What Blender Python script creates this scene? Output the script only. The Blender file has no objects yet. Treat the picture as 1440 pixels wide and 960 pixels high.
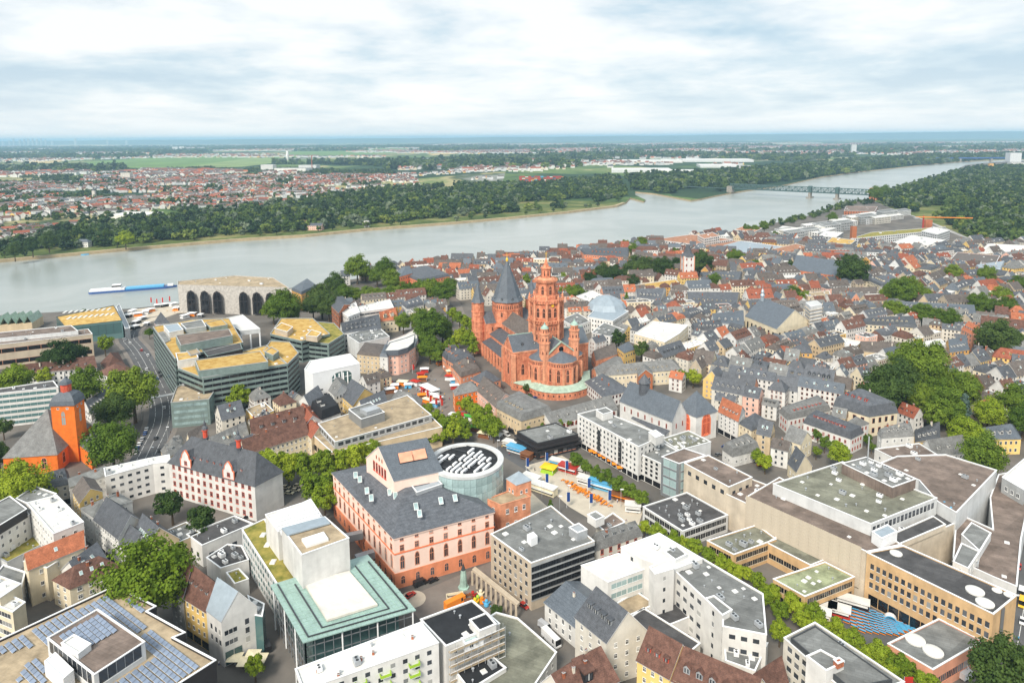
import bpy, bmesh, math, random
import numpy as np
from mathutils import Matrix, Vector
S = bpy.context.scene
COL = S.collection
R = math.radians
rnd = random.Random(7)
# ------------------------------------------------------------------ camera
HC = 172.0; F = 960.0; X0 = 720.0; Y0 = 322.0
PITCH = math.atan((Y0-193.0)/F); ROLL = R(-0.42)
CR = Matrix.Rotation(math.pi/2-PITCH, 3, 'X') @ Matrix.Rotation(ROLL, 3, 'Z')
cam = bpy.data.cameras.new('camera'); co = bpy.data.objects.new('camera', cam); COL.objects.link(co)
co.location = (0, 0, HC); co.rotation_euler = CR.to_euler()
cam.sensor_fit = 'HORIZONTAL'; cam.sensor_width = 36; cam.lens = F/1440*36
cam.shift_y = (Y0-480)/1440; cam.clip_start = 1; cam.clip_end = 120000
S.camera = co
# ------------------------------------------------------------------ sky, sun, exposure
SUN_EL = R(44); SUN_AZ = R(205)      # sun azimuth clockwise from +Y: veiled, behind the camera's left shoulder
W = bpy.data.worlds.new('World'); S.world = W; W.use_nodes = True
nt = W.node_tree; nt.nodes.clear()
def N(t, nt_, **k):
    n = nt_.nodes.new(t)
    for a, v in k.items():
        if a.startswith('i_'):
            n.inputs[a[2:].replace('_', ' ')].default_value = v
        else: setattr(n, a, v)
    return n
def ramp(nt_, stops, interp='LINEAR'):
    n = nt_.nodes.new('ShaderNodeValToRGB'); cr = n.color_ramp; cr.interpolation = interp
    while len(cr.elements) < len(stops): cr.elements.new(.5)
    for e, (p, c) in zip(cr.elements, stops):
        e.position = p; e.color = (c, c, c, 1) if isinstance(c, (int, float)) else (*c, 1)
    return n
L = nt.links.new
tc = N('ShaderNodeTexCoord', nt)
sep = N('ShaderNodeSeparateXYZ', nt); L(tc.outputs['Generated'], sep.inputs[0])
zc = N('ShaderNodeMath', nt, operation='MAXIMUM'); L(sep.outputs[2], zc.inputs[0]); zc.inputs[1].default_value = 0
za = N('ShaderNodeMath', nt, operation='ADD'); L(zc.outputs[0], za.inputs[0]); za.inputs[1].default_value = 0.135
dx = N('ShaderNodeMath', nt, operation='DIVIDE'); L(sep.outputs[0], dx.inputs[0]); L(za.outputs[0], dx.inputs[1])
dy = N('ShaderNodeMath', nt, operation='DIVIDE'); L(sep.outputs[1], dy.inputs[0]); L(za.outputs[0], dy.inputs[1])
cb = N('ShaderNodeCombineXYZ', nt); L(dx.outputs[0], cb.inputs[0]); L(dy.outputs[0], cb.inputs[1])
n1 = N('ShaderNodeTexNoise', nt, i_Scale=0.36, i_Detail=12.0, i_Roughness=0.6, i_Distortion=0.25); L(cb.outputs[0], n1.inputs['Vector'])
mp = N('ShaderNodeMapping', nt); mp.inputs['Location'].default_value = (13.1, 4.7, 3); L(cb.outputs[0], mp.inputs[0])
n2 = N('ShaderNodeTexNoise', nt, i_Scale=1.15, i_Detail=10.0, i_Roughness=0.58, i_Distortion=0.2); L(mp.outputs[0], n2.inputs['Vector'])
mx = N('ShaderNodeMath', nt, operation='MULTIPLY_ADD'); L(n2.outputs[0], mx.inputs[0]); mx.inputs[1].default_value = 0.45; 
ml = N('ShaderNodeMath', nt, operation='MULTIPLY'); L(n1.outputs[0], ml.inputs[0]); ml.inputs[1].default_value = 0.6; L(ml.outputs[0], mx.inputs[2])
cr = ramp(nt, [(.41, (.40, .56, .68)), (.465, (.56, .69, .77)), (.515, (.76, .82, .85)), (.57, (.92, .94, .94))]); L(mx.outputs[0], cr.inputs[0])
# brighter veil towards the horizon all round
hz = ramp(nt, [(0, .75), (.05, .35), (.14, 0)]); L(zc.outputs[0], hz.inputs[0])
mh = N('ShaderNodeMixRGB', nt); L(hz.outputs[0], mh.inputs[0]); L(cr.outputs[0], mh.inputs[1]); mh.inputs[2].default_value = (.98, .97, .95, 1)
sky = N('ShaderNodeTexSky', nt, sky_type='NISHITA', sun_disc=False, sun_elevation=SUN_EL, sun_rotation=SUN_AZ)
b1 = N('ShaderNodeBackground', nt); L(sky.outputs[0], b1.inputs[0]); b1.inputs[1].default_value = 0.09
b2 = N('ShaderNodeBackground', nt); L(mh.outputs[0], b2.inputs[0]); b2.inputs[1].default_value = 0.84
ms = N('ShaderNodeMixShader', nt); ms.inputs[0].default_value = 0.90; L(b1.outputs[0], ms.inputs[1]); L(b2.outputs[0], ms.inputs[2])
wo = N('ShaderNodeOutputWorld', nt); L(ms.outputs[0], wo.inputs[0])
sl = bpy.data.lights.new('sun', 'SUN'); sl.energy = 3.3; sl.angle = R(16); sl.color = (1, .93, .82)
so = bpy.data.objects.new('sun', sl); COL.objects.link(so); so.location = (0, 0, 400)
sd = Vector((math.sin(SUN_AZ)*math.cos(SUN_EL), math.cos(SUN_AZ)*math.cos(SUN_EL), math.sin(SUN_EL)))
so.rotation_euler = sd.to_track_quat('Z', 'Y').to_euler()
S.view_settings.view_transform = 'Standard'; S.view_settings.look = 'None'
S.view_settings.exposure = 0.48; S.view_settings.gamma = 1
S.cycles.max_bounces = 6; S.cycles.volume_bounces = 1
# ------------------------------------------------------------------ from the survey (photograph point + height) to metres on the ground
def U(px, py, z=0.0):
    d = CR @ Vector(((px-X0)/F, -(py-Y0)/F, -1.0))
    t = (HC-z)/(-d.z)
    return Vector((d.x*t, d.y*t))
def HT(x, yt, yb):            # height of an upright edge seen from row yt (top) to row yb (foot)
    Yb = U(x, yb, 0).y
    d = CR @ Vector(((x-X0)/F, -(yt-Y0)/F, -1.0))
    return HC - Yb*(-d.z)/d.y
def ZAT(p, py):               # height at ground point p that shows in row py
    lo, hi = -20., 160.
    for _ in range(40):
        m = (lo+hi)/2
        v = CR.transposed() @ Vector((p[0], p[1], m-HC))
        y = Y0 - F*v.y/(-v.z)
        if y > py: lo = m
        else: hi = m
    return lo
def PJ(x, y, z):
    v = CR.transposed() @ Vector((x, y, z-HC)); return (X0+F*v.x/(-v.z), Y0-F*v.y/(-v.z))
# ------------------------------------------------------------------ materials
MT = {}
def mat(name, col, rough=.8, var=.12, scale=.35, spec=.3, metal=0, rnd_amt=.10, rows=0, col2=None, detail=6, bump=0, stretch=None, streak=0, sheets=0):
    m = bpy.data.materials.new(name); m.use_nodes = True; t = m.node_tree; t.nodes.clear(); K = t.links.new
    bs = N('ShaderNodeBsdfPrincipled', t); out = N('ShaderNodeOutputMaterial', t); K(bs.outputs[0], out.inputs[0])
    bs.inputs['Roughness'].default_value = rough; bs.inputs['Specular IOR Level'].default_value = spec; bs.inputs['Metallic'].default_value = metal
    tc = N('ShaderNodeTexCoord', t); oi = N('ShaderNodeObjectInfo', t)
    v = tc.outputs['Object']
    if stretch:
        mpp = N('ShaderNodeMapping', t); mpp.inputs['Scale'].default_value = stretch; K(v, mpp.inputs[0]); v = mpp.outputs[0]
    no = N('ShaderNodeTexNoise', t, i_Scale=scale, i_Detail=float(detail), i_Roughness=.65); K(v, no.inputs['Vector'])
    c1 = tuple(max(0, x*(1-var*1.5)) for x in col); c2 = tuple(min(1, x*(1+var)) for x in (col2 or col))
    if col2: c1 = col
    rp = ramp(t, [(.32, c1), (.68, c2)]); K(no.outputs[0], rp.inputs[0]); c = rp.outputs[0]
    if rows:
        sp = N('ShaderNodeSeparateXYZ', t); K(tc.outputs['Object'], sp.inputs[0])
        mm = N('ShaderNodeMath', t, operation='MULTIPLY'); K(sp.outputs[2], mm.inputs[0]); mm.inputs[1].default_value = rows
        fr = N('ShaderNodeMath', t, operation='FRACT'); K(mm.outputs[0], fr.inputs[0])
        r2 = ramp(t, [(0, .72), (.25, 1), (1, 1.0)]); K(fr.outputs[0], r2.inputs[0])
        n9 = N('ShaderNodeTexNoise', t, i_Scale=2.2, i_Detail=3.0); K(tc.outputs['Object'], n9.inputs['Vector'])
        r9 = ramp(t, [(.3, .75), (.7, 1.15)]); K(n9.outputs[0], r9.inputs[0])
        for q in (r2, r9):
            mu = N('ShaderNodeMixRGB', t, blend_type='MULTIPLY'); mu.inputs[0].default_value = 1; K(c, mu.inputs[1]); K(q.outputs[0], mu.inputs[2]); c = mu.outputs[0]
    if sheets:
        for sc_, of, mo, lo in ((.5,.5,.02,.86),(.13,.33,0,.80)):
            br = N('ShaderNodeTexBrick', t, i_Scale=sc_); br.inputs['Mortar Size'].default_value = mo; br.inputs['Bias'].default_value = -.1; br.inputs['Color1'].default_value = (1.1,1.1,1.1,1); br.inputs['Color2'].default_value = (lo,lo,lo,1); br.inputs['Mortar'].default_value = (.7,.7,.7,1); br.inputs['Brick Width'].default_value = 2.2; br.inputs['Row Height'].default_value = .55; br.offset = of
            mb = N('ShaderNodeMapping', t); mb.inputs['Rotation'].default_value = (0,0,.42 if sc_ > .3 else -.6); K(tc.outputs['Object'], mb.inputs[0]); K(mb.outputs[0], br.inputs['Vector'])
            mu = N('ShaderNodeMixRGB', t, blend_type='MULTIPLY'); mu.inputs[0].default_value = sheets; K(c, mu.inputs[1]); K(br.outputs['Color'], mu.inputs[2]); c = mu.outputs[0]
    if streak:
        ns = N('ShaderNodeTexNoise', t, i_Scale=.35, i_Detail=5.0); m3 = N('ShaderNodeMapping', t); m3.inputs['Scale'].default_value = (1, 1, .12); K(tc.outputs['Object'], m3.inputs[0]); K(m3.outputs[0], ns.inputs['Vector'])
        r3 = ramp(t, [(.35, 1-streak), (.6, 1)]); K(ns.outputs[0], r3.inputs[0])
        mu = N('ShaderNodeMixRGB', t, blend_type='MULTIPLY'); mu.inputs[0].default_value = 1; K(c, mu.inputs[1]); K(r3.outputs[0], mu.inputs[2]); c = mu.outputs[0]
    if rnd_amt:
        mr = N('ShaderNodeMapRange', t); K(oi.outputs['Random'], mr.inputs[0]); mr.inputs[3].default_value = 1-rnd_amt; mr.inputs[4].default_value = 1+rnd_amt
        hs = N('ShaderNodeHueSaturation', t); K(mr.outputs[0], hs.inputs['Value']); K(c, hs.inputs['Color']); c = hs.outputs[0]
    K(c, bs.inputs['Base Color'])
    if bump:
        bp = N('ShaderNodeBump', t); bp.inputs['Strength'].default_value = bump; bp.inputs['Distance'].default_value = .1
        nb = N('ShaderNodeTexNoise', t, i_Scale=3.0, i_Detail=4.0); K(tc.outputs['Object'], nb.inputs['Vector']); K(nb.outputs[0], bp.inputs['Height']); K(bp.outputs[0], bs.inputs['Normal'])
    MT[name] = m; return m
def M_(n): return MT[n]
WALLC = dict(white=(.69,.68,.655), offwhite=(.65,.615,.545), cream=(.74,.65,.48), beige=(.62,.49,.32), yellow=(.78,.55,.20), ochre=(.66,.38,.12), pink=(.80,.50,.40), salmon=(.72,.34,.22), grey=(.40,.41,.41), stone=(.50,.42,.32), brick=(.42,.15,.07), palegreen=(.55,.62,.52), lightgrey=(.62,.63,.63))
for k, c in WALLC.items(): mat('wall_'+k, c, .88, .09, .18, rnd_amt=.06, streak=.11)
mat('sandstone', (.46,.135,.07), .9, .2, .45, rnd_amt=.04, streak=.38, col2=(.72,.30,.17))
mat('sandstone_pale', (.72,.32,.185), .9, .2, .3, rnd_amt=.04, streak=.2)
mat('theatre_pink', (.88,.66,.56), .9, .05, .2, rnd_amt=0, streak=.05)
mat('theatre_red', (.74,.27,.14), .9, .12, .25, rnd_amt=0, streak=.12)
mat('church_orange', (.80,.19,.025), .9, .12, .3, rnd_amt=.0, streak=.12)
mat('red_trim', (.60,.085,.045), .8, .05, rnd_amt=.05)
mat('orange_trim', (.85,.22,.10), .8, .05, rnd_amt=.05)
mat('limestone', (.60,.52,.41), .9, .14, .12, rnd_amt=.0, streak=.15)
mat('tan_stone', (.60,.40,.21), .9, .10, .25, rnd_amt=.0, streak=.14)
mat('concrete_bay', (.50,.47,.43), .9, .2, .5, rnd_amt=.0)
mat('green_panel', (.19,.25,.235), .6, .14, .4, rnd_amt=.05)
mat('dark_panel', (.030,.028,.030), .5, .1, rnd_amt=.05)
mat('slate', (.105,.113,.128), .62, .20, .5, rnd_amt=.18, rows=2.6, spec=.35)
mat('slate_brown', (.135,.115,.103), .7, .22, .5, rnd_amt=.18, rows=2.6)
mat('slate_blue', (.120,.140,.165), .55, .12, .4, rnd_amt=.08, rows=2.0, spec=.4)
mat('slate_pale', (.20,.20,.195), .7, .2, .4, rnd_amt=.12, rows=2.6)
mat('tile_brown', (.155,.080,.060), .85, .28, .5, rnd_amt=.16, rows=2.8)
mat('tile_red', (.30,.095,.055), .85, .20, .5, rnd_amt=.12, rows=2.8)
mat('tile_orange', (.44,.15,.075), .85, .2, .5, rnd_amt=.10, rows=2.8)
mat('zinc', (.34,.40,.45), .42, .1, .3, metal=.2, rnd_amt=.06)
mat('copper_green', (.33,.47,.41), .75, .22, .4, rnd_amt=.04)
mat('copper_pale', (.36,.46,.37), .75, .2, .4, rnd_amt=.04)
mat('flat_grey', (.20,.205,.20), .92, .22, .16, rnd_amt=.12, detail=9, sheets=.9)
mat('flat_dark', (.085,.083,.085), .9, .22, .2, rnd_amt=.08, detail=9, sheets=.9)
mat('flat_olive', (.20,.20,.155), .92, .25, .15, rnd_amt=.04, detail=9, sheets=.9)
mat('flat_moss', (.30,.33,.20), .95, .30, .14, rnd_amt=.04, detail=9, sheets=.9)
mat('flat_brown', (.20,.155,.13), .92, .28, .14, rnd_amt=.06, detail=9, sheets=.9)
mat('flat_rust', (.40,.20,.12), .92, .25, .2, rnd_amt=.1, detail=9)
mat('flat_tan', (.38,.30,.20), .92, .25, .2, rnd_amt=.06, detail=9, sheets=.35)
mat('flat_white', (.66,.65,.62), .8, .07, .2, rnd_amt=.04, detail=8, sheets=.35)
mat('flat_black', (.022,.023,.026), .75, .2, .3, rnd_amt=.0)
mat('moss_yellow', (.36,.19,.03), .98, .3, .22, rnd_amt=.06, col2=(.46,.33,.12), detail=9, bump=.4)
mat('moss_green', (.11,.13,.02), .98, .3, .25, rnd_amt=.0, col2=(.30,.24,.06), detail=9, bump=.4)
mat('white_metal', (.78,.79,.80), .5, .03, rnd_amt=.03)
mat('grey_metal', (.45,.47,.49), .45, .08, rnd_amt=.08, metal=.3)
mat('steel', (.30,.32,.34), .4, .08, rnd_amt=.05, metal=.5)
mat('dark_metal', (.05,.055,.06), .5, .1, rnd_amt=.1)
mat('chimney_brick', (.36,.12,.06), .9, .2, 1.2, rnd_amt=.2)
mat('render_pale', (.66,.60,.50), .9, .1, 1., rnd_amt=.15)
mat('frame_white', (.76,.76,.74), .6, .03, rnd_amt=.04)
mat('frame_red', (.50,.10,.055), .7, .05, rnd_amt=.05)
mat('frame_cream', (.70,.60,.45), .7, .05, rnd_amt=.05)
mat('frame_stone', (.66,.28,.17), .8, .05, rnd_amt=.05)
mat('bark', (.10,.075,.05), .95, .2, 2., rnd_amt=.1)
mat('asphalt', (.105,.105,.108), .93, .16, .10, rnd_amt=0, detail=9)
mat('paving', (.20,.175,.155), .93, .14, .09, rnd_amt=0, detail=9)
mat('plaza_stone', (.52,.46,.37), .92, .10, .2, rnd_amt=0, detail=9)
mat('kerb_stone', (.36,.35,.33), .9, .1, rnd_amt=0)
mat('line_white', (.70,.70,.68), .85, .15, 1, rnd_amt=0)
mat('sand_soil', (.42,.33,.20), .95, .15, .1, rnd_amt=0)
mat('solar', (.20,.25,.34), .25, .10, .6, spec=.7, rnd_amt=.12)
mat('rubber', (.02,.02,.02), .8, .05, rnd_amt=0)
for nm, c in dict(white=(.75,.75,.75), black=(.02,.02,.022), silver=(.42,.43,.45), blue=(.03,.09,.28), red=(.42,.035,.025), grey=(.13,.135,.14), yellow=(.85,.50,.03), orange=(.80,.24,.02), green=(.06,.35,.06), cream=(.78,.70,.50), skyblue=(.10,.38,.62), brown=(.22,.09,.04), darkblue=(.02,.06,.22), lime=(.35,.55,.05)).items():
    mat('paint_'+nm, c, .4, .03, spec=.5, rnd_amt=.03)
    mat('cloth_'+nm, c, .9, .05, spec=.1, rnd_amt=.05)
mat('skin', (.55,.33,.23), .7, .03, rnd_amt=.1); mat('hair', (.05,.03,.02), .8, .1, rnd_amt=.2)
def glass(name, col, rough=.12, rl=.55):
    m = bpy.data.materials.new(name); m.use_nodes = True; t = m.node_tree; t.nodes.clear(); K = t.links.new
    bs = N('ShaderNodeBsdfPrincipled', t); out = N('ShaderNodeOutputMaterial', t); K(bs.outputs[0], out.inputs[0])
    bs.inputs['Roughness'].default_value = rough; bs.inputs['Specular IOR Level'].default_value = .6
    oi = N('ShaderNodeObjectInfo', t); rp = ramp(t, [(0, col), (rl, tuple(c*1.8+.01 for c in col)), (.86, tuple(c*2+.06 for c in col)), (1, (.42, .42, .40))]); K(oi.outputs['Random'], rp.inputs[0]); K(rp.outputs[0], bs.inputs['Base Color'])
    MT[name] = m
glass('glass', (.022,.026,.032)); glass('glass_green', (.05,.10,.10))
mat('glass_dark', (.012,.013,.016), .12, .2, .4, spec=.6, rnd_amt=.3)
m = mat('glass_roof', (.30,.43,.39), .25, .10, .25, spec=.6, rnd_amt=0)
m = mat('glass_pale', (.34,.46,.46), .15, .25, .2, spec=.7, rnd_amt=.15)
def leafmat(name, ca, cb_, rv=.35):
    m = bpy.data.materials.new(name); m.use_nodes = True; t = m.node_tree; t.nodes.clear(); K = t.links.new
    bs = N('ShaderNodeBsdfPrincipled', t); out = N('ShaderNodeOutputMaterial', t); tr = N('ShaderNodeBsdfTranslucent', t); mi = N('ShaderNodeMixShader', t); mi.inputs[0].default_value = .22
    bs.inputs['Roughness'].default_value = .7; bs.inputs['Specular IOR Level'].default_value = .2
    tc = N('ShaderNodeTexCoord', t); no = N('ShaderNodeTexNoise', t, i_Scale=3.0, i_Detail=3.0); K(tc.outputs['Object'], no.inputs['Vector'])
    rp = ramp(t, [(.3, ca), (.7, cb_)]); K(no.outputs[0], rp.inputs[0])
    oi = N('ShaderNodeObjectInfo', t); mr = N('ShaderNodeMapRange', t); K(oi.outputs['Random'], mr.inputs[0]); mr.inputs[3].default_value = 1-rv; mr.inputs[4].default_value = 1+rv
    mh = N('ShaderNodeMapRange', t); K(oi.outputs['Random'], mh.inputs[0]); mh.inputs[3].default_value = .515; mh.inputs[4].default_value = .485
    hs = N('ShaderNodeHueSaturation', t); K(mr.outputs[0], hs.inputs['Value']); K(mh.outputs[0], hs.inputs['Hue']); K(rp.outputs[0], hs.inputs['Color'])
    K(hs.outputs[0], bs.inputs['Base Color']); K(hs.outputs[0], tr.inputs[0]); K(bs.outputs[0], mi.inputs[1]); K(tr.outputs[0], mi.inputs[2]); K(mi.outputs[0], out.inputs[0])
    MT[name] = m
leafmat('leaf_bright', (.15,.225,.012), (.28,.36,.025), .30)
leafmat('leaf_mid', (.085,.145,.014), (.17,.25,.024), .28)
leafmat('leaf_dark', (.035,.072,.016), (.075,.125,.024), .28)
leafmat('leaf_blue', (.06,.10,.085), (.10,.15,.12), .15)
leafmat('leaf_far', (.040,.080,.020), (.11,.165,.036), .35)
leafmat('leaf_far_light', (.10,.15,.03), (.20,.25,.05), .25)
leafmat('leaf_far_dark', (.022,.05,.022), (.05,.085,.03), .3)
leafmat('leaf_far_silver', (.12,.16,.10), (.19,.23,.14), .2)
# ------------------------------------------------------------------ mesh helpers
class MB:
    def __init__(s): s.v = []; s.f = []; s.m = []; s.mats = []
    def mi(s, m):
        if m not in s.mats: s.mats.append(m)
        return s.mats.index(m)
    def face(s, pts, m):
        i = len(s.v); s.v += [tuple(p) for p in pts]; s.f.append(tuple(range(i, i+len(pts)))); s.m.append(s.mi(m))
    def box(s, x0, y0, z0, x1, y1, z1, m, bottom=True):
        i = len(s.v); s.v += [(x0,y0,z0),(x1,y0,z0),(x1,y1,z0),(x0,y1,z0),(x0,y0,z1),(x1,y0,z1),(x1,y1,z1),(x0,y1,z1)]
        fs = [(4,5,6,7),(0,1,5,4),(1,2,6,5),(2,3,7,6),(3,0,4,7)]+([(3,2,1,0)] if bottom else [])
        k = s.mi(m)
        for f in fs: s.f.append(tuple(i+j for j in f)); s.m.append(k)
    def prism(s, poly, z0, z1, m, top=True, bot=False, mt=None):
        n = len(poly)
        for a in range(n):
            p, q = poly[a], poly[(a+1) % n]
            s.face([(p[0],p[1],z0),(q[0],q[1],z0),(q[0],q[1],z1),(p[0],p[1],z1)], m)
        if top: s.face([(p[0],p[1],z1) for p in poly], mt or m)
        if bot: s.face([(p[0],p[1],z0) for p in reversed(poly)], m)
    def lathe(s, cx, cy, prof, n, m, a0=0.0):      # prof: (r,z) upward
        for j in range(len(prof)-1):
            (r0,z0),(r1,z1) = prof[j], prof[j+1]
            for k in range(n):
                a, b = a0+2*math.pi*k/n, a0+2*math.pi*(k+1)/n
                P = [(cx+r0*math.cos(a),cy+r0*math.sin(a),z0),(cx+r0*math.cos(b),cy+r0*math.sin(b),z0),(cx+r1*math.cos(b),cy+r1*math.sin(b),z1),(cx+r1*math.cos(a),cy+r1*math.sin(a),z1)]
                if r1 < 1e-3: P = P[:3]
                elif r0 < 1e-3: P = [P[0], P[2], P[3]]
                s.face(P, m)
    def bar(s, a, b, w, m, h=None):
        a = Vector(a); b = Vector(b); d = (b-a)
        if d.length < 1e-6: return
        d.normalize(); u = d.cross(Vector((0,0,1)));
        if u.length < 1e-3: u = Vector((1,0,0))
        u.normalize(); v = u.cross(d); h = h or w
        c = [u*w/2+v*h/2, -u*w/2+v*h/2, -u*w/2-v*h/2, u*w/2-v*h/2]
        A = [a+x for x in c]; B = [b+x for x in c]
        for k in range(4): s.face([A[k], A[(k+1)%4], B[(k+1)%4], B[k]], m)
        s.face(A[::-1], m); s.face(B, m)
    def mesh(s, name):
        me = bpy.data.meshes.new(name); me.from_pydata(s.v, [], s.f)
        for m in s.mats: me.materials.append(MT[m])
        me.polygons.foreach_set('material_index', s.m); me.update(); return me
    def build(s, name, parent=None, loc=None, kind=None):
        return mk(name, s.mesh(name), parent, loc, kind)
def mk(name, me, parent=None, loc=None, kind=None, rz=0, sc=None):
    o = bpy.data.objects.new(name, me); COL.objects.link(o)
    if parent: o.parent = parent
    if loc is not None: o.location = loc
    if rz: o.rotation_euler = (0,0,rz)
    if sc is not None: o.scale = sc
    if kind: o['kind'] = kind
    return o
def tag(o, label, cat, group=None):
    o['label'] = label; o['category'] = cat
    if group: o['group'] = group
    return o
def thing(name, label, cat, loc=(0,0,0), group=None, rz=0):
    o = mk(name, None, None, loc, rz=rz); o.empty_display_size = 1; return tag(o, label, cat, group)
def area(p): return sum(p[i][0]*p[(i+1)%len(p)][1]-p[(i+1)%len(p)][0]*p[i][1] for i in range(len(p)))/2
def ccw(p): return p if area(p) > 0 else p[::-1]
def cen(p): return Vector((sum(q[0] for q in p)/len(p), sum(q[1] for q in p)/len(p)))
def inset(p, d):                                        # ccw polygon, positive d moves edges inwards
    n = len(p); out = []
    for i in range(n):
        a, b, c = Vector(p[i-1]), Vector(p[i]), Vector(p[(i+1)%n])
        e1 = (b-a).normalized(); e2 = (c-b).normalized(); n1 = Vector((-e1.y,e1.x)); n2 = Vector((-e2.y,e2.x))
        k = n1+n2
        if k.length < 1e-4: out.append(b+n1*d); continue
        k.normalize(); cs = max(.35, k.dot(n1)); out.append(b+k*(d/cs))
    return out
def inpoly(p, x, y):
    r = False; n = len(p)
    for i in range(n):
        x1,y1 = p[i][0],p[i][1]; x2,y2 = p[i-1][0],p[i-1][1]
        if (y1 > y) != (y2 > y) and x < (x2-x1)*(y-y1)/(y2-y1)+x1: r = not r
    return r
EXCL = []                                               # footprints already taken
def quad(px, z):
    w = [U(x, y, z) for x, y in px]
    if len(w) == 3: w.append(w[0]+w[2]-w[1])
    return w
# ------------------------------------------------------------------ windows (shared unit meshes, local x along the wall, -y outwards)
WM = {}
def winmesh(style):
    if style in WM: return WM[style]
    st = style.split(':'); kind = st[0]; fr = st[1] if len(st) > 1 else 'frame_white'; gl = st[2] if len(st) > 2 else 'glass'
    b = MB()
    if kind == 'arch':
        out = [(-.5,0),(.5,0),(.5,.72)]+[(.5*math.cos(a),.72+.28*math.sin(a)) for a in (math.pi*.25,math.pi*.5,math.pi*.75)]+[(-.5,.72)]
        inn = [(x*.76, z*.90+.045) for x, z in out]; n = len(out)
        for k in range(n):
            a, c = out[k], out[(k+1)%n]; e, g = inn[k], inn[(k+1)%n]
            b.face([(a[0],-.10,a[1]),(c[0],-.10,c[1]),(g[0],-.10,g[1]),(e[0],-.10,e[1])], fr)
            b.face([(a[0],0,a[1]),(c[0],0,c[1]),(c[0],-.10,c[1]),(a[0],-.10,a[1])], fr)
        b.face([(x,-.03,z) for x, z in inn], gl)
        b.box(-.03,-.08,.05,.03,-.04,.94,fr); b.box(-.37,-.08,.55,.37,-.04,.59,fr)
    elif kind == 'band':
        b.box(-.5,-.05,0,.5,.02,1,gl)
        for x in (-.5,-.17,.16,.485): b.box(x,-.09,0,x+.016,-.051,1,fr)
        b.box(-.5,-.16,-.08,.5,-.02,0,fr)
    elif kind == 'hole':                                 # small plain dark opening with a thin reveal
        b.box(-.5,-.04,0,.5,.02,1,gl)
        b.box(-.54,-.12,-.08,.54,-.02,-.001,fr)
    else:
        o, i = .5, .40; zo, zi0, zi1 = 1, .07, .93
        P = [(-o,0),(o,0),(o,1),(-o,1)]; Q = [(-i,zi0),(i,zi0),(i,zi1),(-i,zi1)]
        for k in range(4):
            a, c, e, g = P[k], P[(k+1)%4], Q[k], Q[(k+1)%4]
            b.face([(a[0],-.10,a[1]),(c[0],-.10,c[1]),(g[0],-.10,g[1]),(e[0],-.10,e[1])], fr)
            b.face([(a[0],0,a[1]),(c[0],0,c[1]),(c[0],-.10,c[1]),(a[0],-.10,a[1])], fr)
        b.face([(x,-.03,z) for x, z in Q], gl)
        b.box(-.03,-.085,.07,.03,-.035,.93,fr)
        if kind == 'cross': b.box(-.4,-.085,.60,.4,-.035,.66,fr)
        b.box(-.56,-.2,-.09,.56,-.0,-.002,fr)
    WM[style] = b.mesh('window'); return WM[style]
def put_win(parent, ox, oy, p, q, s0, z, w, h, style, joined=None, name='window'):
    d = (q-p); Ln = d.length; d = d/Ln; a = math.atan2(d.y, d.x)
    c = p+d*s0
    if joined is None:
        mk(name, winmesh(style), parent, (c.x-ox, c.y-oy, z), rz=a, sc=(w, 1, h))
    else:
        st = style.split(':'); fr = st[1] if len(st) > 1 else 'frame_white'; gl = st[2] if len(st) > 2 else 'glass'
        nx = Vector((d.y, -d.x))
        def P(s, o, zz): t = c+d*s+nx*o; return (t.x-ox, t.y-oy, zz)
        if fr != 'none': joined.face([P(-w/2-.12,.05,z-.12),P(w/2+.12,.05,z-.12),P(w/2+.12,.05,z+h+.12),P(-w/2-.12,.05,z+h+.12)], fr)
        joined.face([P(-w/2,.10,z),P(w/2,.10,z),P(w/2,.10,z+h),P(-w/2,.10,z+h)], gl)
def facing(p, q):
    d = (q-p); n = Vector((d.y, -d.x)); m = (p+q)/2
    return n.dot(-m) > -.15*n.length*m.length
def facade(parent, ox, oy, poly, z0, z1, rows, sp, style='std', ww=1.15, wh=1.6, sill=.95, indiv=True, edges=None, margin=1.2, joined=None, skip=0.0):
    poly = [Vector(p) for p in poly]; n = len(poly)
    for i in range(n):
        p, q = poly[i], poly[(i+1)%n]
        if edges is not None and i not in edges: continue
        if edges is None and not facing(p, q): continue
        Ln = (q-p).length
        k = int((Ln-2*margin+sp*.4)/sp)
        if k < 1: continue
        g = (Ln-2*margin)/k; st = (z1-z0)/rows
        for r in range(rows):
            for j in range(k):
                if skip and rnd.random() < skip: continue
                put_win(parent, ox, oy, p, q, margin+g*(j+.5), z0+st*r+sill*st/3.0, ww if style[:4] != 'band' else g*.96, min(wh, st*.8), style, None if indiv else joined)
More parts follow.
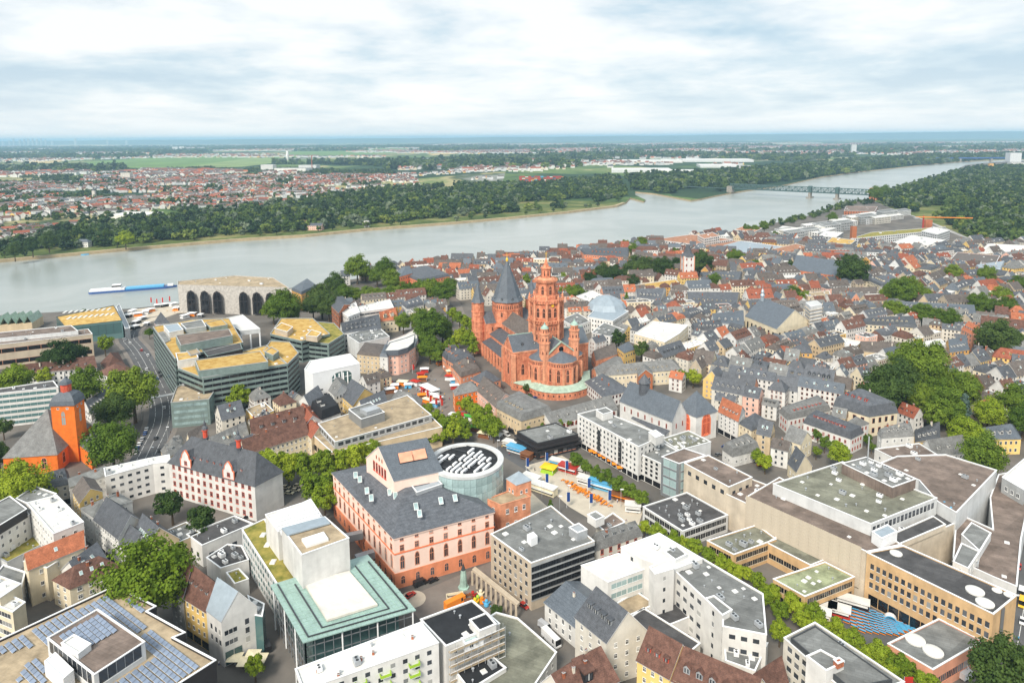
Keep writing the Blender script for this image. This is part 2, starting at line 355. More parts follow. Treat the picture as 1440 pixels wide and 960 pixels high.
# ------------------------------------------------------------------ shared small parts
SH = {}
def shared(key, fn):
    if key not in SH:
        b = MB(); fn(b); SH[key] = b.mesh(key.split('|')[0])
    return SH[key]
def dormer_mesh(wall, roof, gab=True):
    def f(b):
        b.box(-.5,0,0,.5,1.6,1,wall,False)
        b.box(-.36,-.05,.18,.36,-.004,.88,'glass'); b.box(-.03,-.08,.18,.03,-.051,.88,'frame_white')
        if gab:
            b.face([(-.62,-.18,.97),(0,-.18,1.5),(0,1.9,1.5),(-.62,1.9,.97)], roof); b.face([(0,-.18,1.5),(.62,-.18,.97),(.62,1.9,.97),(0,1.9,1.5)], roof)
            b.face([(-.5,0,1),(.5,0,1),(0,0,1.42)], wall)
        else:
            b.box(-.6,-.2,1.002,.6,1.9,1.14,roof)
    return shared('dormer|%s%s%d' % (wall, roof, gab), f)
def chimney_mesh(m='chimney_brick'):
    def f(b):
        b.box(-.4,-.3,-1.5,.4,.3,1.3,m); b.box(-.48,-.38,1.302,.48,.38,1.45,'wall_grey')
        for x in (-.2,.2): b.lathe(x,0,[(.12,1.45),(.12,1.8),(0,1.8)],6,'tile_red')
    return shared('chimney|'+m, f)
def sky_mesh():
    return shared('skylight', lambda b: (b.box(-.55,-.8,-.15,.55,.8,.12,'frame_white'), b.box(-.45,-.7,.121,.45,.7,.15,'glass_pale')))
def flatsky_mesh():
    return shared('skylight|dome', lambda b: (b.box(-.8,-.8,0,.8,.8,.3,'white_metal'), b.box(-.65,-.65,.301,.65,.65,.45,'flat_white')))
def ac_mesh(k=0):
    def f(b):
        b.box(-1.2,-.8,.2,1.2,.8,1.5,'white_metal' if k else 'grey_metal'); b.box(-1.1,-.7,0,1.1,.7,.199,'dark_metal')
        for x in (-.55,.55): b.lathe(x,0,[(.42,1.5),(.42,1.62),(0,1.62)],10,'dark_metal')
    return shared('air_conditioner|%d' % k, f)
def vent_mesh():
    return shared('roof_vent', lambda b: (b.lathe(0,0,[(.22,0),(.22,.8),(.4,.8),(.4,.95),(0,1.1)],8,'grey_metal')))
def clutter(parent, ox, oy, poly, z, n, ac=.35, seed=1):
    r = random.Random(seed); poly2 = inset(poly, 1.8); xs = [p[0] for p in poly]; ys = [p[1] for p in poly]; e = Vector(poly[1])-Vector(poly[0]); a = math.atan2(e.y, e.x); used = []
    for _ in range(n*20):
        if len(used) >= n: break
        x, y = r.uniform(min(xs),max(xs)), r.uniform(min(ys),max(ys))
        if not inpoly(poly2, x, y) or any((x-u)**2+(y-v)**2 < 9 for u, v in used): continue
        used.append((x,y)); t = r.random(); s = r.uniform(.7,1.25)
        if t < ac: mk('air_conditioner', ac_mesh(r.randint(0,1)), parent, (x-ox,y-oy,z), rz=a, sc=(s,s,s))
        elif t < ac+.35: mk('skylight', flatsky_mesh(), parent, (x-ox,y-oy,z), rz=a, sc=(s,s,s))
        else: mk('roof_vent', vent_mesh(), parent, (x-ox,y-oy,z), sc=(s,s,s))
# ------------------------------------------------------------------ roofs
def flat_part(parent, ox, oy, poly, z0, z1, wall, roof, coping='white_metal', par=.45, name='wall', bot=False):
    poly = ccw([Vector(p) for p in poly]); P = [(p[0]-ox,p[1]-oy) for p in poly]; I = [(p[0]-ox,p[1]-oy) for p in inset(poly,.35)]; n = len(P)
    b = MB(); b.prism(P, z0, z1+par, wall, top=False)
    for k in range(n):
        a, c, e, g = P[k], P[(k+1)%n], I[k], I[(k+1)%n]
        b.face([(*a,z1+par),(*c,z1+par),(*g,z1+par),(*e,z1+par)], wall); b.face([(*e,z1),(*e,z1+par),(*g,z1+par),(*g,z1)][::-1], wall)
    if bot: b.face([(*p,z0) for p in reversed(P)], wall)
    w = b.build(name, parent)
    b = MB(); b.face([(*p,z1) for p in I], roof); ro = b.build('roof', parent)
    if coping:
        O = [(p[0]-ox,p[1]-oy) for p in inset(poly,-.12)]; J = [(p[0]-ox,p[1]-oy) for p in inset(poly,.42)]; b = MB(); zt = z1+par+.14
        for k in range(n):
            a, c, e, g = O[k], O[(k+1)%n], J[k], J[(k+1)%n]
            b.face([(*a,zt),(*c,zt),(*g,zt),(*e,zt)], coping); b.face([(*a,zt-.22),(*c,zt-.22),(*c,zt),(*a,zt)], coping); b.face([(*g,zt-.22),(*e,zt-.22),(*e,zt),(*g,zt)], coping)
        b.build('coping', parent)
    return ro
def bil(q, s, t):
    return q[0]*(1-s)*(1-t)+q[1]*s*(1-t)+q[2]*s*t+q[3]*(1-s)*t
def roof_geo(b, q, z, rise, kind, roofm, wallm, ov=.35, ox=0, oy=0, mans=2.6):
    """q: 4 ccw corners, ridge parallel to q0->q1"""
    q = [Vector(p) for p in q]; Lr = ((q[1]-q[0]).length+(q[2]-q[3]).length)/2; D = ((q[3]-q[0]).length+(q[2]-q[1]).length)/2
    def P(s, t, zz): p = bil(q, s, t); return (p.x-ox, p.y-oy, zz)
    o = ov/Lr; od = ov/D; dz = -ov*rise/(D/2)
    if kind == 'gable':
        A,B_,C,D_ = P(-o,-od,z+dz),P(1+o,-od,z+dz),P(1+o,1+od,z+dz),P(-o,1+od,z+dz); r0,r1 = P(-o,.5,z+rise),P(1+o,.5,z+rise)
        b.face([A,B_,r1,r0], roofm); b.face([C,D_,r0,r1], roofm)
        b.face([P(0,0,z),P(0,.5,z+rise-.05),P(0,1,z)], wallm); b.face([P(1,0,z),P(1,1,z),P(1,.5,z+rise-.05)], wallm)
        th = .22
        for (u, v) in ((A,B_),(C,D_)): b.face([(u[0],u[1],u[2]-th),(v[0],v[1],v[2]-th),v,u], 'grey_metal')
        for (u, v) in ((A,r0),(r0,D_),(B_,r1),(r1,C)): b.face([(u[0],u[1],u[2]-th),(v[0],v[1],v[2]-th),v,u], 'white_metal')
    elif kind in ('hip','pyr'):
        f = .5 if kind == 'pyr' else min(.5, D/2*.85/Lr)
        A,B_,C,D_ = P(-o,-od,z+dz),P(1+o,-od,z+dz),P(1+o,1+od,z+dz),P(-o,1+od,z+dz); r0,r1 = P(f,.5,z+rise),P(1-f,.5,z+rise)
        if f > .495:
            for u, v in ((A,B_),(B_,C),(C,D_),(D_,A)): b.face([u,v,r0], roofm)
        else:
            b.face([A,B_,r1,r0], roofm); b.face([C,D_,r0,r1], roofm); b.face([B_,C,r1], roofm); b.face([D_,A,r0], roofm)
        b.face([D_,C,B_,A], 'wall_grey')
    elif kind == 'mansard':
        i1 = 1.1; a, c = i1/Lr, i1/D; zm = z+mans
        A,B_,C,D_ = P(-o,-od,z),P(1+o,-od,z),P(1+o,1+od,z),P(-o,1+od,z); E,F_,G,H_ = P(a,c,zm),P(1-a,c,zm),P(1-a,1-c,zm),P(a,1-c,zm)
        for u,v,w,x in ((A,B_,F_,E),(B_,C,G,F_),(C,D_,H_,G),(D_,A,E,H_)): b.face([u,v,w,x], roofm)
        f = min(.5, D/2*.85/Lr); r0,r1 = P(f,.5,zm+rise),P(1-f,.5,zm+rise)
        b.face([E,F_,r1,r0], roofm); b.face([G,H_,r0,r1], roofm); b.face([F_,G,r1], roofm); b.face([H_,E,r0], roofm); b.face([D_,C,B_,A], 'wall_grey')
    elif kind == 'shed':
        A,B_,C,D_ = P(-o,-od,z),P(1+o,-od,z),P(1+o,1+od,z+rise),P(-o,1+od,z+rise)
        b.face([A,B_,C,D_], roofm); b.face([P(0,0,z),P(0,1,z+rise-.05),P(0,1,z)], wallm); b.face([P(1,0,z),P(1,1,z),P(1,1,z+rise-.05)], wallm); b.face([P(1,1,z),P(0,1,z),P(0,1,z+rise),P(1,1,z+rise)], wallm)
def slope_pt(q, s, t, z, rise, kind, mans=2.6):
    """point on roof at s along the ridge, t in 0..0.5 up the q0q1 slope"""
    p = bil(q, s, t)
    if kind == 'mansard':
        D = (q[3]-q[0]).length; c = 1.1/D
        zz = z+mans*t/c if t < c else z+mans+rise*(t-c)/(.5-c)
    else: zz = z+rise*t*2
    return p, zz
def dormers(parent, ox, oy, q, z, rise, kind, n, wall, roof, side, t=.16, size=1.5, gab=True, rows=1, mans=2.6):
    Q = q if side == 0 else [q[2],q[3],q[0],q[1]]
    d = Q[1]-Q[0]; a = math.atan2(d.y,d.x); Ln = d.length
    for r in range(rows):
        for k in range(n):
            f = .08 if kind == 'gable' else .15
            s = f+(1-2*f)*(k+.5)/n; p, zz = slope_pt(Q, s, t+r*.17, z, rise, kind, mans)
            sz = size*(1-.3*r); mk('dormer', dormer_mesh(wall, roof, gab), parent, (p.x-ox,p.y-oy,zz-.1), rz=a, sc=(sz,sz,sz))
# ------------------------------------------------------------------ a building from its eave corners
def H(name, label, cat, px, h, roof='flat', wall='wall_white', roofm='flat_grey', ridge='ab', rise=5, fl=3, sp=3.0, win='std', ww=1.15, wh=1.6, dorm=0, dorm2=0, chim=0, sky=0, coping='white_metal', clut=0, group=None, indiv=None, z0=0, edges=None, shop=0, world=None, dgab=True, dt=.16, drows=1, dsize=1.5, mans=2.6, dwall=None, margin=1.2, par=.45, base=None, sill=.95, hole=None, ov=.35, exc=True):
    q = [Vector(p) for p in world] if world else quad(px, h)
    if area(q) < 0: q = [q[0]]+q[:0:-1]; ridge = {'ab':'bc','bc':'ab'}[ridge] if len(q) == 4 else ridge
    if len(q) == 4 and ridge == 'bc' and roof != 'flat': q = q[1:]+q[:1]
    c = cen(q); ox, oy = c.x, c.y
    T = thing(name, label, cat, (ox, oy, 0), group)
    if exc: EXCL.append(q)
    near = c.length < 430 if indiv is None else indiv
    if roof == 'flat':
        ro = flat_part(T, ox, oy, q, z0, h, wall, roofm, coping, par)
        if clut: clutter(ro, ox, oy, q, h, int(clut*1.6)+1, seed=len(EXCL))
    else:
        b = MB(); b.prism([(p.x-ox,p.y-oy) for p in q], z0, h, wall, top=False); b.build('wall', T)
        b = MB(); roof_geo(b, q, h, rise, roof, roofm, wall, ov, ox, oy, mans); ro = b.build('roof', T)
        for side in (0, 1):
            e = (q[0],q[1]) if side == 0 else (q[2],q[3])
            n = dorm if facing(*e) else (dorm2 if dorm2 else dorm)
            if n and (facing(*e) or dorm2): dormers(ro, ox, oy, q, h, rise, roof, n, dwall or wall, roofm, side, dt, dsize, dgab, drows, mans)
            if sky and facing(*e):
                Q = q if side == 0 else [q[2],q[3],q[0],q[1]]; d = Q[1]-Q[0]; a = math.atan2(d.y,d.x); D = (Q[3]-Q[0]).length
                for k in range(sky):
                    p, zz = slope_pt(Q, .2+.6*(k+.5)/sky, .25, h, rise, roof, mans)
                    o = mk('skylight', sky_mesh(), ro, (p.x-ox,p.y-oy,zz+.08)); o.rotation_euler = (math.atan2(rise, D/2) if roof != 'mansard' else .3, 0, a)
        for k in range(chim):
            s = (k+.5)/chim*.8+.1+rnd.uniform(-.05,.05); t = rnd.choice((.38,.5,.62)); p = bil(q, s, t); tt = min(t,1-t)
            zz = slope_pt(q, s, tt, h, rise, roof, mans)[1]
            mk('chimney', chimney_mesh(rnd.choice(('chimney_brick','chimney_brick','render_pale'))), ro, (p.x-ox,p.y-oy,zz), rz=math.atan2((q[1]-q[0]).y,(q[1]-q[0]).x))
    if fl:
        jb = None if near else MB(); zb = z0+(3.6 if shop else .3)
        facade(T, ox, oy, q, zb, h-.25, fl, sp, win, ww, wh, indiv=near, joined=jb, edges=edges, margin=margin, sill=sill)
        if jb and jb.f: jb.build('windows', T, kind='stuff')
    if shop:
        b = MB()
        for i in range(len(q)):
            p, r = q[i], q[(i+1)%len(q)]
            if not facing(p, r): continue
            d = r-p; Ln = d.length; d /= Ln; nx = Vector((d.y,-d.x)); k = max(1,int(Ln/4)); g = Ln/k
            for j in range(k):
                A = p+d*(g*j+.3)+nx*.08; B_ = p+d*(g*(j+1)-.3)+nx*.08
                b.face([(A.x-ox,A.y-oy,z0+.3),(B_.x-ox,B_.y-oy,z0+.3),(B_.x-ox,B_.y-oy,z0+3),(A.x-ox,A.y-oy,z0+3)], 'glass_dark')
        if b.f: b.build('shopfront', T, kind='stuff')
    T['_'] = 0; del T['_']
    return T, q, (ox, oy)
def XP(T, o, px, z0, z1, wall, roofm, coping='white_metal', roof='flat', rise=3, ridge='ab', par=.3, bot=False, world=None, fl=0, sp=3, win='std', ww=1.15, wh=1.5):   # a further block of the same building
    q = [Vector(p) for p in world] if world else quad(px, z1)
    if area(q) < 0: q = [q[0]]+q[:0:-1]; ridge = {'ab':'bc','bc':'ab'}[ridge] if len(q) == 4 else ridge
    if roof == 'flat': flat_part(T, o[0], o[1], q, z0, z1, wall, roofm, coping, par, 'block_wall', bot)
    else:
        if ridge == 'bc': q = q[1:]+q[:1]
        b = MB(); b.prism([(p.x-o[0],p.y-o[1]) for p in q], z0, z1, wall, top=False); b.build('block_wall', T)
        b = MB(); roof_geo(b, q, z1, rise, roof, roofm, wall, .3, o[0], o[1]); b.build('block_roof', T)
    if fl: facade(T, o[0], o[1], q, z0+.3, z1-.2, fl, sp, win, ww, wh, indiv=True)
    return q
# ------------------------------------------------------------------ trees
def crown_mesh(name, seed, nc, nl, ls, leaf, shape='round'):
    r = np.random.RandomState(seed); V = []; 
    for k in range(nc):
        while True:
            p = r.uniform(-1,1,3)
            if .35 < np.linalg.norm(p) < 1: break
        p = p/np.linalg.norm(p)*r.uniform(.38,.90)
        if shape == 'cone':
            z = r.uniform(-.95,.9); rad = (1-(z+1)/2)*.62*r.uniform(.5,1); a = r.uniform(0,6.283); p = np.array([rad*math.cos(a),rad*math.sin(a),z]); cr = .12+.16*(1-(z+1)/2)
        else:
            if p[2] < -.3: p[2] *= .75
            cr = r.uniform(.16,.36)
        d = r.normal(size=(nl,3)); d /= np.linalg.norm(d,axis=1)[:,None]; d[:,2] = np.where(d[:,2] < -.35, -d[:,2]*.4, d[:,2])
        c = p+d*cr*r.uniform(.75,1.08,(nl,1))
        n = d+p*.35+r.normal(size=(nl,3))*.42; n /= np.linalg.norm(n,axis=1)[:,None]
        u = np.cross(n, r.normal(size=(nl,3))); u /= np.linalg.norm(u,axis=1)[:,None]+1e-9; w = np.cross(n,u)
        s = ls*r.uniform(.6,1.25,(nl,1))
        V.append(np.stack([c-u*s-w*s*.7, c+u*s-w*s*.6, c+u*s*.7+w*s, c-u*s*.8+w*s*.8],1).reshape(-1,3))
    V = np.concatenate(V); me = bpy.data.meshes.new(name); nq = len(V)//4
    me.vertices.add(len(V)); me.vertices.foreach_set('co', V.astype(np.float32).ravel())
    me.loops.add(len(V)); me.loops.foreach_set('vertex_index', np.arange(len(V),dtype=np.int32))
    me.polygons.add(nq); me.polygons.foreach_set('loop_start', np.arange(0,len(V),4,dtype=np.int32)); 
    me.update(calc_edges=True); me.materials.append(MT[leaf]); return me
def trunk_mesh(seed):
    r = random.Random(seed); b = MB(); b.lathe(0,0,[(.075,0),(.055,.25),(.045,.55),(.02,.8)],7,'bark')
    for k in range(5):
        a = r.uniform(0,6.28); b.bar((0,0,r.uniform(.35,.6)),(.32*math.cos(a),.32*math.sin(a),r.uniform(.65,.85)),.03,'bark')
    return b.mesh('trunk')
TK = [trunk_mesh(i) for i in range(3)]
CM = {}
for lf in ('leaf_bright','leaf_mid','leaf_dark'):
    CM[lf] = [crown_mesh('crown', 10+i, 42, 130, .052, lf) for i in range(4)]
CM['leaf_blue'] = [crown_mesh('crown', 31, 40, 40, .07, 'leaf_blue', 'cone')]
CM['cone'] = [crown_mesh('crown', 33, 40, 40, .07, 'leaf_mid', 'cone')]
CM['leaf_far'] = [crown_mesh('crown', 50+i, 16, 22, .16, m) for i, m in enumerate(('leaf_far','leaf_far_dark','leaf_far','leaf_far_light','leaf_far','leaf_far_dark','leaf_far_silver'))]
for lf in ('leaf_bright','leaf_mid','leaf_dark'): CM[lf+'_big'] = [crown_mesh('crown', 80+i, 85, 170, .032, lf) for i in range(2)]
def tree(px, py, r, leaf='leaf_mid', label='leafy green tree', group=None, hfac=1.0, name='tree', world=None, z=0, thin=None):
    """px,py: middle of the crown in the survey; r crown radius in metres"""
    h = r*2.15*hfac+1.6; cz = h-r*hfac*.95
    p = Vector(world) if world else U(px, py, cz+z)
    T = thing(name, label, 'tree', (p.x,p.y,z), group, rz=rnd.uniform(0,6.28))
    mk('trunk', rnd.choice(TK), T, (0,0,0), sc=(r*.9+1.5,r*.9+1.5,h*.9))
    mk('crown', rnd.choice(CM[leaf+'_big'] if r > 8 and leaf+'_big' in CM else CM[leaf]), T, (0,0,cz), sc=(r,r*rnd.uniform(.9,1.05),r*hfac*rnd.uniform(.92,1.02)))
    TREES.append((p.x,p.y,r)); return T
TREES = []
# ------------------------------------------------------------------ ground, river, banks
NBP = [(-420,455),(-100,447),(0,443),(90,438),(180,434),(250,427),(340,416),(420,403),(500,392),(560,383),(650,374),(720,367),(800,359),(900,346),(1000,331),(1080,315),(1120,308),(1160,296),(1187,286),(1222,279),(1252,269),(1275,262),(1296,255),(1317,246),(1342,240),(1358,232),(1400,228),(1436,226.5)]
FBP = [(-420,398),(-100,374),(0,365.5),(100,356.5),(200,347.5),(330,336.5),(430,330.5),(520,321.5),(640,312.5),(720,305.5),(800,297.5),(868,289),(880,284.5),(886,278),(905,283),(908,281),(893,274),(893,269.5),(920,272),(947,277),(972,281.5),(985,279.5),(1003,275.5),(1030,270.5),(1060,266),(1090,262.5),(1105,259.5),(1155,248.5),(1205,241.5),(1255,236.5),(1305,231),(1355,227),(1400,225),(1440,224.2)]
NB = [U(*p) for p in NBP]; FB = [U(*p) for p in FBP]
def ground_mat(name, stops, scale, detail=8, stretch=(1,1,1), vor=None):
    m = bpy.data.materials.new(name); m.use_nodes = True; t = m.node_tree; t.nodes.clear(); K = t.links.new
    bs = N('ShaderNodeBsdfPrincipled', t); out = N('ShaderNodeOutputMaterial', t); K(bs.outputs[0], out.inputs[0]); bs.inputs['Roughness'].default_value = .95; bs.inputs['Specular IOR Level'].default_value = .1
    g = N('ShaderNodeNewGeometry', t); mp = N('ShaderNodeMapping', t); mp.inputs['Scale'].default_value = stretch; K(g.outputs['Position'], mp.inputs[0])
    no = N('ShaderNodeTexNoise', t, i_Scale=scale, i_Detail=float(detail), i_Roughness=.6); K(mp.outputs[0], no.inputs['Vector'])
    v = no.outputs[0]
    if vor:
        vo = N('ShaderNodeTexVoronoi', t, i_Scale=vor); K(mp.outputs[0], vo.inputs['Vector']); sp = N('ShaderNodeSeparateColor', t); K(vo.outputs['Color'], sp.inputs[0])
        mi = N('ShaderNodeMath', t, operation='MULTIPLY_ADD'); K(sp.outputs[0], mi.inputs[0]); mi.inputs[1].default_value = .34; 
        sb = N('ShaderNodeMath', t, operation='SUBTRACT'); K(no.outputs[0], sb.inputs[0]); sb.inputs[1].default_value = .17; K(sb.outputs[0], mi.inputs[2]); v = mi.outputs[0]
    rp = ramp(t, stops); K(v, rp.inputs[0]); c = rp.outputs[0]
    n2 = N('ShaderNodeTexNoise', t, i_Scale=.05, i_Detail=6.0); K(g.outputs['Position'], n2.inputs['Vector']); r2 = ramp(t, [(.3,.8),(.7,1.15)]); K(n2.outputs[0], r2.inputs[0])
    mu = N('ShaderNodeMixRGB', t, blend_type='MULTIPLY'); mu.inputs[0].default_value = 1; K(c, mu.inputs[1]); K(r2.outputs[0], mu.inputs[2]); K(mu.outputs[0], bs.inputs['Base Color'])
    MT[name] = m
ground_mat('city_ground', [(.35,(.115,.108,.10)),(.5,(.15,.138,.125)),(.65,(.19,.17,.15))], .03)
ground_mat('park_ground', [(.35,(.06,.09,.025)),(.5,(.11,.14,.04)),(.65,(.24,.22,.09))], .012)
ground_mat('plain_ground', [(.36,(.028,.055,.028)),(.47,(.040,.075,.03)),(.52,(.11,.17,.05)),(.57,(.16,.20,.07)),(.60,(.38,.33,.17)),(.64,(.05,.08,.03)),(.72,(.34,.33,.31))], .0011, 9, (1,.55,1), .0016)
def sheet(name, poly, z, m, drop=None, dropm=None, line=None):
    b = MB(); bm = bmesh.new(); vs = [bm.verts.new((p[0],p[1],z)) for p in poly]; TF = bm.faces.new(vs); TF.normal_update(); bmesh.ops.triangulate(bm, faces=[TF], quad_method='BEAUTY', ngon_method='EAR_CLIP')
    if line:
        for a, c in zip(line[:-1], line[1:]):
            q = [bm.verts.new(v) for v in ((a[0],a[1],z),(c[0],c[1],z),(c[0],c[1],z-drop),(a[0],a[1],z-drop))]; f = bm.faces.new(q); f.material_index = 1
    bmesh.ops.recalc_face_normals(bm, faces=bm.faces[:])
    me = bpy.data.meshes.new(name); bm.to_mesh(me); bm.free(); me.materials.append(MT[m])
    if dropm: me.materials.append(MT[dropm])
    if me.polygons[0].normal.z < 0: me.flip_normals()
    o = mk(name, me, kind='structure'); return o
mat('quay_stone', (.30,.27,.23), .9, .2, .2, rnd_amt=0)
e = NB[-1]; sheet('ground', [(-5000,NB[0].y+700)]+NB+[(7000,e.y+300),(7000,-800),(-5000,-800)], 0, 'city_ground', 6, 'quay_stone', NB)
e = FB[-1]; fo = sheet('far_ground', [(-5000,FB[0].y+900)]+FB+[(7000,e.y+600),(7000,8000),(-5000,8000)], 0.0, 'plain_ground', 6, 'sand_soil', FB)
b = MB()
for x0_,y0_,x1_,y1_ in ((-70000,8000,70000,75000),(-70000,2000,-5000,8000),(7000,5200,70000,8000)): b.face([(x0_,y0_,0),(x1_,y0_,0),(x1_,y1_,0),(x0_,y1_,0)],'plain_ground')
b.build('plain',kind='structure')
# grassy far bank strip and park floor
def offs(line, d):
    out = []
    for i, p in enumerate(line):
        a = line[max(0,i-1)]; c = line[min(len(line)-1,i+1)]; t = (c-a).normalized(); out.append(p+Vector((-t.y,t.x))*d)
    return out
seg = FB[:13]; sheet('bank_meadow', list(offs(seg,9))+list(reversed(offs(seg,330))), .05, 'park_ground')
sheet('bank_path', list(offs(seg,1.0))+list(reversed(offs(seg,9))), .06, 'sand_soil')
PK = [(1224,281),(1262,268),(1296,257),(1345,243),(1440,232),(1500,232),(1500,360),(1385,345),(1335,322),(1290,305),(1262,296)]
sheet('park_floor', [U(*p) for p in PK], .05, 'park_ground')
# water
m = bpy.data.materials.new('river_water'); m.use_nodes = True; t = m.node_tree; t.nodes.clear(); K = t.links.new
bs = N('ShaderNodeBsdfPrincipled', t); out = N('ShaderNodeOutputMaterial', t); K(bs.outputs[0], out.inputs[0])
bs.inputs['Roughness'].default_value = .26; bs.inputs['IOR'].default_value = 1.33; bs.inputs['Specular IOR Level'].default_value = .55
g = N('ShaderNodeNewGeometry', t); mp = N('ShaderNodeMapping', t); mp.inputs['Scale'].default_value = (1,1,1); K(g.outputs['Position'], mp.inputs[0])
no = N('ShaderNodeTexNoise', t, i_Scale=.006, i_Detail=7.0, i_Distortion=.8); K(mp.outputs[0], no.inputs['Vector']); rp = ramp(t, [(.35,(.27,.295,.275)),(.65,(.35,.365,.345))]); K(no.outputs[0], rp.inputs[0]); K(rp.outputs[0], bs.inputs['Base Color'])
nb = N('ShaderNodeTexNoise', t, i_Scale=.22, i_Detail=5.0); K(g.outputs['Position'], nb.inputs['Vector']); bp = N('ShaderNodeBump', t); bp.inputs['Strength'].default_value = .06; bp.inputs['Distance'].default_value = .3; K(nb.outputs[0], bp.inputs['Height']); K(bp.outputs[0], bs.inputs['Normal'])
MT['river_water'] = m
b = MB()
for i in range(24):
    for j in range(30): b.face([(-3000+i*400,250+j*300,-4),(-2600+i*400,250+j*300,-4),(-2600+i*400,550+j*300,-4),(-3000+i*400,550+j*300,-4)], 'river_water')
b.build('river', kind='structure')
# far hills on the horizon
def hills(name, pts, y, m):
    b = MB(); pts = [(x*y/960.0, max(0.5, h)) for x, h in pts]
    for (x0,h0),(x1,h1) in zip(pts[:-1],pts[1:]):
        b.face([(x0,y,0),(x1,y,0),(x1,y+1500,h1),(x0,y+1500,h0)], m); b.face([(x0,y+1500,h0),(x1,y+1500,h1),(x1,y+4000,0),(x0,y+4000,0)], m)
    b.build(name, kind='structure')
mat('hill_wood', (.05,.08,.05), .95, .3, .0008, rnd_amt=0)
r = random.Random(3)
hills('hills', [(x, 172+min(80,max(0,(x-60)*.12))+r.uniform(-9,9) if x > -60 else 165+r.uniform(-14,8)) for x in range(-900,1100,30)], 26000, 'hill_wood')
# ------------------------------------------------------------------ woods: many tree crowns nobody could count, instanced on points
rs = np.random.RandomState(5)
def inpoly_np(poly, X, Y):
    r = np.zeros(len(X), bool); n = len(poly)
    for i in range(n):
        x1,y1 = poly[i]; x2,y2 = poly[i-1]; c = ((y1 > Y) != (y2 > Y)) & (X < (x2-x1)*(Y-y1)/(y2-y1+1e-12)+x1); r ^= c
    return r
def scatter(polypx, spacing, clump=None, thr=0.0, jit=1.0, seed=1, avoid=()):
    w = [tuple(U(*p)) for p in polypx]; xs = [p[0] for p in w]; ys = [p[1] for p in w]; q = np.random.RandomState(seed)
    A = (max(xs)-min(xs))*(max(ys)-min(ys)); n = int(A/spacing**2); X = q.uniform(min(xs),max(xs),n); Y = q.uniform(min(ys),max(ys),n)
    k = inpoly_np(w, X, Y); X, Y = X[k], Y[k]
    if clump:
        f = sum(np.sin(X/clump*a+c)*np.sin(Y/clump*b_+d) for a,b_,c,d in q.uniform(.6,2.4,(6,4))); k = f > thr; X, Y = X[k], Y[k]
    for av in avoid: k = ~inpoly_np([tuple(U(*p)) for p in av], X, Y); X, Y = X[k], Y[k]
    return X, Y
SRC = []
def gn_wood(name, X, Y, rmin, rmax, label=None, zf=.72):
    me = bpy.data.meshes.new(name); n = len(X); V = np.stack([X,Y,np.zeros(n)],1).astype(np.float32); me.vertices.add(n); me.vertices.foreach_set('co', V.ravel())
    at = me.attributes.new('r','FLOAT','POINT'); rr = rs.uniform(rmin,rmax,n).astype(np.float32); at.data.foreach_set('value', rr)
    V[:,2] = rr*zf; me.vertices.foreach_set('co', V.ravel()); me.update(); o = mk(name, me, kind='stuff')
    ng = bpy.data.node_groups.new(name,'GeometryNodeTree'); ng.interface.new_socket('Geometry',in_out='INPUT',socket_type='NodeSocketGeometry'); ng.interface.new_socket('Geometry',in_out='OUTPUT',socket_type='NodeSocketGeometry')
    gi = ng.nodes.new('NodeGroupInput'); go = ng.nodes.new('NodeGroupOutput'); ip = ng.nodes.new('GeometryNodeInstanceOnPoints'); jn = ng.nodes.new('GeometryNodeJoinGeometry'); K = ng.links.new
    for s in SRC:
        oi = ng.nodes.new('GeometryNodeObjectInfo'); oi.inputs['Object'].default_value = s; oi.inputs['As Instance'].default_value = True; oi.transform_space = 'ORIGINAL'; K(oi.outputs['Geometry'], jn.inputs[0])
    K(jn.outputs[0], ip.inputs['Instance']); ip.inputs['Pick Instance'].default_value = True
    na = ng.nodes.new('GeometryNodeInputNamedAttribute'); na.data_type = 'FLOAT'; na.inputs['Name'].default_value = 'r'; K(na.outputs['Attribute'], ip.inputs['Scale'])
    rv = ng.nodes.new('FunctionNodeRandomValue'); rv.data_type = 'FLOAT_VECTOR'; rv.inputs['Min'].default_value = (0,0,0); rv.inputs['Max'].default_value = (.2,.2,6.28); K(rv.outputs['Value'], ip.inputs['Rotation'])
    K(gi.outputs[0], ip.inputs['Points']); K(ip.outputs[0], go.inputs[0])
    md = o.modifiers.new('trees','NODES'); md.node_group = ng
    if label: o['label'] = label; o['category'] = 'woodland'
    return o
# five crowns of far trees standing on the bank are also the shapes the woods repeat
def bank_tree(p, r, k, label, grp):
    T = thing('bank_tree', label, 'tree', (p[0],p[1],0), grp, rz=rnd.uniform(0,6))
    mk('trunk', TK[k%3], T, (0,0,0), sc=(r+2,r+2,r*1.7)); c = mk('crown', CM['leaf_far'][k%7], T, (0,0,r*.98), sc=(r,r,r*rnd.uniform(.85,1.1))); return c
bl = ['round green tree on the far river bank', 'tree at the edge of the meadow across the river', 'broad tree leaning over the water of the far bank']
line = offs(FB[2:13],16); k = 0
for a, c in zip(line[:-1], line[1:]):
    d = (c-a); n = int(d.length/26)
    for j in range(n):
        if rnd.random() < .3: continue
        p = a+d*((j+rnd.random()*.8)/n)+Vector((rnd.uniform(-4,8),rnd.uniform(-3,26)))
        cr_ = bank_tree(p, rnd.uniform(4.5,9), k, ('round green','dark green','broad green','pale yellow-green','full green','blackish green','silvery')[k%7]+' tree on the far river bank', 'trees along the far bank'); k += 1
        if len(SRC) < 7: SRC.append(cr_)
V1 = [(-60,360),(-60,348),(50,340),(120,318),(235,309),(330,298),(420,285),(520,270),(640,262),(760,260),(868,249),(882,276),(800,291),(720,299),(600,309),(430,325),(330,331),(200,342),(100,351)]
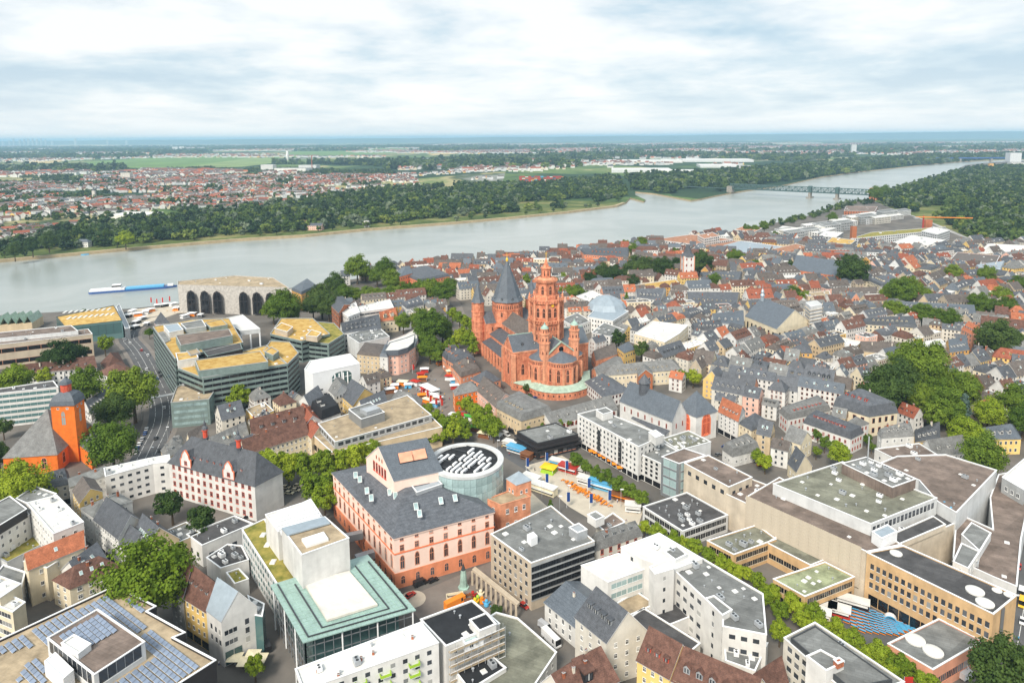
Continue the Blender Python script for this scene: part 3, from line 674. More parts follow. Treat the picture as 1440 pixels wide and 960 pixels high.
gaps = [[(60,347),(145,340),(145,333),(60,338)],[(420,322),(465,318),(465,310),(420,313)],[(570,278),(640,268),(645,262),(570,270)],[(720,297),(835,288),(835,278),(720,286)]]
X, Y = scatter(V1, 15.5, None, seed=2, avoid=gaps); gn_wood('riverside_wood', X, Y, 6, 14, 'dark green riverside wood beyond the river')
V2 = [(893,267),(947,274),(1000,273),(1030,264),(1100,256),(1260,235),(1400,223.5),(1440,222),(1440,218),(1300,220),(1100,236),(1000,246),(880,250)]
X, Y = scatter(V2, 26, None, seed=3, avoid=[[(950,277),(1010,272),(1010,264),(950,266)]]); gn_wood('floodplain_wood', X, Y, 12, 20, 'blue-green wood along the far reach of the river')
V3 = [(1232,277),(1275,264),(1300,256),(1345,243),(1380,236),(1460,233),(1460,344),(1390,342),(1345,326),(1330,312),(1290,300),(1250,290)]
X, Y = scatter(V3, 14.5, None, seed=4, avoid=[[(1355,300),(1364,298),(1395,334),(1385,336)],[(1285,305),(1330,305),(1330,290),(1290,292)]]); gn_wood('hillside_park_trees', X, Y, 6, 13.5, 'dense park trees on the slope by the railway bridge')
V4 = [(-200,345),(300,300),(500,262),(880,246),(1100,228),(1300,214),(1500,212),(1500,203),(-200,208)]
VY = [(0,236),(200,234),(560,222),(700,218),(560,212),(300,214),(120,228)]
X, Y = scatter(V4, 55, 700, .3, seed=6, avoid=[VY,[(-200,345),(300,300),(500,268),(560,250),(340,238),(-200,250)]]); gn_wood('plain_copses', X, Y, 12, 30, 'scattered copses and hedges on the distant plain', .55)
X, Y = scatter([(-100,345),(60,338),(300,300),(520,268),(560,240),(300,236),(-100,245)], 20, 110, .05, seed=8); gn_wood('garden_trees', X, Y, 5, 9, 'garden trees between the houses of the far town')
X, Y = scatter([(1080,316),(1130,305),(1190,286),(1222,281),(1228,286),(1190,292),(1130,311),(1085,320)], 14, None, seed=9); gn_wood('quay_trees', X, Y, 4, 7, 'row of bushy trees along the near river quay')
# ------------------------------------------------------------------ far town
def far_house_mesh(w, d, h, r, wall, roof, flat=False):
    b = MB(); q = [Vector(v) for v in ((-w/2,-d/2),(w/2,-d/2),(w/2,d/2),(-w/2,d/2))]
    b.prism(q, 0, h, wall, top=flat, mt=roof); c = MB()
    if not flat: roof_geo(c, q, h, r, 'gable', roof, wall, .3)
    return b, c
FHV = [(11,9,6,4,'wall_white','tile_red'),(10,9,5.5,4.5,'wall_cream','tile_brown'),(13,9,6,4,'wall_white','slate'),(12,10,6.5,4.5,'wall_offwhite','tile_orange'),(24,11,9,4,'wall_white','tile_red'),(28,12,9,3,'wall_lightgrey','slate_brown'),(16,10,8,4.5,'wall_white','tile_brown'),(12,9,6,4,'wall_yellow','tile_red')]
FHL = ['small white house with red tiled roof','small cream house with brown roof','white house with dark slate roof','off-white house with orange tiled roof','long white house with red tiled roof','long light grey block with brown roof','two-storey white house with brown roof','yellow house with red tiled roof']
FHM = []
for v in FHV:
    b, c = far_house_mesh(*v); FHM.append((b.mesh('wall'), c.mesh('roof'), b, c))
def town(polypx, sp, seed, clump, thr, ang):
    return [(x,y,ang) for x, y in zip(*scatter(polypx, sp, clump, thr, seed=seed))]
HS = town([(-60,345),(50,338),(120,317),(330,297),(440,282),(540,266),(400,250),(300,246),(-60,262)], 21, 21, 160, -.55, .5) + town([(180,262),(330,262),(330,242),(200,240)],22,22,120,-.6,.2) + town([(400,268),(590,262),(585,247),(420,246)],20,23,150,-1,.9) + town([(560,250),(760,236),(860,236),(760,224),(560,232)],38,24,200,.0,.3) + town([(0,262),(-60,262),(-60,240),(120,240),(180,256)],34,27,300,.2,.1)
HS += [(x,y,.4) for x,y in zip(*scatter([(-100,236),(300,222),(700,222),(1100,226),(1440,215),(1440,200),(-100,206)], 70, 900, .35, seed=25))]
HS += [(x,y,.4) for x,y in zip(*scatter([(120,262),(420,256),(420,240),(120,244)], 30, 160, .3, seed=28))]+[(x,y,.2) for x,y in zip(*scatter([(580,258),(760,250),(880,240),(1060,232),(880,226),(600,236)], 60, 350, .45, seed=29))]
HS += [(x,y,.4) for x,y in zip(*scatter([(500,208),(900,204),(1300,205),(1300,212),(900,216),(560,216)], 60, 900, -.2, seed=26))]
HS.sort(key=lambda t: t[0]**2+t[1]**2)
stuff = MB()
for i, (x, y, a) in enumerate(HS):
    k = rs.choice(8, p=[.12,.18,.24,.07,.06,.14,.15,.04]); an = a+rs.choice([0,math.pi/2])+rs.uniform(-.15,.15); d = math.hypot(x,y); s = 1.0 if d < 3500 else rs.uniform(1.2,2.4)
    if i < 230:
        T = thing('distant_house', FHL[k]+' in the town across the river', 'house', (x,y,0), 'houses of the far town', rz=an); mk('wall', FHM[k][0], T); mk('roof', FHM[k][1], T)
    else:
        ca, sa = math.cos(an)*s, math.sin(an)*s
        for src in FHM[k][2:]:
            o = len(stuff.v); stuff.v += [(x+vx*ca-vy*sa, y+vx*sa+vy*ca, vz*min(s,1.6)) for vx,vy,vz in src.v]; stuff.f += [tuple(o+j for j in f) for f in src.f]; mp_ = [stuff.mi(mm) for mm in src.mats]; stuff.m += [mp_[j] for j in src.m]
o = stuff.build('distant_town', kind='stuff'); o['label'] = 'speckle of distant houses spread over the plain'; o['category'] = 'town'
# big white sheds, tower blocks and works on the far plain: (px left, px right, py base, height m, depth m, wall, roof, label, name)
FARB = [(860,945,243,14,200,'wall_lightgrey','flat_white','wide pale factory hall with flat white roof beyond the harbour','factory_hall'),
 (930,985,246,18,120,'wall_white','flat_white','white domed-roof warehouse by the harbour wood','warehouse'),
 (985,1040,236,12,220,'wall_lightgrey','flat_white','long light warehouse behind the harbour factory','warehouse'),
 (745,850,232,13,240,'wall_lightgrey','flat_grey','very long grey logistics shed on the plain','warehouse'),
 (850,960,229,12,260,'wall_white','flat_white','white logistics shed with wide flat roof','warehouse'),
 (960,1060,228,14,260,'wall_lightgrey','flat_white','pale hall beside the tan field','warehouse'),
 (586,630,226,14,150,'wall_white','flat_grey','white works hall behind the garden suburb','warehouse'),
 (380,470,276,10,90,'wall_lightgrey','flat_grey','grey roofed market hall in the far town','warehouse'),
 (440,505,274,9,70,'wall_white','flat_white','low white hall at the edge of the riverside wood','warehouse'),
 (330,395,288,8,60,'wall_lightgrey','flat_grey','long low shed beside the railway line','warehouse'),
 (150,205,308,8,70,'wall_white','flat_white','white hall with pale roof behind the poplars','warehouse'),
 (15,60,272,9,90,'wall_lightgrey','flat_grey','grey hall at the edge of the far town','warehouse'),
 (367,384,241,34,40,'wall_white','flat_white','white block of the paper works','factory_block'),
 (386,430,243,22,80,'wall_white','flat_grey','white works building below the steam plume','factory_block'),
 (420,445,239,26,50,'wall_lightgrey','flat_grey','pale works building beside the brick chimney stack','factory_block'),
 (170,183,253,30,22,'wall_offwhite','flat_grey','tall beige apartment tower in the far town','apartment_tower'),
 (242,250,212,60,40,'wall_lightgrey','flat_grey','first of a pair of distant apartment towers','apartment_tower'),
 (252,259,212,64,40,'wall_lightgrey','flat_grey','taller of a pair of distant apartment towers','apartment_tower'),
 (1197,1204,219,90,40,'wall_lightgrey','flat_grey','lone pale tower block on the plain past the river','apartment_tower'),
 (1420,1436,228,55,60,'wall_lightgrey','flat_grey','grey silo block beside the second bridge','silo_block'),
 (1422,1440,236,25,40,'wall_white','flat_grey','white apartment block above the park trees','apartment_tower'),
 (1391,1397,239,30,16,'wall_ochre','slate','ochre tower with a dark roof above the park trees','brick_tower')]
for (x0,x1,yb,h,dp,wl,rf,lb,nm) in FARB:
    p = U(x0,yb); q = U(x1,yb); d = (q-p).normalized(); nn = Vector((-d.y,d.x)); H(nm, lb, nm.replace('_',' '), None, h, 'flat', wl, rf, world=[p,q,q+nn*dp,p+nn*dp], fl=0 if dp > 45 else max(3,int(h/6)), sp=6, win='std:none', indiv=False, coping=None, exc=False)
# pale apartment slabs among the trees
for i,(x,y) in enumerate([(112,286),(126,289),(140,286),(152,284),(78,303),(60,293)]):
    p = U(x-7,y+2); q = U(x+7,y); d = (q-p).normalized(); nn = Vector((-d.y,d.x)); H('apartment_slab','white apartment slab in the row before the poplars','apartment block',None,15,'flat','wall_white','flat_grey',world=[p,q,q+nn*14,p+nn*14],fl=4,sp=5,win='std:none',indiv=False,coping=None,exc=False,group='white slabs of the far town')
# works chimney with steam, church spires far off
p = U(439,240); b = MB(); b.lathe(0,0,[(3,0),(2,78),(2.2,78),(2.2,80),(0,80)],12,'chimney_brick'); tag(b.build('chimney_stack',loc=(p.x,p.y,0)),'slim brick chimney stack of the paper works','chimney')
for (x,y,hh,lb) in [(133,281,38,'slim white church tower among far town roofs'),(230,265,30,'cream church tower at the edge of the far suburb')]:
    p = U(x,y); T = thing('church_tower', lb, 'church tower', (p.x,p.y,0)); b = MB(); b.prism([(-4,-4),(4,-4),(4,4),(-4,4)],0,hh*.7,'wall_offwhite'); b.build('wall',T); b = MB(); b.lathe(0,0,[(5,hh*.7),(0,hh)],4,'slate',math.pi/4); b.build('spire',T)
# city skyline at the left end of the horizon
for i,(x,h,w) in enumerate([(4,150,60),(13,170,50),(19,245,45),(28,200,60),(34,225,50),(40,230,60),(46,235,45),(52,220,60),(58,240,40),(64,200,50),(73,140,60),(106,230,60),(151,180,40),(178,150,70)]):
    p = U(x,198); s = 25000/p.y; p = Vector((p.x*s,25000)); T = thing('skyscraper','hazy skyscraper of the skyline on the horizon','skyscraper',(p.x,p.y,0),'skyline towers'); b = MB(); b.box(-w/2,-w/2,0,w/2,w/2,h,'wall_grey'); b.build('tower_body',T); b = MB(); b.box(-w*.3,-w*.3,h+.01,w*.3,w*.3,h*1.05,'wall_grey'); b.build('tower_top',T)
mat('bridge_steel',(.07,.12,.115),.6,.1,rnd_amt=0)
# ------------------------------------------------------------------ railway bridge
A = U(1027,270.5); Bp = U(1222,280.5); d = (Bp-A); Lb = d.length; du = d/Lb; a = math.atan2(d.y,d.x)
T = thing('railway_bridge','green steel truss railway bridge on stone piers across the river','bridge',(A.x,A.y,0),rz=a)
zd = 12.; zt = 27.; b = MB(); b.box(-160,-4.5,zd-1.2,Lb+10,4.5,zd,'bridge_steel'); b.build('deck',T)
npan = 44
for s in (-1,1):
    b = MB(); y = s*4.7
    b.box(0,y-.5,zd+.01,Lb,y+.5,zd+1.6,'bridge_steel'); b.box(0,y-.5,zt-1.4,Lb,y+.5,zt,'bridge_steel')
    for k in range(npan):
        x0, x1 = Lb*k/npan, Lb*(k+1)/npan; b.bar((x0,y,zd+1.2),(x0,y,zt-1),1.1,'bridge_steel'); b.bar((x0,y,zd+1.2) if k%2 else (x0,y,zt-1),(x1,y,zt-1) if k%2 else (x1,y,zd+1.2),1.1,'bridge_steel')
    b.build('truss',T)
for x in (1114,1164):
    p = U(x,281); k = (p-A).dot(du); b = MB(); b.prism([(k-6,-14),(k,-18),(k+6,-14),(k+6,14),(k,18),(k-6,14)],-6,-1,'quay_stone'); b.build('pier_foot',T)
    b = MB(); b.prism([(k-3,-7),(k+3,-7),(k+3,7),(k-3,7)],-1.01,zd-1.21,'quay_stone'); b.build('pier',T); b = MB(); b.box(k-4,-6.5,zd+.02,k+4,6.5,zt+2.5,'bridge_steel'); b.build('portal',T)
for k,w in ((-8,16),(Lb+2,18)):
    b = MB(); b.box(k,-9,0,k+w,9,zt+(4 if k > 0 else -8),'sandstone' if k > 0 else 'quay_stone'); b.build('abutment',T)
p = U(1355,231); q = U(1420,226); T = thing('road_bridge','distant flat blue road bridge at the river bend','bridge',(0,0,0)); b = MB()
p = U(1300,227.5); q = U(1425,227); b.bar((p.x,p.y,22),(q.x,q.y,22),16,'paint_blue',7); b.build('deck',T)
for k in (.1,.4,.75): c = p.lerp(q,k); b = MB(); b.box(c.x-5,c.y-8,-5,c.x+5,c.y+8,18.4,'quay_stone'); b.build('pier',T)
# ------------------------------------------------------------------ cathedral
c0 = U(768,533); ex = Vector((-.377,.926)); ex.normalize(); 
T = thing('cathedral','red sandstone cathedral with octagonal towers, slate roofs and copper-green choir ring','cathedral',(c0.x,c0.y,0),rz=math.atan2(ex.y,ex.x))
ey = Vector((-ex.y,ex.x))
def cw(x,y): return c0+ex*x+ey*y
def cz(x,y,py): return ZAT(cw(x,y),py)
EXCL.append([cw(-42,-34),cw(92,-34),cw(92,34),cw(-42,34)])
def cpart(name, fn, parent=T, kind=None):
    b = MB(); fn(b); return b.build(name, parent, kind=kind)
def rect(x0,y0,x1,y1): return [Vector((x0,y0)),Vector((x1,y0)),Vector((x1,y1)),Vector((x0,y1))]
SS = 'sandstone'
TE = cz(0,24,488); TR = cz(0,24,468)      # transept eaves / ridge
TE = max(24,min(34,TE)); TR = TE+9
# nave, aisles
NE, NR = TE-1, TE+7
def band(b, poly, z0, z1, m, o=.35): b.prism([tuple(p) for p in inset(ccw([Vector(q) for q in poly]),-o)], z0, z1, m, bot=True)
def winrow(poly_edge, n, z, w, h, par, style='arch:frame_stone:glass_dark', nm='window', m=2):
    p, q = [Vector(v) for v in poly_edge]; Ln = (q-p).length
    for k in range(n):
        g = (Ln-2*m)/n; put_win(par, 0, 0, p, q, m+g*(k+.5), z, w, h, style)
nv = cpart('nave_wall', lambda b: b.prism(rect(8,-8,74,8),0,NE,SS,top=False))
cpart('nave_roof', lambda b: roof_geo(b, rect(8,-8,74,8), NE, NR-NE+1, 'gable', 'slate_brown', SS))
for s in (-1,1):
    y0, y1 = (8,17) if s > 0 else (-17,-8); q = rect(8,y0,72,y1)
    if s > 0: q = [q[2],q[3],q[0],q[1]]
    cpart('aisle_wall', lambda b: b.prism(rect(8,y0,72,y1),0,TE*.62,SS,top=False)); cpart('aisle_roof', lambda b: roof_geo(b, q, TE*.62, 4.5, 'shed', 'slate', SS))
    y2, y3 = (17.01,24) if s > 0 else (-24,-17.01); q2 = rect(9,y2,68,y3)
    if s > 0: q2 = [q2[2],q2[3],q2[0],q2[1]]
    cpart('chapel_wall', lambda b: b.prism(rect(9,y2,68,y3),0,TE*.42,SS,top=False)); cpart('chapel_roof', lambda b: roof_geo(b, q2, TE*.42, 3.2, 'shed', 'slate', SS))
    e = ((68,y3),(9,y3)) if s > 0 else ((9,y2),(68,y2))
    winrow(e, 9, 3, 3, TE*.26, T)
    e = ((72,8.02),(8,8.02)) if s > 0 else ((8,-8.02),(72,-8.02)); winrow(e, 9, TE*.80, 1.6, 3.2, T)
    for k in range(10):
        x = 9+k*6.5; cpart('buttress', lambda b: b.box(x-.5,(24.0 if s > 0 else -25.0),0,x+.5,(25.0 if s > 0 else -24.0),TE*.40,'sandstone_pale'))
# west transept
q = rect(-9,-29,9,29); cpart('transept_wall', lambda b: b.prism(q,0,TE,SS,top=False))
cpart('transept_roof', lambda b: roof_geo(b, [q[1],q[2],q[3],q[0]], TE, TR-TE, 'gable', 'slate_blue', SS, .3))
cpart('transept_cornice', lambda b: band(b, q, TE-1.6, TE-.5, 'sandstone_pale'))
for e in (((9,29.02),(-9,29.02)),): winrow(e, 1, TE*.30, 3.4, TE*.36, T); winrow(e, 3, TE-6.5, 1.3, 3, T)
cpart('ridge_capping', lambda b: b.bar((0,-29,TR+.15),(0,29,TR+.15),.5,'copper_green'))
for x, yy in ((-9.02,22),(-9.02,14)): put_win(T,0,0,Vector((x,yy+2)),Vector((x,yy-2)),2,TE*.34,2.6,TE*.32,'arch:frame_stone:glass_dark')
for (x,y) in ((-9,29),(9,29)): cpart('corner_buttress', lambda b: b.prism(rect(x-1.3,y-1.3,x+1.3,y+1.3),0,TE-2,'sandstone_pale'))
for k in range(2): mk('dormer', dormer_mesh('slate','slate'), T, (-6.5,8+k*9+4,TE+2.6), rz=-math.pi/2, sc=(1.5,1.5,1.5))
# west choir: three conches, gabled middle, flanking towers
q = rect(-24,-11,-9.01,11); cpart('choir_wall', lambda b: b.prism(q,0,TE-1,SS,top=False)); cpart('choir_roof', lambda b: roof_geo(b, [q[0],q[1],q[2],q[3]], TE-1, 8.5, 'gable', 'slate_blue', SS))
cpart('gable_rose', lambda b: b.face([(-24.12, 1.8*math.cos(t), TE+2.6+1.8*math.sin(t)) for t in np.linspace(0,6.283,17)[:-1]][::-1], 'glass_dark'))
cpart('gable_coping', lambda b: (b.bar((-24.2,-11,TE-.8),(-24.2,0,TE+7.9),.8,'copper_pale'), b.bar((-24.2,11,TE-.8),(-24.2,0,TE+7.9),.8,'copper_pale'), b.bar((-24,0,TE+7.8),(-9,0,TE+7.8),.5,'copper_green')))
def conch(cx, cy, r, a0, a1, ze, label):
    n = 5; P = [(cx+r*math.cos(a0+(a1-a0)*k/n), cy+r*math.sin(a0+(a1-a0)*k/n)) for k in range(n+1)]
    w = cpart('conch_wall', lambda b: b.prism(ccw([Vector(p) for p in P]),0,ze,SS))
    P = ccw([Vector(p) for p in P])
    cpart('conch_roof', lambda b: [b.face([(*p,ze+.02),(*q_,ze+.02),(cx,cy,ze+5.5)], 'slate_blue') for p, q_ in zip(inset(P,-.5), inset(P,-.5)[1:]+inset(P,-.5)[:1])])
    for k in range(len(P)):
        p, q_ = P[k], P[(k+1)%len(P)]; Ln = (q_-p).length
        if Ln > 1.9*r: continue
        put_win(T,0,0,p,q_,Ln/2,8.5,2.4,ze*.44,'arch:frame_stone:glass_dark')
        for j in range(4): put_win(T,0,0,p,q_,Ln*(j+.5)/4,ze-3.2,.95,2.0,'arch:frame_stone:glass_dark')
        cpart('pier_strip', lambda b: b.box(p.x-.7,p.y-.7,0,p.x+.7,p.y+.7,ze-4,'sandstone_pale'))
    cpart('conch_cornice', lambda b: band(b, P, ze-4.2, ze-3.7, 'sandstone_pale')); cpart('conch_eave', lambda b: band(b, P, ze-.8, ze-.05, 'sandstone_pale', .5))
ZE = TE-4
conch(-24, 0, 10.5, math.pi/2, math.pi*1.5, ZE, 'w'); conch(-16, 10.9, 8.5, 0, math.pi, ZE, 'n'); conch(-16, -10.9, 8.5, math.pi, 2*math.pi, ZE, 's')
# low choir ring under a copper roof
n = 10; ring = [(-9,30)]+[(-22+19.5*math.cos(t), 22.5*math.sin(t)) for t in np.linspace(math.pi*.52,math.pi*1.48,n)]+[(-9,-30)]
ring = ccw([Vector(p) for p in ring]); inn = inset(ring, 6.5)
cpart('choir_ring_wall', lambda b: b.prism(ring,0,5.2,'sandstone',top=False))
cpart('choir_ring_roof', lambda b: [b.face([(*p,5.2),(*q_,5.2),(*s_,7.6),(*r_,7.6)], 'copper_pale') for p,q_,r_,s_ in zip(inset(ring,-.5), inset(ring,-.5)[1:]+inset(ring,-.5)[:1], inn, inn[1:]+inn[:1])])
for k in range(len(ring)):
    p, q_ = ring[k], ring[(k+1)%len(ring)]; Ln = (q_-p).length
    if 3 < Ln < 30:
        for j in range(int(Ln/3.2)): put_win(T,0,0,p,q_,Ln*(j+.5)/int(Ln/3.2),1.8,1.1,1.9,'std:frame_stone:glass_dark')
# octagon towers
def octo(b, cx, cy, prof, m, n=8): b.lathe(cx,cy,prof,n,m,math.pi/8)
def ringwin(par, cx, cy, r, n, z, w, h, st='arch:frame_stone:glass_dark', per=1):
    P = [Vector((cx+r*math.cos(math.pi/8+2*math.pi*k/n), cy+r*math.sin(math.pi/8+2*math.pi*k/n))) for k in range(n)]
    for k in range(n):
        p, q_ = P[k], P[(k+1)%n]; Ln = (q_-p).length
        for j in range(per): put_win(par,0,0,p,q_,Ln*(j+.5)/per,z,w,h,st)
def flank(x, y, zt, r):
    t = cpart('flank_tower', lambda b: octo(b,x,y,[(r,0),(r,zt-13),(r*1.12,zt-13),(r*1.12,zt-12),(r*.92,zt-12),(r*.92,zt-6.5),(r*1.05,zt-6.5),(r*1.05,zt-5.7),(r*.72,zt-5.7),(r*.72,zt-3),(r*.82,zt-3),(r*.82,zt-2.4)],'sandstone_pale'))
    cpart('tower_cap', lambda b: octo(b,x,y,[(r*.8,zt-2.4),(r*.55,zt-1),(r*.2,zt),(0,zt+2)],'copper_green'), t)
    for z, rr, w in ((zt-11,r*.92,1.1),(zt-5.4,r*.72,.8),(zt-20,r,1.0)): ringwin(t,x,y,rr,8,z,w,2.4)
ftz = cz(-19,10,455)
flank(-21.5,11.2,ftz,3.6); flank(-21.5,-11.2,ftz,3.6)
# west crossing tower
zz = lambda py: cz(0,0,py)
zb, z1, z2, z3, z4, z5, ztip = TE-2, zz(449), zz(418), zz(394), zz(378), zz(366), zz(360)
z1 = zz(451); z2 = zz(420); z3 = zz(392); z4 = zz(378); ztip = zz(362)
R1 = 11.6
z3 = zz(393); z4 = zz(376)
wt = cpart('west_tower', lambda b: (octo(b,0,0,[(R1,zb),(R1,z1),(R1*1.08,z1),(R1*1.08,z1+1.2),(R1*.97,z1+1.2),(R1*.97,z2-1.4),(R1*1.07,z2-1.4),(R1*1.07,z2),(R1*.80,z2+.2),(R1*.74,z2+3),(R1*.66,z2+3.4),(R1*.60,z3-1.4),(R1*.68,z3-1.4),(R1*.68,z3-.6)],SS)))
cpart('tower_roof', lambda b: octo(b,0,0,[(R1*.66,z3-.6),(R1*.46,z3+1.6),(R1*.36,z3+2.0)],'sandstone_pale'), wt)
cpart('lantern', lambda b: octo(b,0,0,[(R1*.30,z3+2.0),(R1*.29,z4-.6),(R1*.35,z4-.6),(R1*.35,z4),(R1*.20,z4+.4),(R1*.14,z4+2.4),(R1*.11,z4+2.6),(R1*.05,ztip-1),(0,ztip)],SS), wt)
ringwin(wt,0,0,R1*.97,8,z1+4.5,2.5,7.5,per=2); ringwin(wt,0,0,R1*.655,8,z2+4,2.2,(z3-z2)*.5); ringwin(wt,0,0,R1,8,zb+7,1.4,4.5,per=3); ringwin(wt,0,0,R1*.30,8,z3+2.8,1.2,(z4-z3)*.5)
ringwin(wt,0,0,R1,8,z1-4.5,1.1,3.2,per=4); ringwin(wt,0,0,R1*.97,8,z1+13.6,.7,1.6,per=5)
for nm, r_, z_ in (('gallery',R1*1.1,z1+1.25),('gallery',R1*1.09,z2+.05),('gallery',R1*.68,z3-.55)):
    cpart(nm, lambda b: [b.bar((r_*math.cos(t),r_*math.sin(t),z_),(r_*math.cos(t),r_*math.sin(t),z_+1.3),.35,'sandstone_pale') for t in np.linspace(0,6.283,41)[:-1]]+[b.bar((r_*math.cos(math.pi/8+k*math.pi/4),r_*math.sin(math.pi/8+k*math.pi/4),z_+1.4),(r_*math.cos(math.pi/8+(k+1)*math.pi/4),r_*math.sin(math.pi/8+(k+1)*math.pi/4),z_+1.4),.4,'sandstone_pale') for k in range(8)], wt)
for k in range(8):
    t = math.pi/8+k*math.pi/4; cpart('pinnacle', lambda b: b.lathe(R1*1.0*math.cos(t),R1*1.0*math.sin(t),[(.7,z2),(.7,z2+2.5),(.95,z2+2.5),(0,z2+5.2)],4,'sandstone_pale'), wt)
    cpart('clasp_buttress', lambda b: b.lathe(R1*math.cos(t),R1*math.sin(t),[(1.0,zb),(1.0,z2-1.5),(0,z2-1)],6,'sandstone_pale'), wt)
cpart('clock_face', lambda b: b.face([(-R1*.92-.25, 1.05*math.cos(t)+0, z2-2.6+1.05*math.sin(t)) for t in np.linspace(0,6.283,17)[:-1]][::-1], 'paint_yellow'), wt)
cpart('finial_cross', lambda b: (b.bar((0,0,ztip-.2),(0,0,ztip+4),.25,'paint_yellow'), b.bar((0,-1,ztip+2.8),(0,1,ztip+2.8),.25,'paint_yellow')), wt)
# east tower and flank towers
exx = 74; ze1 = cz(exx,0,449); ze2 = cz(exx,0,421); ze3 = cz(exx,0,364)
et = cpart('east_tower', lambda b: octo(b,exx,0,[(12.3,NE-4),(12.3,ze2-6.5),(12.7,ze2-6.5),(12.7,ze2-6),(12.3,ze2-6),(12.3,ze2-.6),(12.9,ze2-.6),(12.9,ze2)],SS))
cpart('spire', lambda b: octo(b,exx,0,[(13.4,ze2-.1),(11.2,ze2+3),(7.2,(ze2+ze3)/2-2),(0,ze3)],'slate_blue'), et)
cpart('spire_finial', lambda b: (octo(b,exx,0,[(.8,ze3-2),(1.1,ze3-.5),(.2,ze3+1.2),(.15,ze3+5)],'paint_yellow')), et)
ringwin(et,exx,0,12.3,8,ze2-5.6,1.15,3.4,per=5); ringwin(et,exx,0,12.3,8,ze2-12,2.2,4.2)
for k in range(8):
    t = k*math.pi/4; mk('dormer', dormer_mesh('slate_blue','slate_blue'), et, (exx+11.3*math.cos(t),11.3*math.sin(t),ze2+1.3), rz=t+math.pi/2, sc=(1.6,1.6,1.6))
q = rect(70,-20,88,20); cpart('east_block', lambda b: b.prism(q,0,NE,SS,top=False)); cpart('east_block_roof', lambda b: roof_geo(b,[q[1],q[2],q[3],q[0]],NE,7,'gable','slate',SS))
winrow(((70,19.98),(70,9)),1,NE-7,1.6,3.6,T)
q = rect(84,-7,98,7); cpart('east_choir', lambda b: b.prism(q,0,NE-1,SS,top=False)); cpart('east_choir_roof', lambda b: roof_geo(b,q,NE-1,6,'gable','slate',SS))
for s in (1,-1):
    x, y = 79, 23.5*s; e1 = cz(x,y,424) if s > 0 else cz(x,y,419); e2 = cz(x,y,396) if s > 0 else cz(x,y,391)
    ft = cpart('round_tower', lambda b: b.lathe(x,y,[(5.2,0),(5.2,e1-16),(5.5,e1-16),(5.5,e1-15),(5.1,e1-15),(5.1,e1-8),(5.4,e1-8),(5.4,e1-7.4),(5.0,e1-7.4),(5.0,e1-.6),(5.5,e1-.6),(5.5,e1)],16,SS))
    cpart('spire', lambda b: b.lathe(x,y,[(5.8,e1-.1),(4.4,e1+3),(0,e2)],8,'slate_blue'), ft)
    ringwin(ft,x,y,5.0,8,e1-5.5,1.4,3.6); ringwin(ft,x,y,5.1,8,e1-13,.7,2.0)
    for zz_ in (e1-22,e1-29,e1-36):
        if zz_ > 4: ringwin(ft,x,y,5.2,8,zz_,.5,1.6); cpart('string_course', lambda b: b.lathe(x,y,[(5.2,zz_-2),(5.5,zz_-2),(5.5,zz_-1.5),(5.2,zz_-1.5)],16,'sandstone_pale'), ft)
# ------------------------------------------------------------------ named buildings of the foreground, from their eave corners
# --- store with solar roof
h = 21
T, q, o = H('department_store','flat-roofed department store covered in rows of solar panels','store',[(-120,958),(162,826),(220,855),(207,862),(261,892),(244,899),(304,931),(240,972),(-60,1120),(-260,1060)],h,'flat','dark_panel','flat_tan',fl=0,par=.8)
STORE = (T, q, o, h)
dirA = (U(304,931,h)-U(162,826,h)).normalized(); dirB = (U(0,903,h)-U(162,826,h)).normalized()
pent = quad([(66,898),(132,950),(204,903)],h+5.5); XP(T,o,None,h,h+5.5,'wall_lightgrey','flat_brown',world=pent,fl=1,sp=2.6,win='hole:frame_white:glass',ww=2.3,wh=4.2)
XP(T,o,[(62,930),(89,955),(104,942),(78,917)],h,h+4.5,'white_metal','white_metal',coping=None)
XP(T,o,[(86,905),(110,920),(128,906),(104,893)],h+5.5,h+7.2,'wall_lightgrey','flat_white')
pm = shared('solar_panel', lambda b: (b.face([(-.95,-.6,.25),(.95,-.6,.25),(.95,.6,.62),(-.95,.6,.62)],'solar'), b.face([(-.95,.6,.62),(.95,.6,.62),(.95,.62,.05),(-.95,.62,.05)],'white_metal'), b.face([(-.95,-.63,.24),(.95,-.63,.24),(.95,-.6,.26),(-.95,-.6,.26)],'white_metal')))
ang = math.atan2(dirA.y,dirA.x); e2 = Vector((-dirA.y,dirA.x)); org = U(162,826,h); inn = inset(ccw([Vector(p) for p in q]),2.2); pin = inset(ccw(pent),-1.8); SP = []
for i in range(-4,60):
    for j in range(-80,4):
        p = org+dirA*(i*2.05+1)+e2*(-1 if e2.y > 0 else 1)*(-j*1.8+1)
        if not inpoly(inn,p.x,p.y) or inpoly(pin,p.x,p.y): continue
        sx, sy = PJ(p.x,p.y,h)
        if sx < -10 or sy > 975 or i%15 == 14 or j%13 == 12: continue
        if inpoly([(-20,930),(55,905),(95,965),(-20,975)],sx,sy) and not inpoly([(15,960),(50,925),(75,960)],sx,sy): continue
        SP.append(p)
SP.sort(key=lambda v: v.length); b = MB()
for k,p in enumerate(SP):
    if k < 280: mk('solar_panel',pm,T,(p.x-o[0],p.y-o[1],h),rz=ang)
    else:
        ca_,sa_ = math.cos(ang),math.sin(ang)
        for pts,m_ in (([(-.95,-.6,.25),(.95,-.6,.25),(.95,.6,.62),(-.95,.6,.62)],'solar'),([(-.95,.6,.62),(.95,.6,.62),(.95,.62,.05),(-.95,.62,.05)],'white_metal')): b.face([(p.x-o[0]+x*ca_-y*sa_,p.y-o[1]+x*sa_+y*ca_,h+z) for x,y,z in pts],m_)
if b.f: b.build('solar_panels',T,kind='stuff')
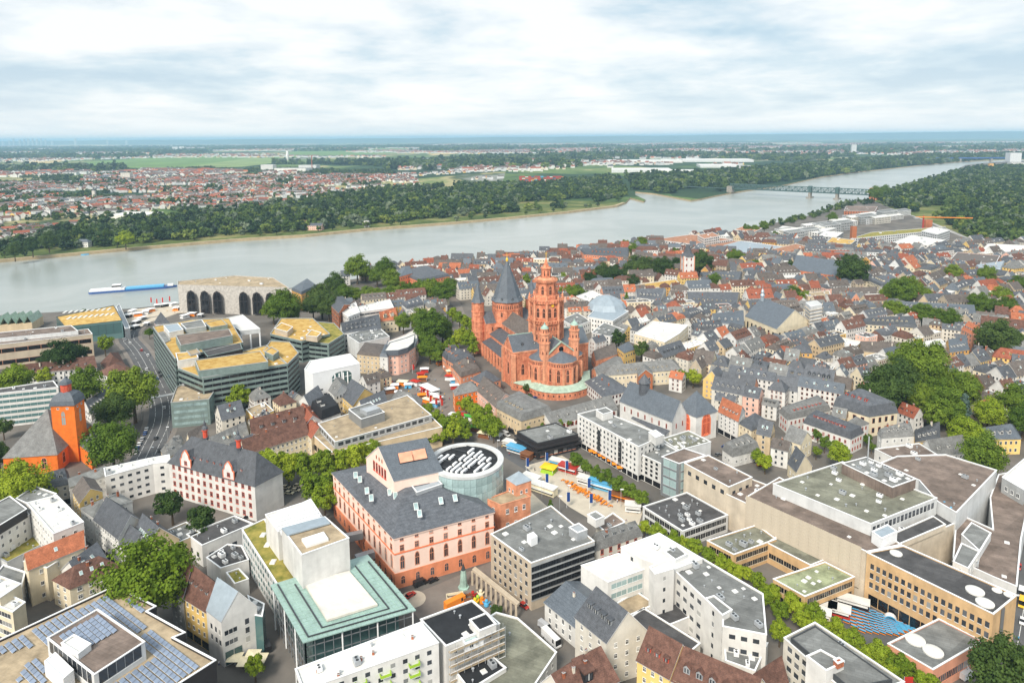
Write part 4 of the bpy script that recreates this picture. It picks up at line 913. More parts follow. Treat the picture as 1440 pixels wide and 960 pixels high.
for i in range(6):
    for j in range(8):
        p = U(120,878,h+5.5)+dirA*(i*2.05)+e2*(1 if e2.y < 0 else -1)*(j*1.6-5)
        if inpoly(inset(ccw(pent),1.0),p.x,p.y): mk('solar_panel',pm,T,(p.x-o[0],p.y-o[1],h+5.52),rz=ang)
# --- cream house with brown hip roof
H('hip_roof_house','cream house with brown hipped roof and three skylights beside the solar roof store','house',[(74,814),(98,827),(172,796)],10,'hip','wall_cream','tile_brown','bc',5,fl=3,sp=4,win='cross',sky=3,chim=1,ww=1.6)
H('courtyard_block','cream block with bright red tiled roof above the mossy courtyard','house',[(34,786),(40,800),(118,768),(118,752)],15,'gable','wall_cream','tile_orange','bc',4.5,fl=3,sp=4.5,sky=1)
H('blank_gable_house','tall cream block with blank wall and zinc strip roof','house',[(33,790),(66,800),(82,790),(52,778)],13,'flat','wall_cream','zinc',fl=1,sp=6)
H('slate_house','grey slate house squeezed between red roof and brown hipped roof','house',[(86,800),(112,812),(150,785),(125,772)],10,'gable','wall_white','slate','bc',5,fl=2,sp=4,chim=2,sky=2)
H('cream_block','stepped cream block with long dark windows beside the grey shed','apartment block',[(-40,838),(18,862),(36,848),(-10,825)],14,'flat','wall_cream','flat_white',fl=4,sp=4.5,win='band:frame_white',clut=2)
H('cream_annex','lower cream annex with flat white roof beside the cream block','annex',[(-60,818),(0,842),(30,822),(-30,800)],17,'flat','wall_cream','flat_white',fl=0,clut=2)
H('zinc_shed','low grey flat-roofed shed behind the blank cream block','shed',[(-10,812),(30,828),(36,805),(5,795)],9,'flat','wall_lightgrey','flat_grey',fl=1,sp=3)
# --- white L block
T,q,o = H('white_office_wing','white flat-roofed office wing with setback top floor','office block',[(37,708),(75,752),(118,735),(80,697)],18,'flat','wall_white','flat_white',fl=4,sp=3.4,clut=5)
T,q,o = H('white_mansard_wing','white office wing with dark setback roof floor facing the moss courtyard','office block',[(-70,745),(-30,768),(42,724),(20,700)],15,'flat','wall_white','flat_grey',fl=4,sp=3.4)
XP(T,o,[(-60,736),(-28,756),(38,716),(14,698)],15,18.5,'dark_panel','flat_grey')
H('green_roof_link','low link building with grey-green roof between white wings','annex',[(22,702),(52,715),(80,695),(48,684)],17,'flat','wall_white','flat_grey',fl=0,clut=2)
H('moss_courtyard_roof','low courtyard roof overgrown with brown-green moss','annex',[(-20,775),(10,792),(62,765),(38,747)],5,'flat','wall_lightgrey','moss_green',fl=0,clut=2,coping='grey_metal')
# --- lane houses
H('ochre_lane_house','narrow ochre house with brown gabled roof at the lane','house',[(102,689),(112,706),(144,690),(132,673)],16,'gable','wall_yellow','slate_brown','ab',4,fl=4,sp=3,shop=1)
H('grey_roof_lane_block','white block with weathered grey-green roof behind the lane','house',[(113,714),(131,726),(186,704),(165,692)],14,'hip','wall_white','flat_grey','bc',2.5,fl=3,sp=3.4,chim=4)
H('white_lane_house','long white townhouse with slate roof and bay windows on the lane','townhouse',[(132,729),(166,756),(205,735),(171,710)],14,'gable','wall_white','slate','ab',7,fl=3,sp=2.4,shop=1,dorm=0,win='std:frame_white')
H('black_roof_lane_house','small white house with black slate roof on the lane','townhouse',[(166,764),(184,777),(214,758),(196,744)],11,'gable','wall_white','slate','ab',6,fl=2,sp=2.4,shop=1)
H('beige_gable_house','beige gabled house with dark dormered roof at the lane bend','townhouse',[(183,759),(198,778),(252,756),(222,735)],12,'gable','wall_beige','slate','ab',8,fl=2,sp=2.6,dorm=3,dwall='wall_white',dgab=False,dsize=1.2,shop=1,sky=5,chim=2)
H('courtyard_flat','low flat-roofed beige house with roof terrace','house',[(222,752),(236,770),(282,750),(262,735)],9,'flat','wall_beige','flat_grey',fl=2,sp=3,clut=4)
H('grey_flat_annex','low grey flat roof with white parapet behind the lane','annex',[(262,752),(284,768),(356,737),(330,726)],9,'flat','wall_white','flat_dark',fl=1,sp=5,win='hole:frame_white',ww=2,wh=2,clut=3)
H('black_flat_annex','low black flat roof with row of white vents','annex',[(290,785),(310,800),(350,788),(340,768),(320,766)],7,'flat','wall_white','flat_dark',fl=0,clut=8)
H('moss_flat_annex','small brown mossy flat roof beside the glass theatre','annex',[(318,806),(330,822),(350,815),(336,800)],6,'flat','wall_lightgrey','moss_green',fl=0,clut=3)
# --- white flats in a bent row and small stuff behind
H('white_flats','white flats with pale flat roof and irregular dark windows','apartment block',[(146,659),(148,671),(215,653),(240,650),(238,640),(205,646)],15,'flat','wall_white','flat_white',fl=4,sp=3.6,win='hole:frame_white',ww=1.7,wh=1.3,clut=4)
H('grey_ridge_house','long low house with weathered grey roof and chimneys before the orange church','house',[(96,672),(98,684),(150,667),(146,655)],13,'gable','wall_white','flat_grey','bc',2,fl=3,sp=3.4,chim=2)
H('arcade_house','dark mansard house with green shutters and arcade beside the orange church','house',[(46,676),(50,690),(100,680),(94,662)],10,'mansard','wall_offwhite','slate','bc',2.5,fl=2,sp=3,dorm=3,dwall='wall_white',shop=1)
# --- yellow house, brown row, white gabled shop
H('yellow_house','yellow house with brown tiled roof and four white-cheeked dormers','townhouse',[(257,838),(292,860),(318,838),(282,803)],15,'gable','wall_yellow','tile_brown','ab',8,fl=3,sp=2.8,dorm=4,dwall='wall_white',dgab=False,shop=1,dt=.22)
H('dark_red_house','narrow dark house with red-brown roof under the big tree','townhouse',[(240,822),(257,838),(285,806),(266,790)],16,'gable','wall_grey','tile_brown','ab',7,fl=4,sp=3,sky=3)
T,q,o = H('white_gable_shop','white modern gabled shop house with blue-grey metal roof','shop house',[(290,857),(311,873),(361,851),(325,826)],16.5,'gable','wall_white','zinc','ab',8,fl=0,ov=.15)
for (pa,pb,s,z,w,hh) in [(1,2,.12,10.8,1.2,1.6),(1,2,.24,10.8,1.2,1.6),(1,2,.36,10.8,1.2,1.6),(1,2,.12,7,1.2,1.6),(1,2,.24,7,1.2,1.6),(1,2,.36,7,1.2,1.6),(1,2,.7,11.5,1.3,2),(1,2,.7,8.3,1.3,2),(1,2,.7,5,1.3,2),(0,1,.3,11,1.1,1.8),(0,1,.6,11,1.1,1.8),(0,1,.85,11,1.1,1.8),(0,1,.3,7.2,1.1,1.8),(0,1,.6,7.2,1.1,1.8),(0,1,.85,7.2,1.1,1.8)]:
    A_ = [p for p in q]; B0 = U(311,873,16.5); A0 = U(290,857,16.5); C0 = U(361,851,16.5)
    p1, p2 = (A0,B0) if pa == 0 else (B0,C0); put_win(T,o[0],o[1],p1,p2,s*(p2-p1).length,z,w,hh,'hole:frame_white')
b = MB(); d = (C0-B0).normalized(); nx = Vector((d.y,-d.x))
for s0, s1 in ((.05,.28),(.30,.52)):
    a_ = B0+d*(s0*(C0-B0).length)+nx*.1; c_ = B0+d*(s1*(C0-B0).length)+nx*.1; b.face([(a_.x-o[0],a_.y-o[1],.2),(c_.x-o[0],c_.y-o[1],.2),(c_.x-o[0],c_.y-o[1],5),(a_.x-o[0],a_.y-o[1],5)],'glass_green')
b.build('shopfront',T)
H('teal_glass_annex','narrow teal glass annex with roof terrace beside white gabled shop','annex',[(358,866),(369,868),(372,850),(348,838)],13,'flat','glass_green','flat_grey',fl=0,clut=2)
# --- school with red window frames
T,q,o = H('renaissance_school','white renaissance school with red window frames and steep slate hipped roof','school',[(237,648),(358,681),(397,661)],HT(358,681,733),'hip','wall_white','slate','ab',11,fl=4,sp=4.1,win='cross:frame_red:glass',ww=1.7,wh=2.3,dorm=9,dwall='frame_red',dsize=1.0,dt=.14,ov=.6,chim=0,edges=[0])
hs = HT(358,681,733); A0, B0 = U(237,648,hs), U(358,681,hs); d = (B0-A0); Ln = d.length; d /= Ln; nn = Vector((-d.y,d.x))
for s in (.22,.72):
    c_ = A0+d*Ln*s; b = MB(); w = 3.2
    P = [(-w,0),(w,0),(w,3.6),(w*.72,4.4),(w*.62,6),(w*.34,7.2),(0,8.4),(-w*.34,7.2),(-w*.62,6),(-w*.72,4.4),(-w,3.6)]
    def pt(s_,z,off): v = c_+d*s_+nn*off; return (v.x-o[0],v.y-o[1],hs-.4+z)
    b.face([pt(x,z,-.25) for x,z in P],'wall_white'); b.face([pt(x,z,.15) for x,z in reversed(P)],'wall_white')
    for (x0_,z0_),(x1_,z1_) in zip(P,P[1:]+P[:1]): b.face([pt(x0_,z0_,-.45),pt(x1_,z1_,-.45),pt(x1_*1.1,z1_*1.03,-.45),pt(x0_*1.1,z0_*1.03,-.45)],'orange_trim'); b.face([pt(x0_,z0_,-.45),pt(x1_,z1_,-.45),pt(x1_,z1_,.4),pt(x0_,z0_,.4)],'orange_trim')
    g = b.build('scroll_gable',T); put_win(g,o[0],o[1],c_-d*3-nn*.26,c_+d*3-nn*.26,3,hs+.6,1.9,2.0,'cross:frame_red:glass')
    b = MB(); 
    for sg in (-1,1): b.face([pt(sg*w,3.4,.2),pt(sg*w,3.4,6),pt(0,7.4,9),pt(0,7.4,.2)][::sg],'slate')
    b.build('gable_roof',g)
for px_,py_ in ((289,611),(336,625)):
    c_ = U(px_,py_+6,hs+10.5); b = MB(); z_ = hs+6; x_,y_ = c_.x-o[0],c_.y-o[1]
    b.lathe(x_,y_,[(1.5,z_),(1.5,z_+5),(1.7,z_+5),(1.7,z_+5.4),(1.1,z_+5.4)],8,'slate'); b.lathe(x_,y_,[(1.1,z_+5.4),(1.1,z_+9),(1.6,z_+9),(1.6,z_+9.5)],8,'red_trim'); tw = b.build('ridge_turret',T); b = MB(); b.lathe(x_,y_,[(1.6,z_+9.5),(1.2,z_+10.6),(.5,z_+11.4),(.7,z_+12.2),(.12,z_+14),(.06,z_+18)],8,'slate'); b.build('turret_cap',tw)
# --- orange church
hc = HT(78,575,655); tw = quad([(71,571),(104,570),(118,560)],hc)
T = thing('orange_church','bright orange gothic church with square tower and steep slate roof','church',(tw[1].x,tw[1].y,0)); o = (tw[1].x,tw[1].y)
if area(tw) < 0: tw = tw[::-1]
b = MB(); b.prism([(p.x-o[0],p.y-o[1]) for p in tw],0,hc,'church_orange',top=False); tn = b.build('tower_wall',T)
b = MB(); I = inset(tw,.0); cc = cen(tw)
for sc0, z0_, sc1, z1_ in ((1.1,hc,1.02,hc+2.4),(1.02,hc+2.4,.80,hc+5.0),(.80,hc+5.0,.42,hc+6.6)):
    for k in range(4):
        p, r_ = tw[k], tw[(k+1)%4]; f = lambda v, s, z: ((cc.x+(v.x-cc.x)*s-o[0]),(cc.y+(v.y-cc.y)*s-o[1]),z)
        b.face([f(p,sc0,z0_),f(r_,sc0,z0_),f(r_,sc1,z1_),f(p,sc1,z1_)],'slate_blue')
b.build('tower_roof',T); b = MB(); b.lathe(cc.x-o[0],cc.y-o[1],[(2.6,hc+6.3),(2.6,hc+10.5)],8,'red_trim'); ln = b.build('lantern',T); b = MB(); b.lathe(cc.x-o[0],cc.y-o[1],[(3.1,hc+10.5),(2.6,hc+12),(1,hc+13.2),(.3,hc+14.2),(.1,hc+17)],8,'slate_blue'); b.build('lantern_cap',ln)
ringwin(ln,cc.x-o[0],cc.y-o[1],2.6,8,hc+7,1.2,2.6)
for k in range(4):
    p, r_ = tw[k], tw[(k+1)%4]
    if facing(p,r_): Ln = (r_-p).length; put_win(T,o[0],o[1],p,r_,Ln/2,hc-11,2.6,8.5,'arch:church_orange:glass_pale'); put_win(T,o[0],o[1],p,r_,Ln*.3,hc-2,1.2,1.0,'std:frame_white'); put_win(T,o[0],o[1],p,r_,Ln*.7,hc-2,1.2,1.0,'std:frame_white'); put_win(T,o[0],o[1],p,r_,Ln*.5,4,2,6,'arch:frame_stone:glass_dark')
he = HT(5,642,668); nq = quad([(4,643),(79,638),(135,608)],he)
nw = [U(4,643,he),U(80,638,he),U(128,596,he),U(66,592,he)]
for nm, Q, z_, rs_ in (('nave',nw,he,17),):
    Qc = ccw(Q); b = MB(); b.prism([(p.x-o[0],p.y-o[1]) for p in Qc],0,z_,'church_orange',top=False); b.build('nave_wall',T)
    b = MB(); Q2 = Qc
    roof_geo(b,Q2,z_,rs_,'hip','slate_pale','church_orange',.5,o[0],o[1]); b.build('nave_roof',T); EXCL.append(Qc)
    for k in range(4):
        p, r_ = Qc[k], Qc[(k+1)%4]
        if facing(p,r_):
            Ln = (r_-p).length
            for j in range(max(2,int(Ln/10))): put_win(T,o[0],o[1],p,r_,Ln*(j+.5)/max(2,int(Ln/10)),2.5,2.8,he*.62,'arch:frame_stone:glass_dark')
sq = quad([(112,628),(128,640),(160,612),(135,600)],8); XP(T,o,None,0,9,'church_orange','slate',world=sq,roof='hip',rise=6)
# --- white gallery office with green balconies (left edge), red row behind
H('balcony_office','white six-storey office with green balcony rows and dark flat roof','office block',[(-60,556),(-60,560),(82,545),(75,536)],HT(60,546,592),'flat','wall_white','flat_dark',fl=6,sp=3.4,win='band:frame_white:glass_green',wh=1.8,clut=4)
H('red_row','long white row with brown-red tiled roof and many chimneys','terrace',[(16,525),(18,527),(136,516),(130,506)],11,'gable','wall_white','tile_brown','bc',6,fl=3,sp=3.2,chim=6,dorm=8,dgab=False,dsize=1)
H('brown_end_house','white house with brown hipped roof beside the curved road','house',[(135,524),(158,530),(188,520),(168,508)],8,'hip','wall_white','tile_brown','bc',5,fl=2,sp=3)
H('red_hip_house','small house with red-brown hipped roof near the glass hall','house',[(141,510),(150,519),(175,511),(166,495)],7,'hip','wall_cream','tile_brown','ab',6,fl=2,sp=3)
H('saw_dormer_house','dark slate house with a row of white dormers beside the road trees','house',[(114,570),(128,581),(163,556),(150,545)],7,'gable','wall_white','slate','bc',5,fl=2,sp=3,dorm=7,dwall='wall_white',dgab=False,dsize=1.4)
H('parish_house','low yellow house with brown hipped roof behind the orange church','house',[(118,601),(136,606),(162,594),(143,583)],7,'hip','wall_yellow','slate_pale','bc',5,fl=1,sp=3)
H('road_shed','low grey hut beside the road trees','hut',[(176,611),(180,614),(190,602),(182,596)],5,'gable','wall_white','slate_pale','bc',2,fl=1,sp=3)
H('pinkish_civic_wing','long pale concrete civic building with dark bay windows','civic building',[(-60,487),(-60,492),(130,470),(124,463)],HT(128,471,503),'flat','wall_stone','flat_brown',fl=2,sp=8,win='band:frame_stone:glass_dark',wh=3.2,clut=6)
H('civic_upper_deck','glazed grey upper deck of the congress hall','civic building',[(-60,474),(-60,482),(110,466),(100,458)],HT(128,471,503)+2.5,'flat','wall_lightgrey','flat_brown',fl=1,sp=6,win='band:frame_white:glass',wh=2.2,clut=8)
T,q,o = H('green_roof_hall','dark glass hall with yellow moss roof and rows of pale skylights','hall',[(79,446),(91,460),(172,451),(160,430)],HT(168,452,476),'flat','glass_green','moss_yellow',fl=1,sp=6,win='band:dark_metal:glass_green',wh=9,coping='dark_metal')
dd = (U(172,451,14)-U(91,460,14)).normalized()
for k in range(9):
    for j in range(2):
        p = bil([U(96,455,14),U(168,447,14),U(158,432,14),U(84,436,14)],.06+.105*k,.25+.45*j); mk('roof_panel',shared('roof_panel',lambda b: b.box(-.9,-4,0,.9,4,.5,'flat_white')),T,(p.x-o[0],p.y-o[1],HT(168,452,476)),rz=math.atan2(dd.y,dd.x)-.25)
H('glass_stair_wedge','sloping steel and glass stair beside the moss roof hall','stair hall',[(163,432),(176,463),(183,462),(168,428)],9,'flat','steel','steel',fl=0)
# folded green roof
T = thing('folded_roof_hall','hall with zigzag folded pale green roof by the river','hall',(*U(25,462),0)); p0 = U(-10,470); p1 = U(46,466); dv = (p1-p0); hz_ = 8; b = MB(); n_ = 5; oo = U(25,462); up = Vector((-dv.y,dv.x)).normalized()*26
for k in range(n_):
    a_ = p0+dv*(k/n_); m_ = p0+dv*((k+.5)/n_); c_ = p0+dv*((k+1)/n_); L3 = lambda v,z: (v.x-oo.x,v.y-oo.y,z)
    b.face([L3(a_,hz_),L3(m_,hz_+6),L3(m_+up,hz_+6),L3(a_+up,hz_)],'copper_pale'); b.face([L3(m_,hz_+6),L3(c_,hz_),L3(c_+up,hz_),L3(m_+up,hz_+6)],'copper_pale')
b.build('folded_roof',T); b = MB(); b.prism([(v.x-oo.x,v.y-oo.y) for v in (p0,p1,p1+up,p0+up)],0,hz_-.02,'wall_beige'); b.build('wall',T); EXCL.append([p0,p1,p1+up,p0+up])
# --- town hall by the river
ht = HT(255,400,438)
T,q,o = H('concrete_town_hall','pale concrete town hall with tall dark arched window bays by the river','town hall',[(250,401),(406,405),(384,391),(330,388),(250,396)],ht,'flat','concrete_bay','flat_tan',fl=0,clut=5,coping='concrete_bay')
p, r_ = U(251,402,ht), U(406,406,ht); Ln = (r_-p).length
for k,s in enumerate((.11,.235,.35,.59,.71,.83,.93)):
    put_win(T,o[0],o[1],p,r_,Ln*s,1,Ln*.085,ht*.82,'arch:dark_panel:glass_dark',name='window_bay')
# --- green panelled complex with moss roofs
GP = dict(wall='green_panel',roofm='moss_yellow')
def gp(lb,px,yb,bx,**k):
    h = HT(*bx); return H('moss_roof_office',lb,'office block',px,h,'flat','green_panel','moss_yellow',sp=5,win='band:green_panel:glass_dark',wh=1.7,**{**dict(fl=max(3,int(h/3.6)),coping='wall_grey',indiv=False,margin=.4),**k})
T,q,o = gp('green-grey panelled office with ridged moss roof along the curved road',[(215,460),(246,505),(342,482),(322,448),(270,450)],0,(247,503,565)); hq = HT(247,503,565)
XP(T,o,[(247,472),(254,486),(327,472),(322,463)],hq,hq+5.5,'green_panel','flat_brown',coping='wall_grey'); XP(T,o,[(230,458),(238,468),(258,464),(250,455)],hq,hq+4,'wall_lightgrey','zinc'); XP(T,o,[(254,455),(262,463),(290,459),(284,450)],hq,hq+3.5,'zinc','flat_grey'); XP(T,o,[(288,454),(296,461),(320,457),(312,449)],hq,hq+3,'green_panel','moss_yellow',coping='wall_grey')
XP(T,o,[(282,490),(292,502),(341,491),(338,483)],hq-9,hq+.2,'dark_panel','flat_dark',coping='green_panel'); XP(T,o,[(222,468),(232,482),(240,478),(230,466)],hq,hq+.5,'wall_grey','flat_grey',coping=None); XP(T,o,[(256,486),(268,500),(282,496),(270,484)],hq,hq+1.2,'wall_grey','flat_tan',coping='wall_grey')
T,q,o = gp('long green-grey office wing with mossy penthouse and ribbon windows',[(250,518),(285,532),(404,512),(375,486)],0,(404,512,565),clut=3); hq = HT(404,512,565)
XP(T,o,[(274,507),(280,522),(377,509),(366,494)],hq,hq+4.5,'green_panel','moss_yellow',coping='wall_grey'); XP(T,o,[(247,497),(250,508),(279,503),(275,494)],hq,hq+5,'wall_white','moss_yellow')
T,q,o = gp('angular green office tower wing with stepped moss roof',[(370,494),(404,513),(420,497),(407,481),(380,480)],0,(404,513,565),clut=2)
XP(T,o,[(372,495),(384,500),(392,494),(382,488)],hq,hq+4,'green_panel','moss_yellow',coping='wall_grey')
T,q,o = H('striped_office_end','green office end block with white blinds and planted terrace','office block',[(240,567),(294,562),(310,537),(280,530),(248,545)],HT(242,568,603),'flat','green_panel','flat_tan',fl=4,sp=4,win='band:green_panel:glass_pale',wh=1.7,clut=3,coping='wall_grey')
T,q,o = H('white_frame_canopy','tall white frame canopy over the office court','canopy',[(313,449),(338,466),(366,463),(341,443)],24,'flat','wall_lightgrey','flat_white',z0=21,fl=0)
for (x_,y_) in ((339,466),(365,463),(352,465)):
    p = U(x_,y_,24); b = MB(); b.box(p.x-o[0]-.5,p.y-o[1]-.5,0,p.x-o[0]+.5,p.y-o[1]+.5,20.98,'white_metal'); b.build('column',T)
T,q,o = gp('stepped green office with roof gardens near the town hall',[(380,470),(424,480),(464,470),(440,448),(395,448)],0,(424,480,510),clut=4)
XP(T,o,[(386,462),(404,467),(412,460),(396,454)],HT(424,480,510),HT(424,480,510)+4,'wall_stone','moss_yellow'); XP(T,o,[(430,472),(446,474),(452,468),(438,464)],HT(424,480,510),HT(424,480,510)+4,'wall_stone','moss_yellow')
H('green_round_office','green panelled office with curved front and planted roof terrace','office block',[(424,480),(462,484),(484,470),(470,455),(440,452)],15,'flat','green_panel','moss_green',fl=4,sp=5,win='band:green_panel:glass_dark',wh=1.6,indiv=False,coping='wall_grey')
# --- white angular building, curved pink building and neighbours
hwd = HT(430,516,560); T,q,o = H('white_wedge_building','white angular modern building with a big arched glazed cut-out','museum',[(428,520),(440,526),(506,512),(492,498),(436,508)],hwd,'flat','white_metal','flat_white',fl=0)
p, r_ = U(440,526,hwd), U(506,512,hwd); Lw_ = (r_-p).length
put_win(T,o[0],o[1],p,r_,Lw_*.60,hwd*.42,Lw_*.55,hwd*.52,'arch:white_metal:glass_green')
for s_,z_ in ((.1,2.5),(.2,2.5),(.32,2.5),(.1,6),(.24,6),(.16,9.5),(.45,2.5),(.58,3)): put_win(T,o[0],o[1],p,r_,Lw_*s_,z_,2.2,1.2,'hole:white_metal:glass')
for k in range(4): v = p.lerp(r_,.45+.09*k); nx = Vector(((r_-p).y,-(r_-p).x)).normalized()*.35; b = MB(); b.box(-.35,-.2,hwd*.42,.35,.2,hwd*.86,'white_metal'); b.build('fin',T,(v.x+nx.x-o[0],v.y+nx.y-o[1],0))
hp = HT(560,500,528)
n_ = 7; arc = [(539,500),(560,499),(575,495),(584,488),(588,478),(584,462)]
T,q,o = H('curved_pink_house','curved pink four-storey corner house with blue slate mansard','townhouse',arc+[(570,470),(545,480)],hp,'flat','wall_pink','flat_white',fl=4,sp=3.2,win='std:frame_white',indiv=True,coping='slate_blue',shop=0)
XP(T,o,[(540,494),(560,493),(574,489),(582,482),(584,470),(572,475),(548,482)],hp,hp+3.6,'slate_blue','flat_white',coping='slate_blue')
H('tan_curved_house','tan four-storey house joined to the pink corner','townhouse',[(502,498),(539,502),(545,487),(512,484)],hp-1,'mansard','wall_beige','slate_brown','ab',2,fl=4,sp=3.2,indiv=True,mans=2)
H('white_front_house','narrow white house between tan and pink fronts','townhouse',[(534,501),(545,502),(550,488),(540,486)],hp+.5,'mansard','wall_white','slate_blue','ab',2,fl=4,sp=2.6,indiv=True,mans=2)
H('grey_hall_roof','large grey flat roof with rows of small skylights behind the pink house','hall',[(488,472),(505,483),(548,474),(530,458)],HT(502,482,505),'flat','wall_lightgrey','flat_grey',fl=0,clut=12)
H('dark_mansard_block','white block with dark steep roof and two rows of dormers','townhouse',[(478,463),(482,468),(536,462),(530,444)],14,'gable','wall_white','slate','bc',7,fl=3,sp=3,dorm=7,drows=2,dwall='wall_white',dgab=False,dsize=1.2)
H('long_white_terrace_block','long white block with stepped roof terraces before the trees','apartment block',[(500,433),(502,440),(554,433),(548,421)],16,'flat','wall_white','flat_white',fl=4,sp=5,win='band:frame_white',clut=5)
H('brick_corner_house','tall brown brick corner house beside trees','townhouse',[(466,430),(476,440),(492,428),(482,416)],20,'gable','wall_brick','slate','ab',4,fl=5,sp=3)
H('white_stair_block','white stepped block with lift tower near the brick house','apartment block',[(478,438),(490,446),(506,440),(500,425)],18,'flat','wall_white','flat_white',fl=4,sp=3.4,clut=2)
H('orange_gable_house','house with bright orange tiled twin gables','house',[(531,447),(536,452),(560,449),(552,436)],11,'gable','wall_cream','tile_orange','bc',7,fl=2,sp=3,dorm=2,dsize=3,dwall='wall_cream')
H('white_slate_house','white house with dark slate roof near the market trees','house',[(565,428),(572,434),(596,428),(590,419)],14,'mansard','wall_white','slate','bc',2,fl=3,sp=3,dorm=3)
H('white_corner_block','white corner house with brown hipped roof by the market trees','house',[(598,440),(608,449),(628,441),(616,428)],15,'hip','wall_white','slate_brown','ab',4,fl=3,sp=4)
H('brown_villa','brown stone villa with grey mansard roofs by the river trees','villa',[(410,408),(424,414),(446,404),(432,394)],17,'mansard','wall_ochre','slate_blue','ab',3,fl=3,sp=4)
H('red_sandstone_palace','red sandstone palace front with slate roofs near the river','palace',[(561,384),(590,396),(632,388),(600,376)],18,'mansard','theatre_red','slate','ab',3,fl=4,sp=4,win='std:frame_stone')
H('red_sandstone_wing','brown-red sandstone wing beside the riverside trees','palace',[(558,382),(562,389),(580,384),(576,374)],22,'hip','theatre_red','slate_blue','ab',5,fl=4,sp=4,win='std:frame_stone')
# --- tan-roof modern store
hm = HT(466,624,642)
T,q,o = H('tan_roof_store','modern store with sloping metal cornice and tan gravel roof','store',[(435,608),(467,637),(622,601),(577,558)],11,'flat','wall_beige','flat_tan',fl=1,sp=5,win='hole:frame_cream:glass_dark',ww=3.8,wh=3.2,clut=0)
up_ = XP(T,o,[(447,596),(471,622),(607,584),(573,556)],11,15,'grey_metal','flat_tan',fl=1,sp=4,win='hole:frame_white:glass',ww=2.8,wh=2); clutter(T,o[0],o[1],ccw(up_),15,9,.05,seed=4)
XP(T,o,[(490,576),(508,590),(541,580),(521,566)],15,20,'steel','flat_grey'); XP(T,o,[(506,575),(516,580),(535,574),(526,569)],20,22,'grey_metal','grey_metal',coping=None)
# --- red row on left-middle
H('brown_ridge_row','row with brown tiled roof and grey dormers','terrace',[(352,600),(354,612),(430,595),(424,578)],12,'gable','wall_cream','tile_brown','bc',7,fl=3,sp=3,dorm=4,dwall='grey_metal',dgab=False,dsize=1.7,chim=3)
H('brown_front_row','long low cream row with brown tiled roof and brick chimneys','terrace',[(336,628),(345,639),(434,610),(424,596)],11,'gable','wall_cream','tile_brown','bc',6,fl=3,sp=2.6,chim=4,win='std:frame_white')
H('orange_roof_house','house with large bright orange-red tiled roof','house',[(412,588),(424,604),(456,592),(440,572)],11,'gable','wall_white','tile_red','ab',6,fl=2,sp=3,chim=2)
H('red_terrace_house','house with red tiles and small roof terrace beside tan store','house',[(426,603),(438,616),(460,604),(446,592)],11,'gable','wall_cream','tile_red','ab',4,fl=2,sp=3,chim=2)
H('black_top_house','black-tiled house with flat cap roof','house',[(437,575),(452,590),(479,580),(464,562)],13,'mansard','wall_white','flat_black','ab',.6,fl=2,sp=3,mans=5,dorm=2)
H('white_gable_house','white gabled house with blue-grey roof below the white wedge','house',[(420,562),(436,572),(455,556),(440,548)],11,'gable','wall_white','slate','bc',5,fl=2,sp=3)
H('yellow_roof_house','yellow house with flat brown roof deck','house',[(346,576),(357,588),(385,578),(372,566)],11,'flat','wall_yellow','flat_tan',fl=2,sp=3.4,clut=4)
H('slate_corner_house','grey slate-roofed house behind the school turrets','house',[(226,632),(232,644),(262,630),(254,612)],9,'hip','wall_beige','slate_pale','ab',5,fl=2,sp=3,dorm=2,dwall='grey_metal')
H('grey_zinc_house','house with long pale slate roof and skylights behind the school','house',[(292,622),(298,632),(350,612),(340,596)],9,'gable','wall_cream','slate_pale','bc',5,fl=2,sp=3,sky=2,dorm=1)
H('dark_roof_house','brown tiled house behind the school turret','house',[(262,616),(268,624),(294,612),(286,600)],10,'gable','wall_cream','slate_brown','bc',5,fl=2,sp=3)
H('slate_saddle_house','dark slate house beside the brown front row','house',[(318,632),(330,645),(362,632),(350,616)],9,'gable','wall_white','slate','bc',6,fl=1,sp=3,chim=2)
# --- theatre
ht = HT(554,755,828); A0,B0,C0 = (468,664),(554,755),(694,718)
T,q,o = H('theatre','pink sandstone theatre with red base, slate hipped roof and high stage house','theatre',[A0,B0,C0],ht,'hip','theatre_pink','slate','bc',7.5,fl=0,ov=.7)
base = ht*.30; qq = ccw(quad([A0,B0,C0],ht)); b = MB(); b.prism([(p.x-o[0],p.y-o[1]) for p in inset(qq,-.25)],0,base,'theatre_red'); b.build('base_course',T)
b = MB(); P_ = inset(qq,-.4); b.prism([(p.x-o[0],p.y-o[1]) for p in P_],ht-.9,ht-.15,'theatre_pink',bot=True); b.build('cornice',T)
b = MB(); b.prism([(p.x-o[0],p.y-o[1]) for p in inset(qq,-.2)],ht*.66,ht*.685,'orange_trim',bot=True); b.build('string_course',T)
for i in range(4):
    p, r_ = qq[i], qq[(i+1)%4]
    if not facing(p,r_): continue
    Ln = (r_-p).length; k = int(Ln/5.2); g = Ln/k; po = Vector(((r_-p).y,-(r_-p).x)).normalized()
    for j in range(k):
        s = g*(j+.5)
        put_win(T,o[0],o[1],p+po*.26,r_+po*.26,s,1.6,1.9,base*.55,'arch:frame_stone:glass'); put_win(T,o[0],o[1],p,r_,s,base+1.2,1.9,ht*.27,'arch:frame_stone:glass'); put_win(T,o[0],o[1],p,r_,s,ht*.70,1.7,2.6,'cross:frame_stone:glass'); put_win(T,o[0],o[1],p,r_,s,ht*.70+4.2,1.5,1.6,'cross:frame_stone:glass')
se = [(515,643),(554,675),(622,661)]; hs_ = ht+10
sq_ = quad(se,hs_); XP(T,o,None,ht*.8,hs_,'theatre_pink','slate_blue',world=sq_,roof='gable',rise=10,ridge='bc')
sc_ = ccw(sq_)
pw, rw = U(515,643,hs_), U(554,675,hs_); Lw = (rw-pw).length
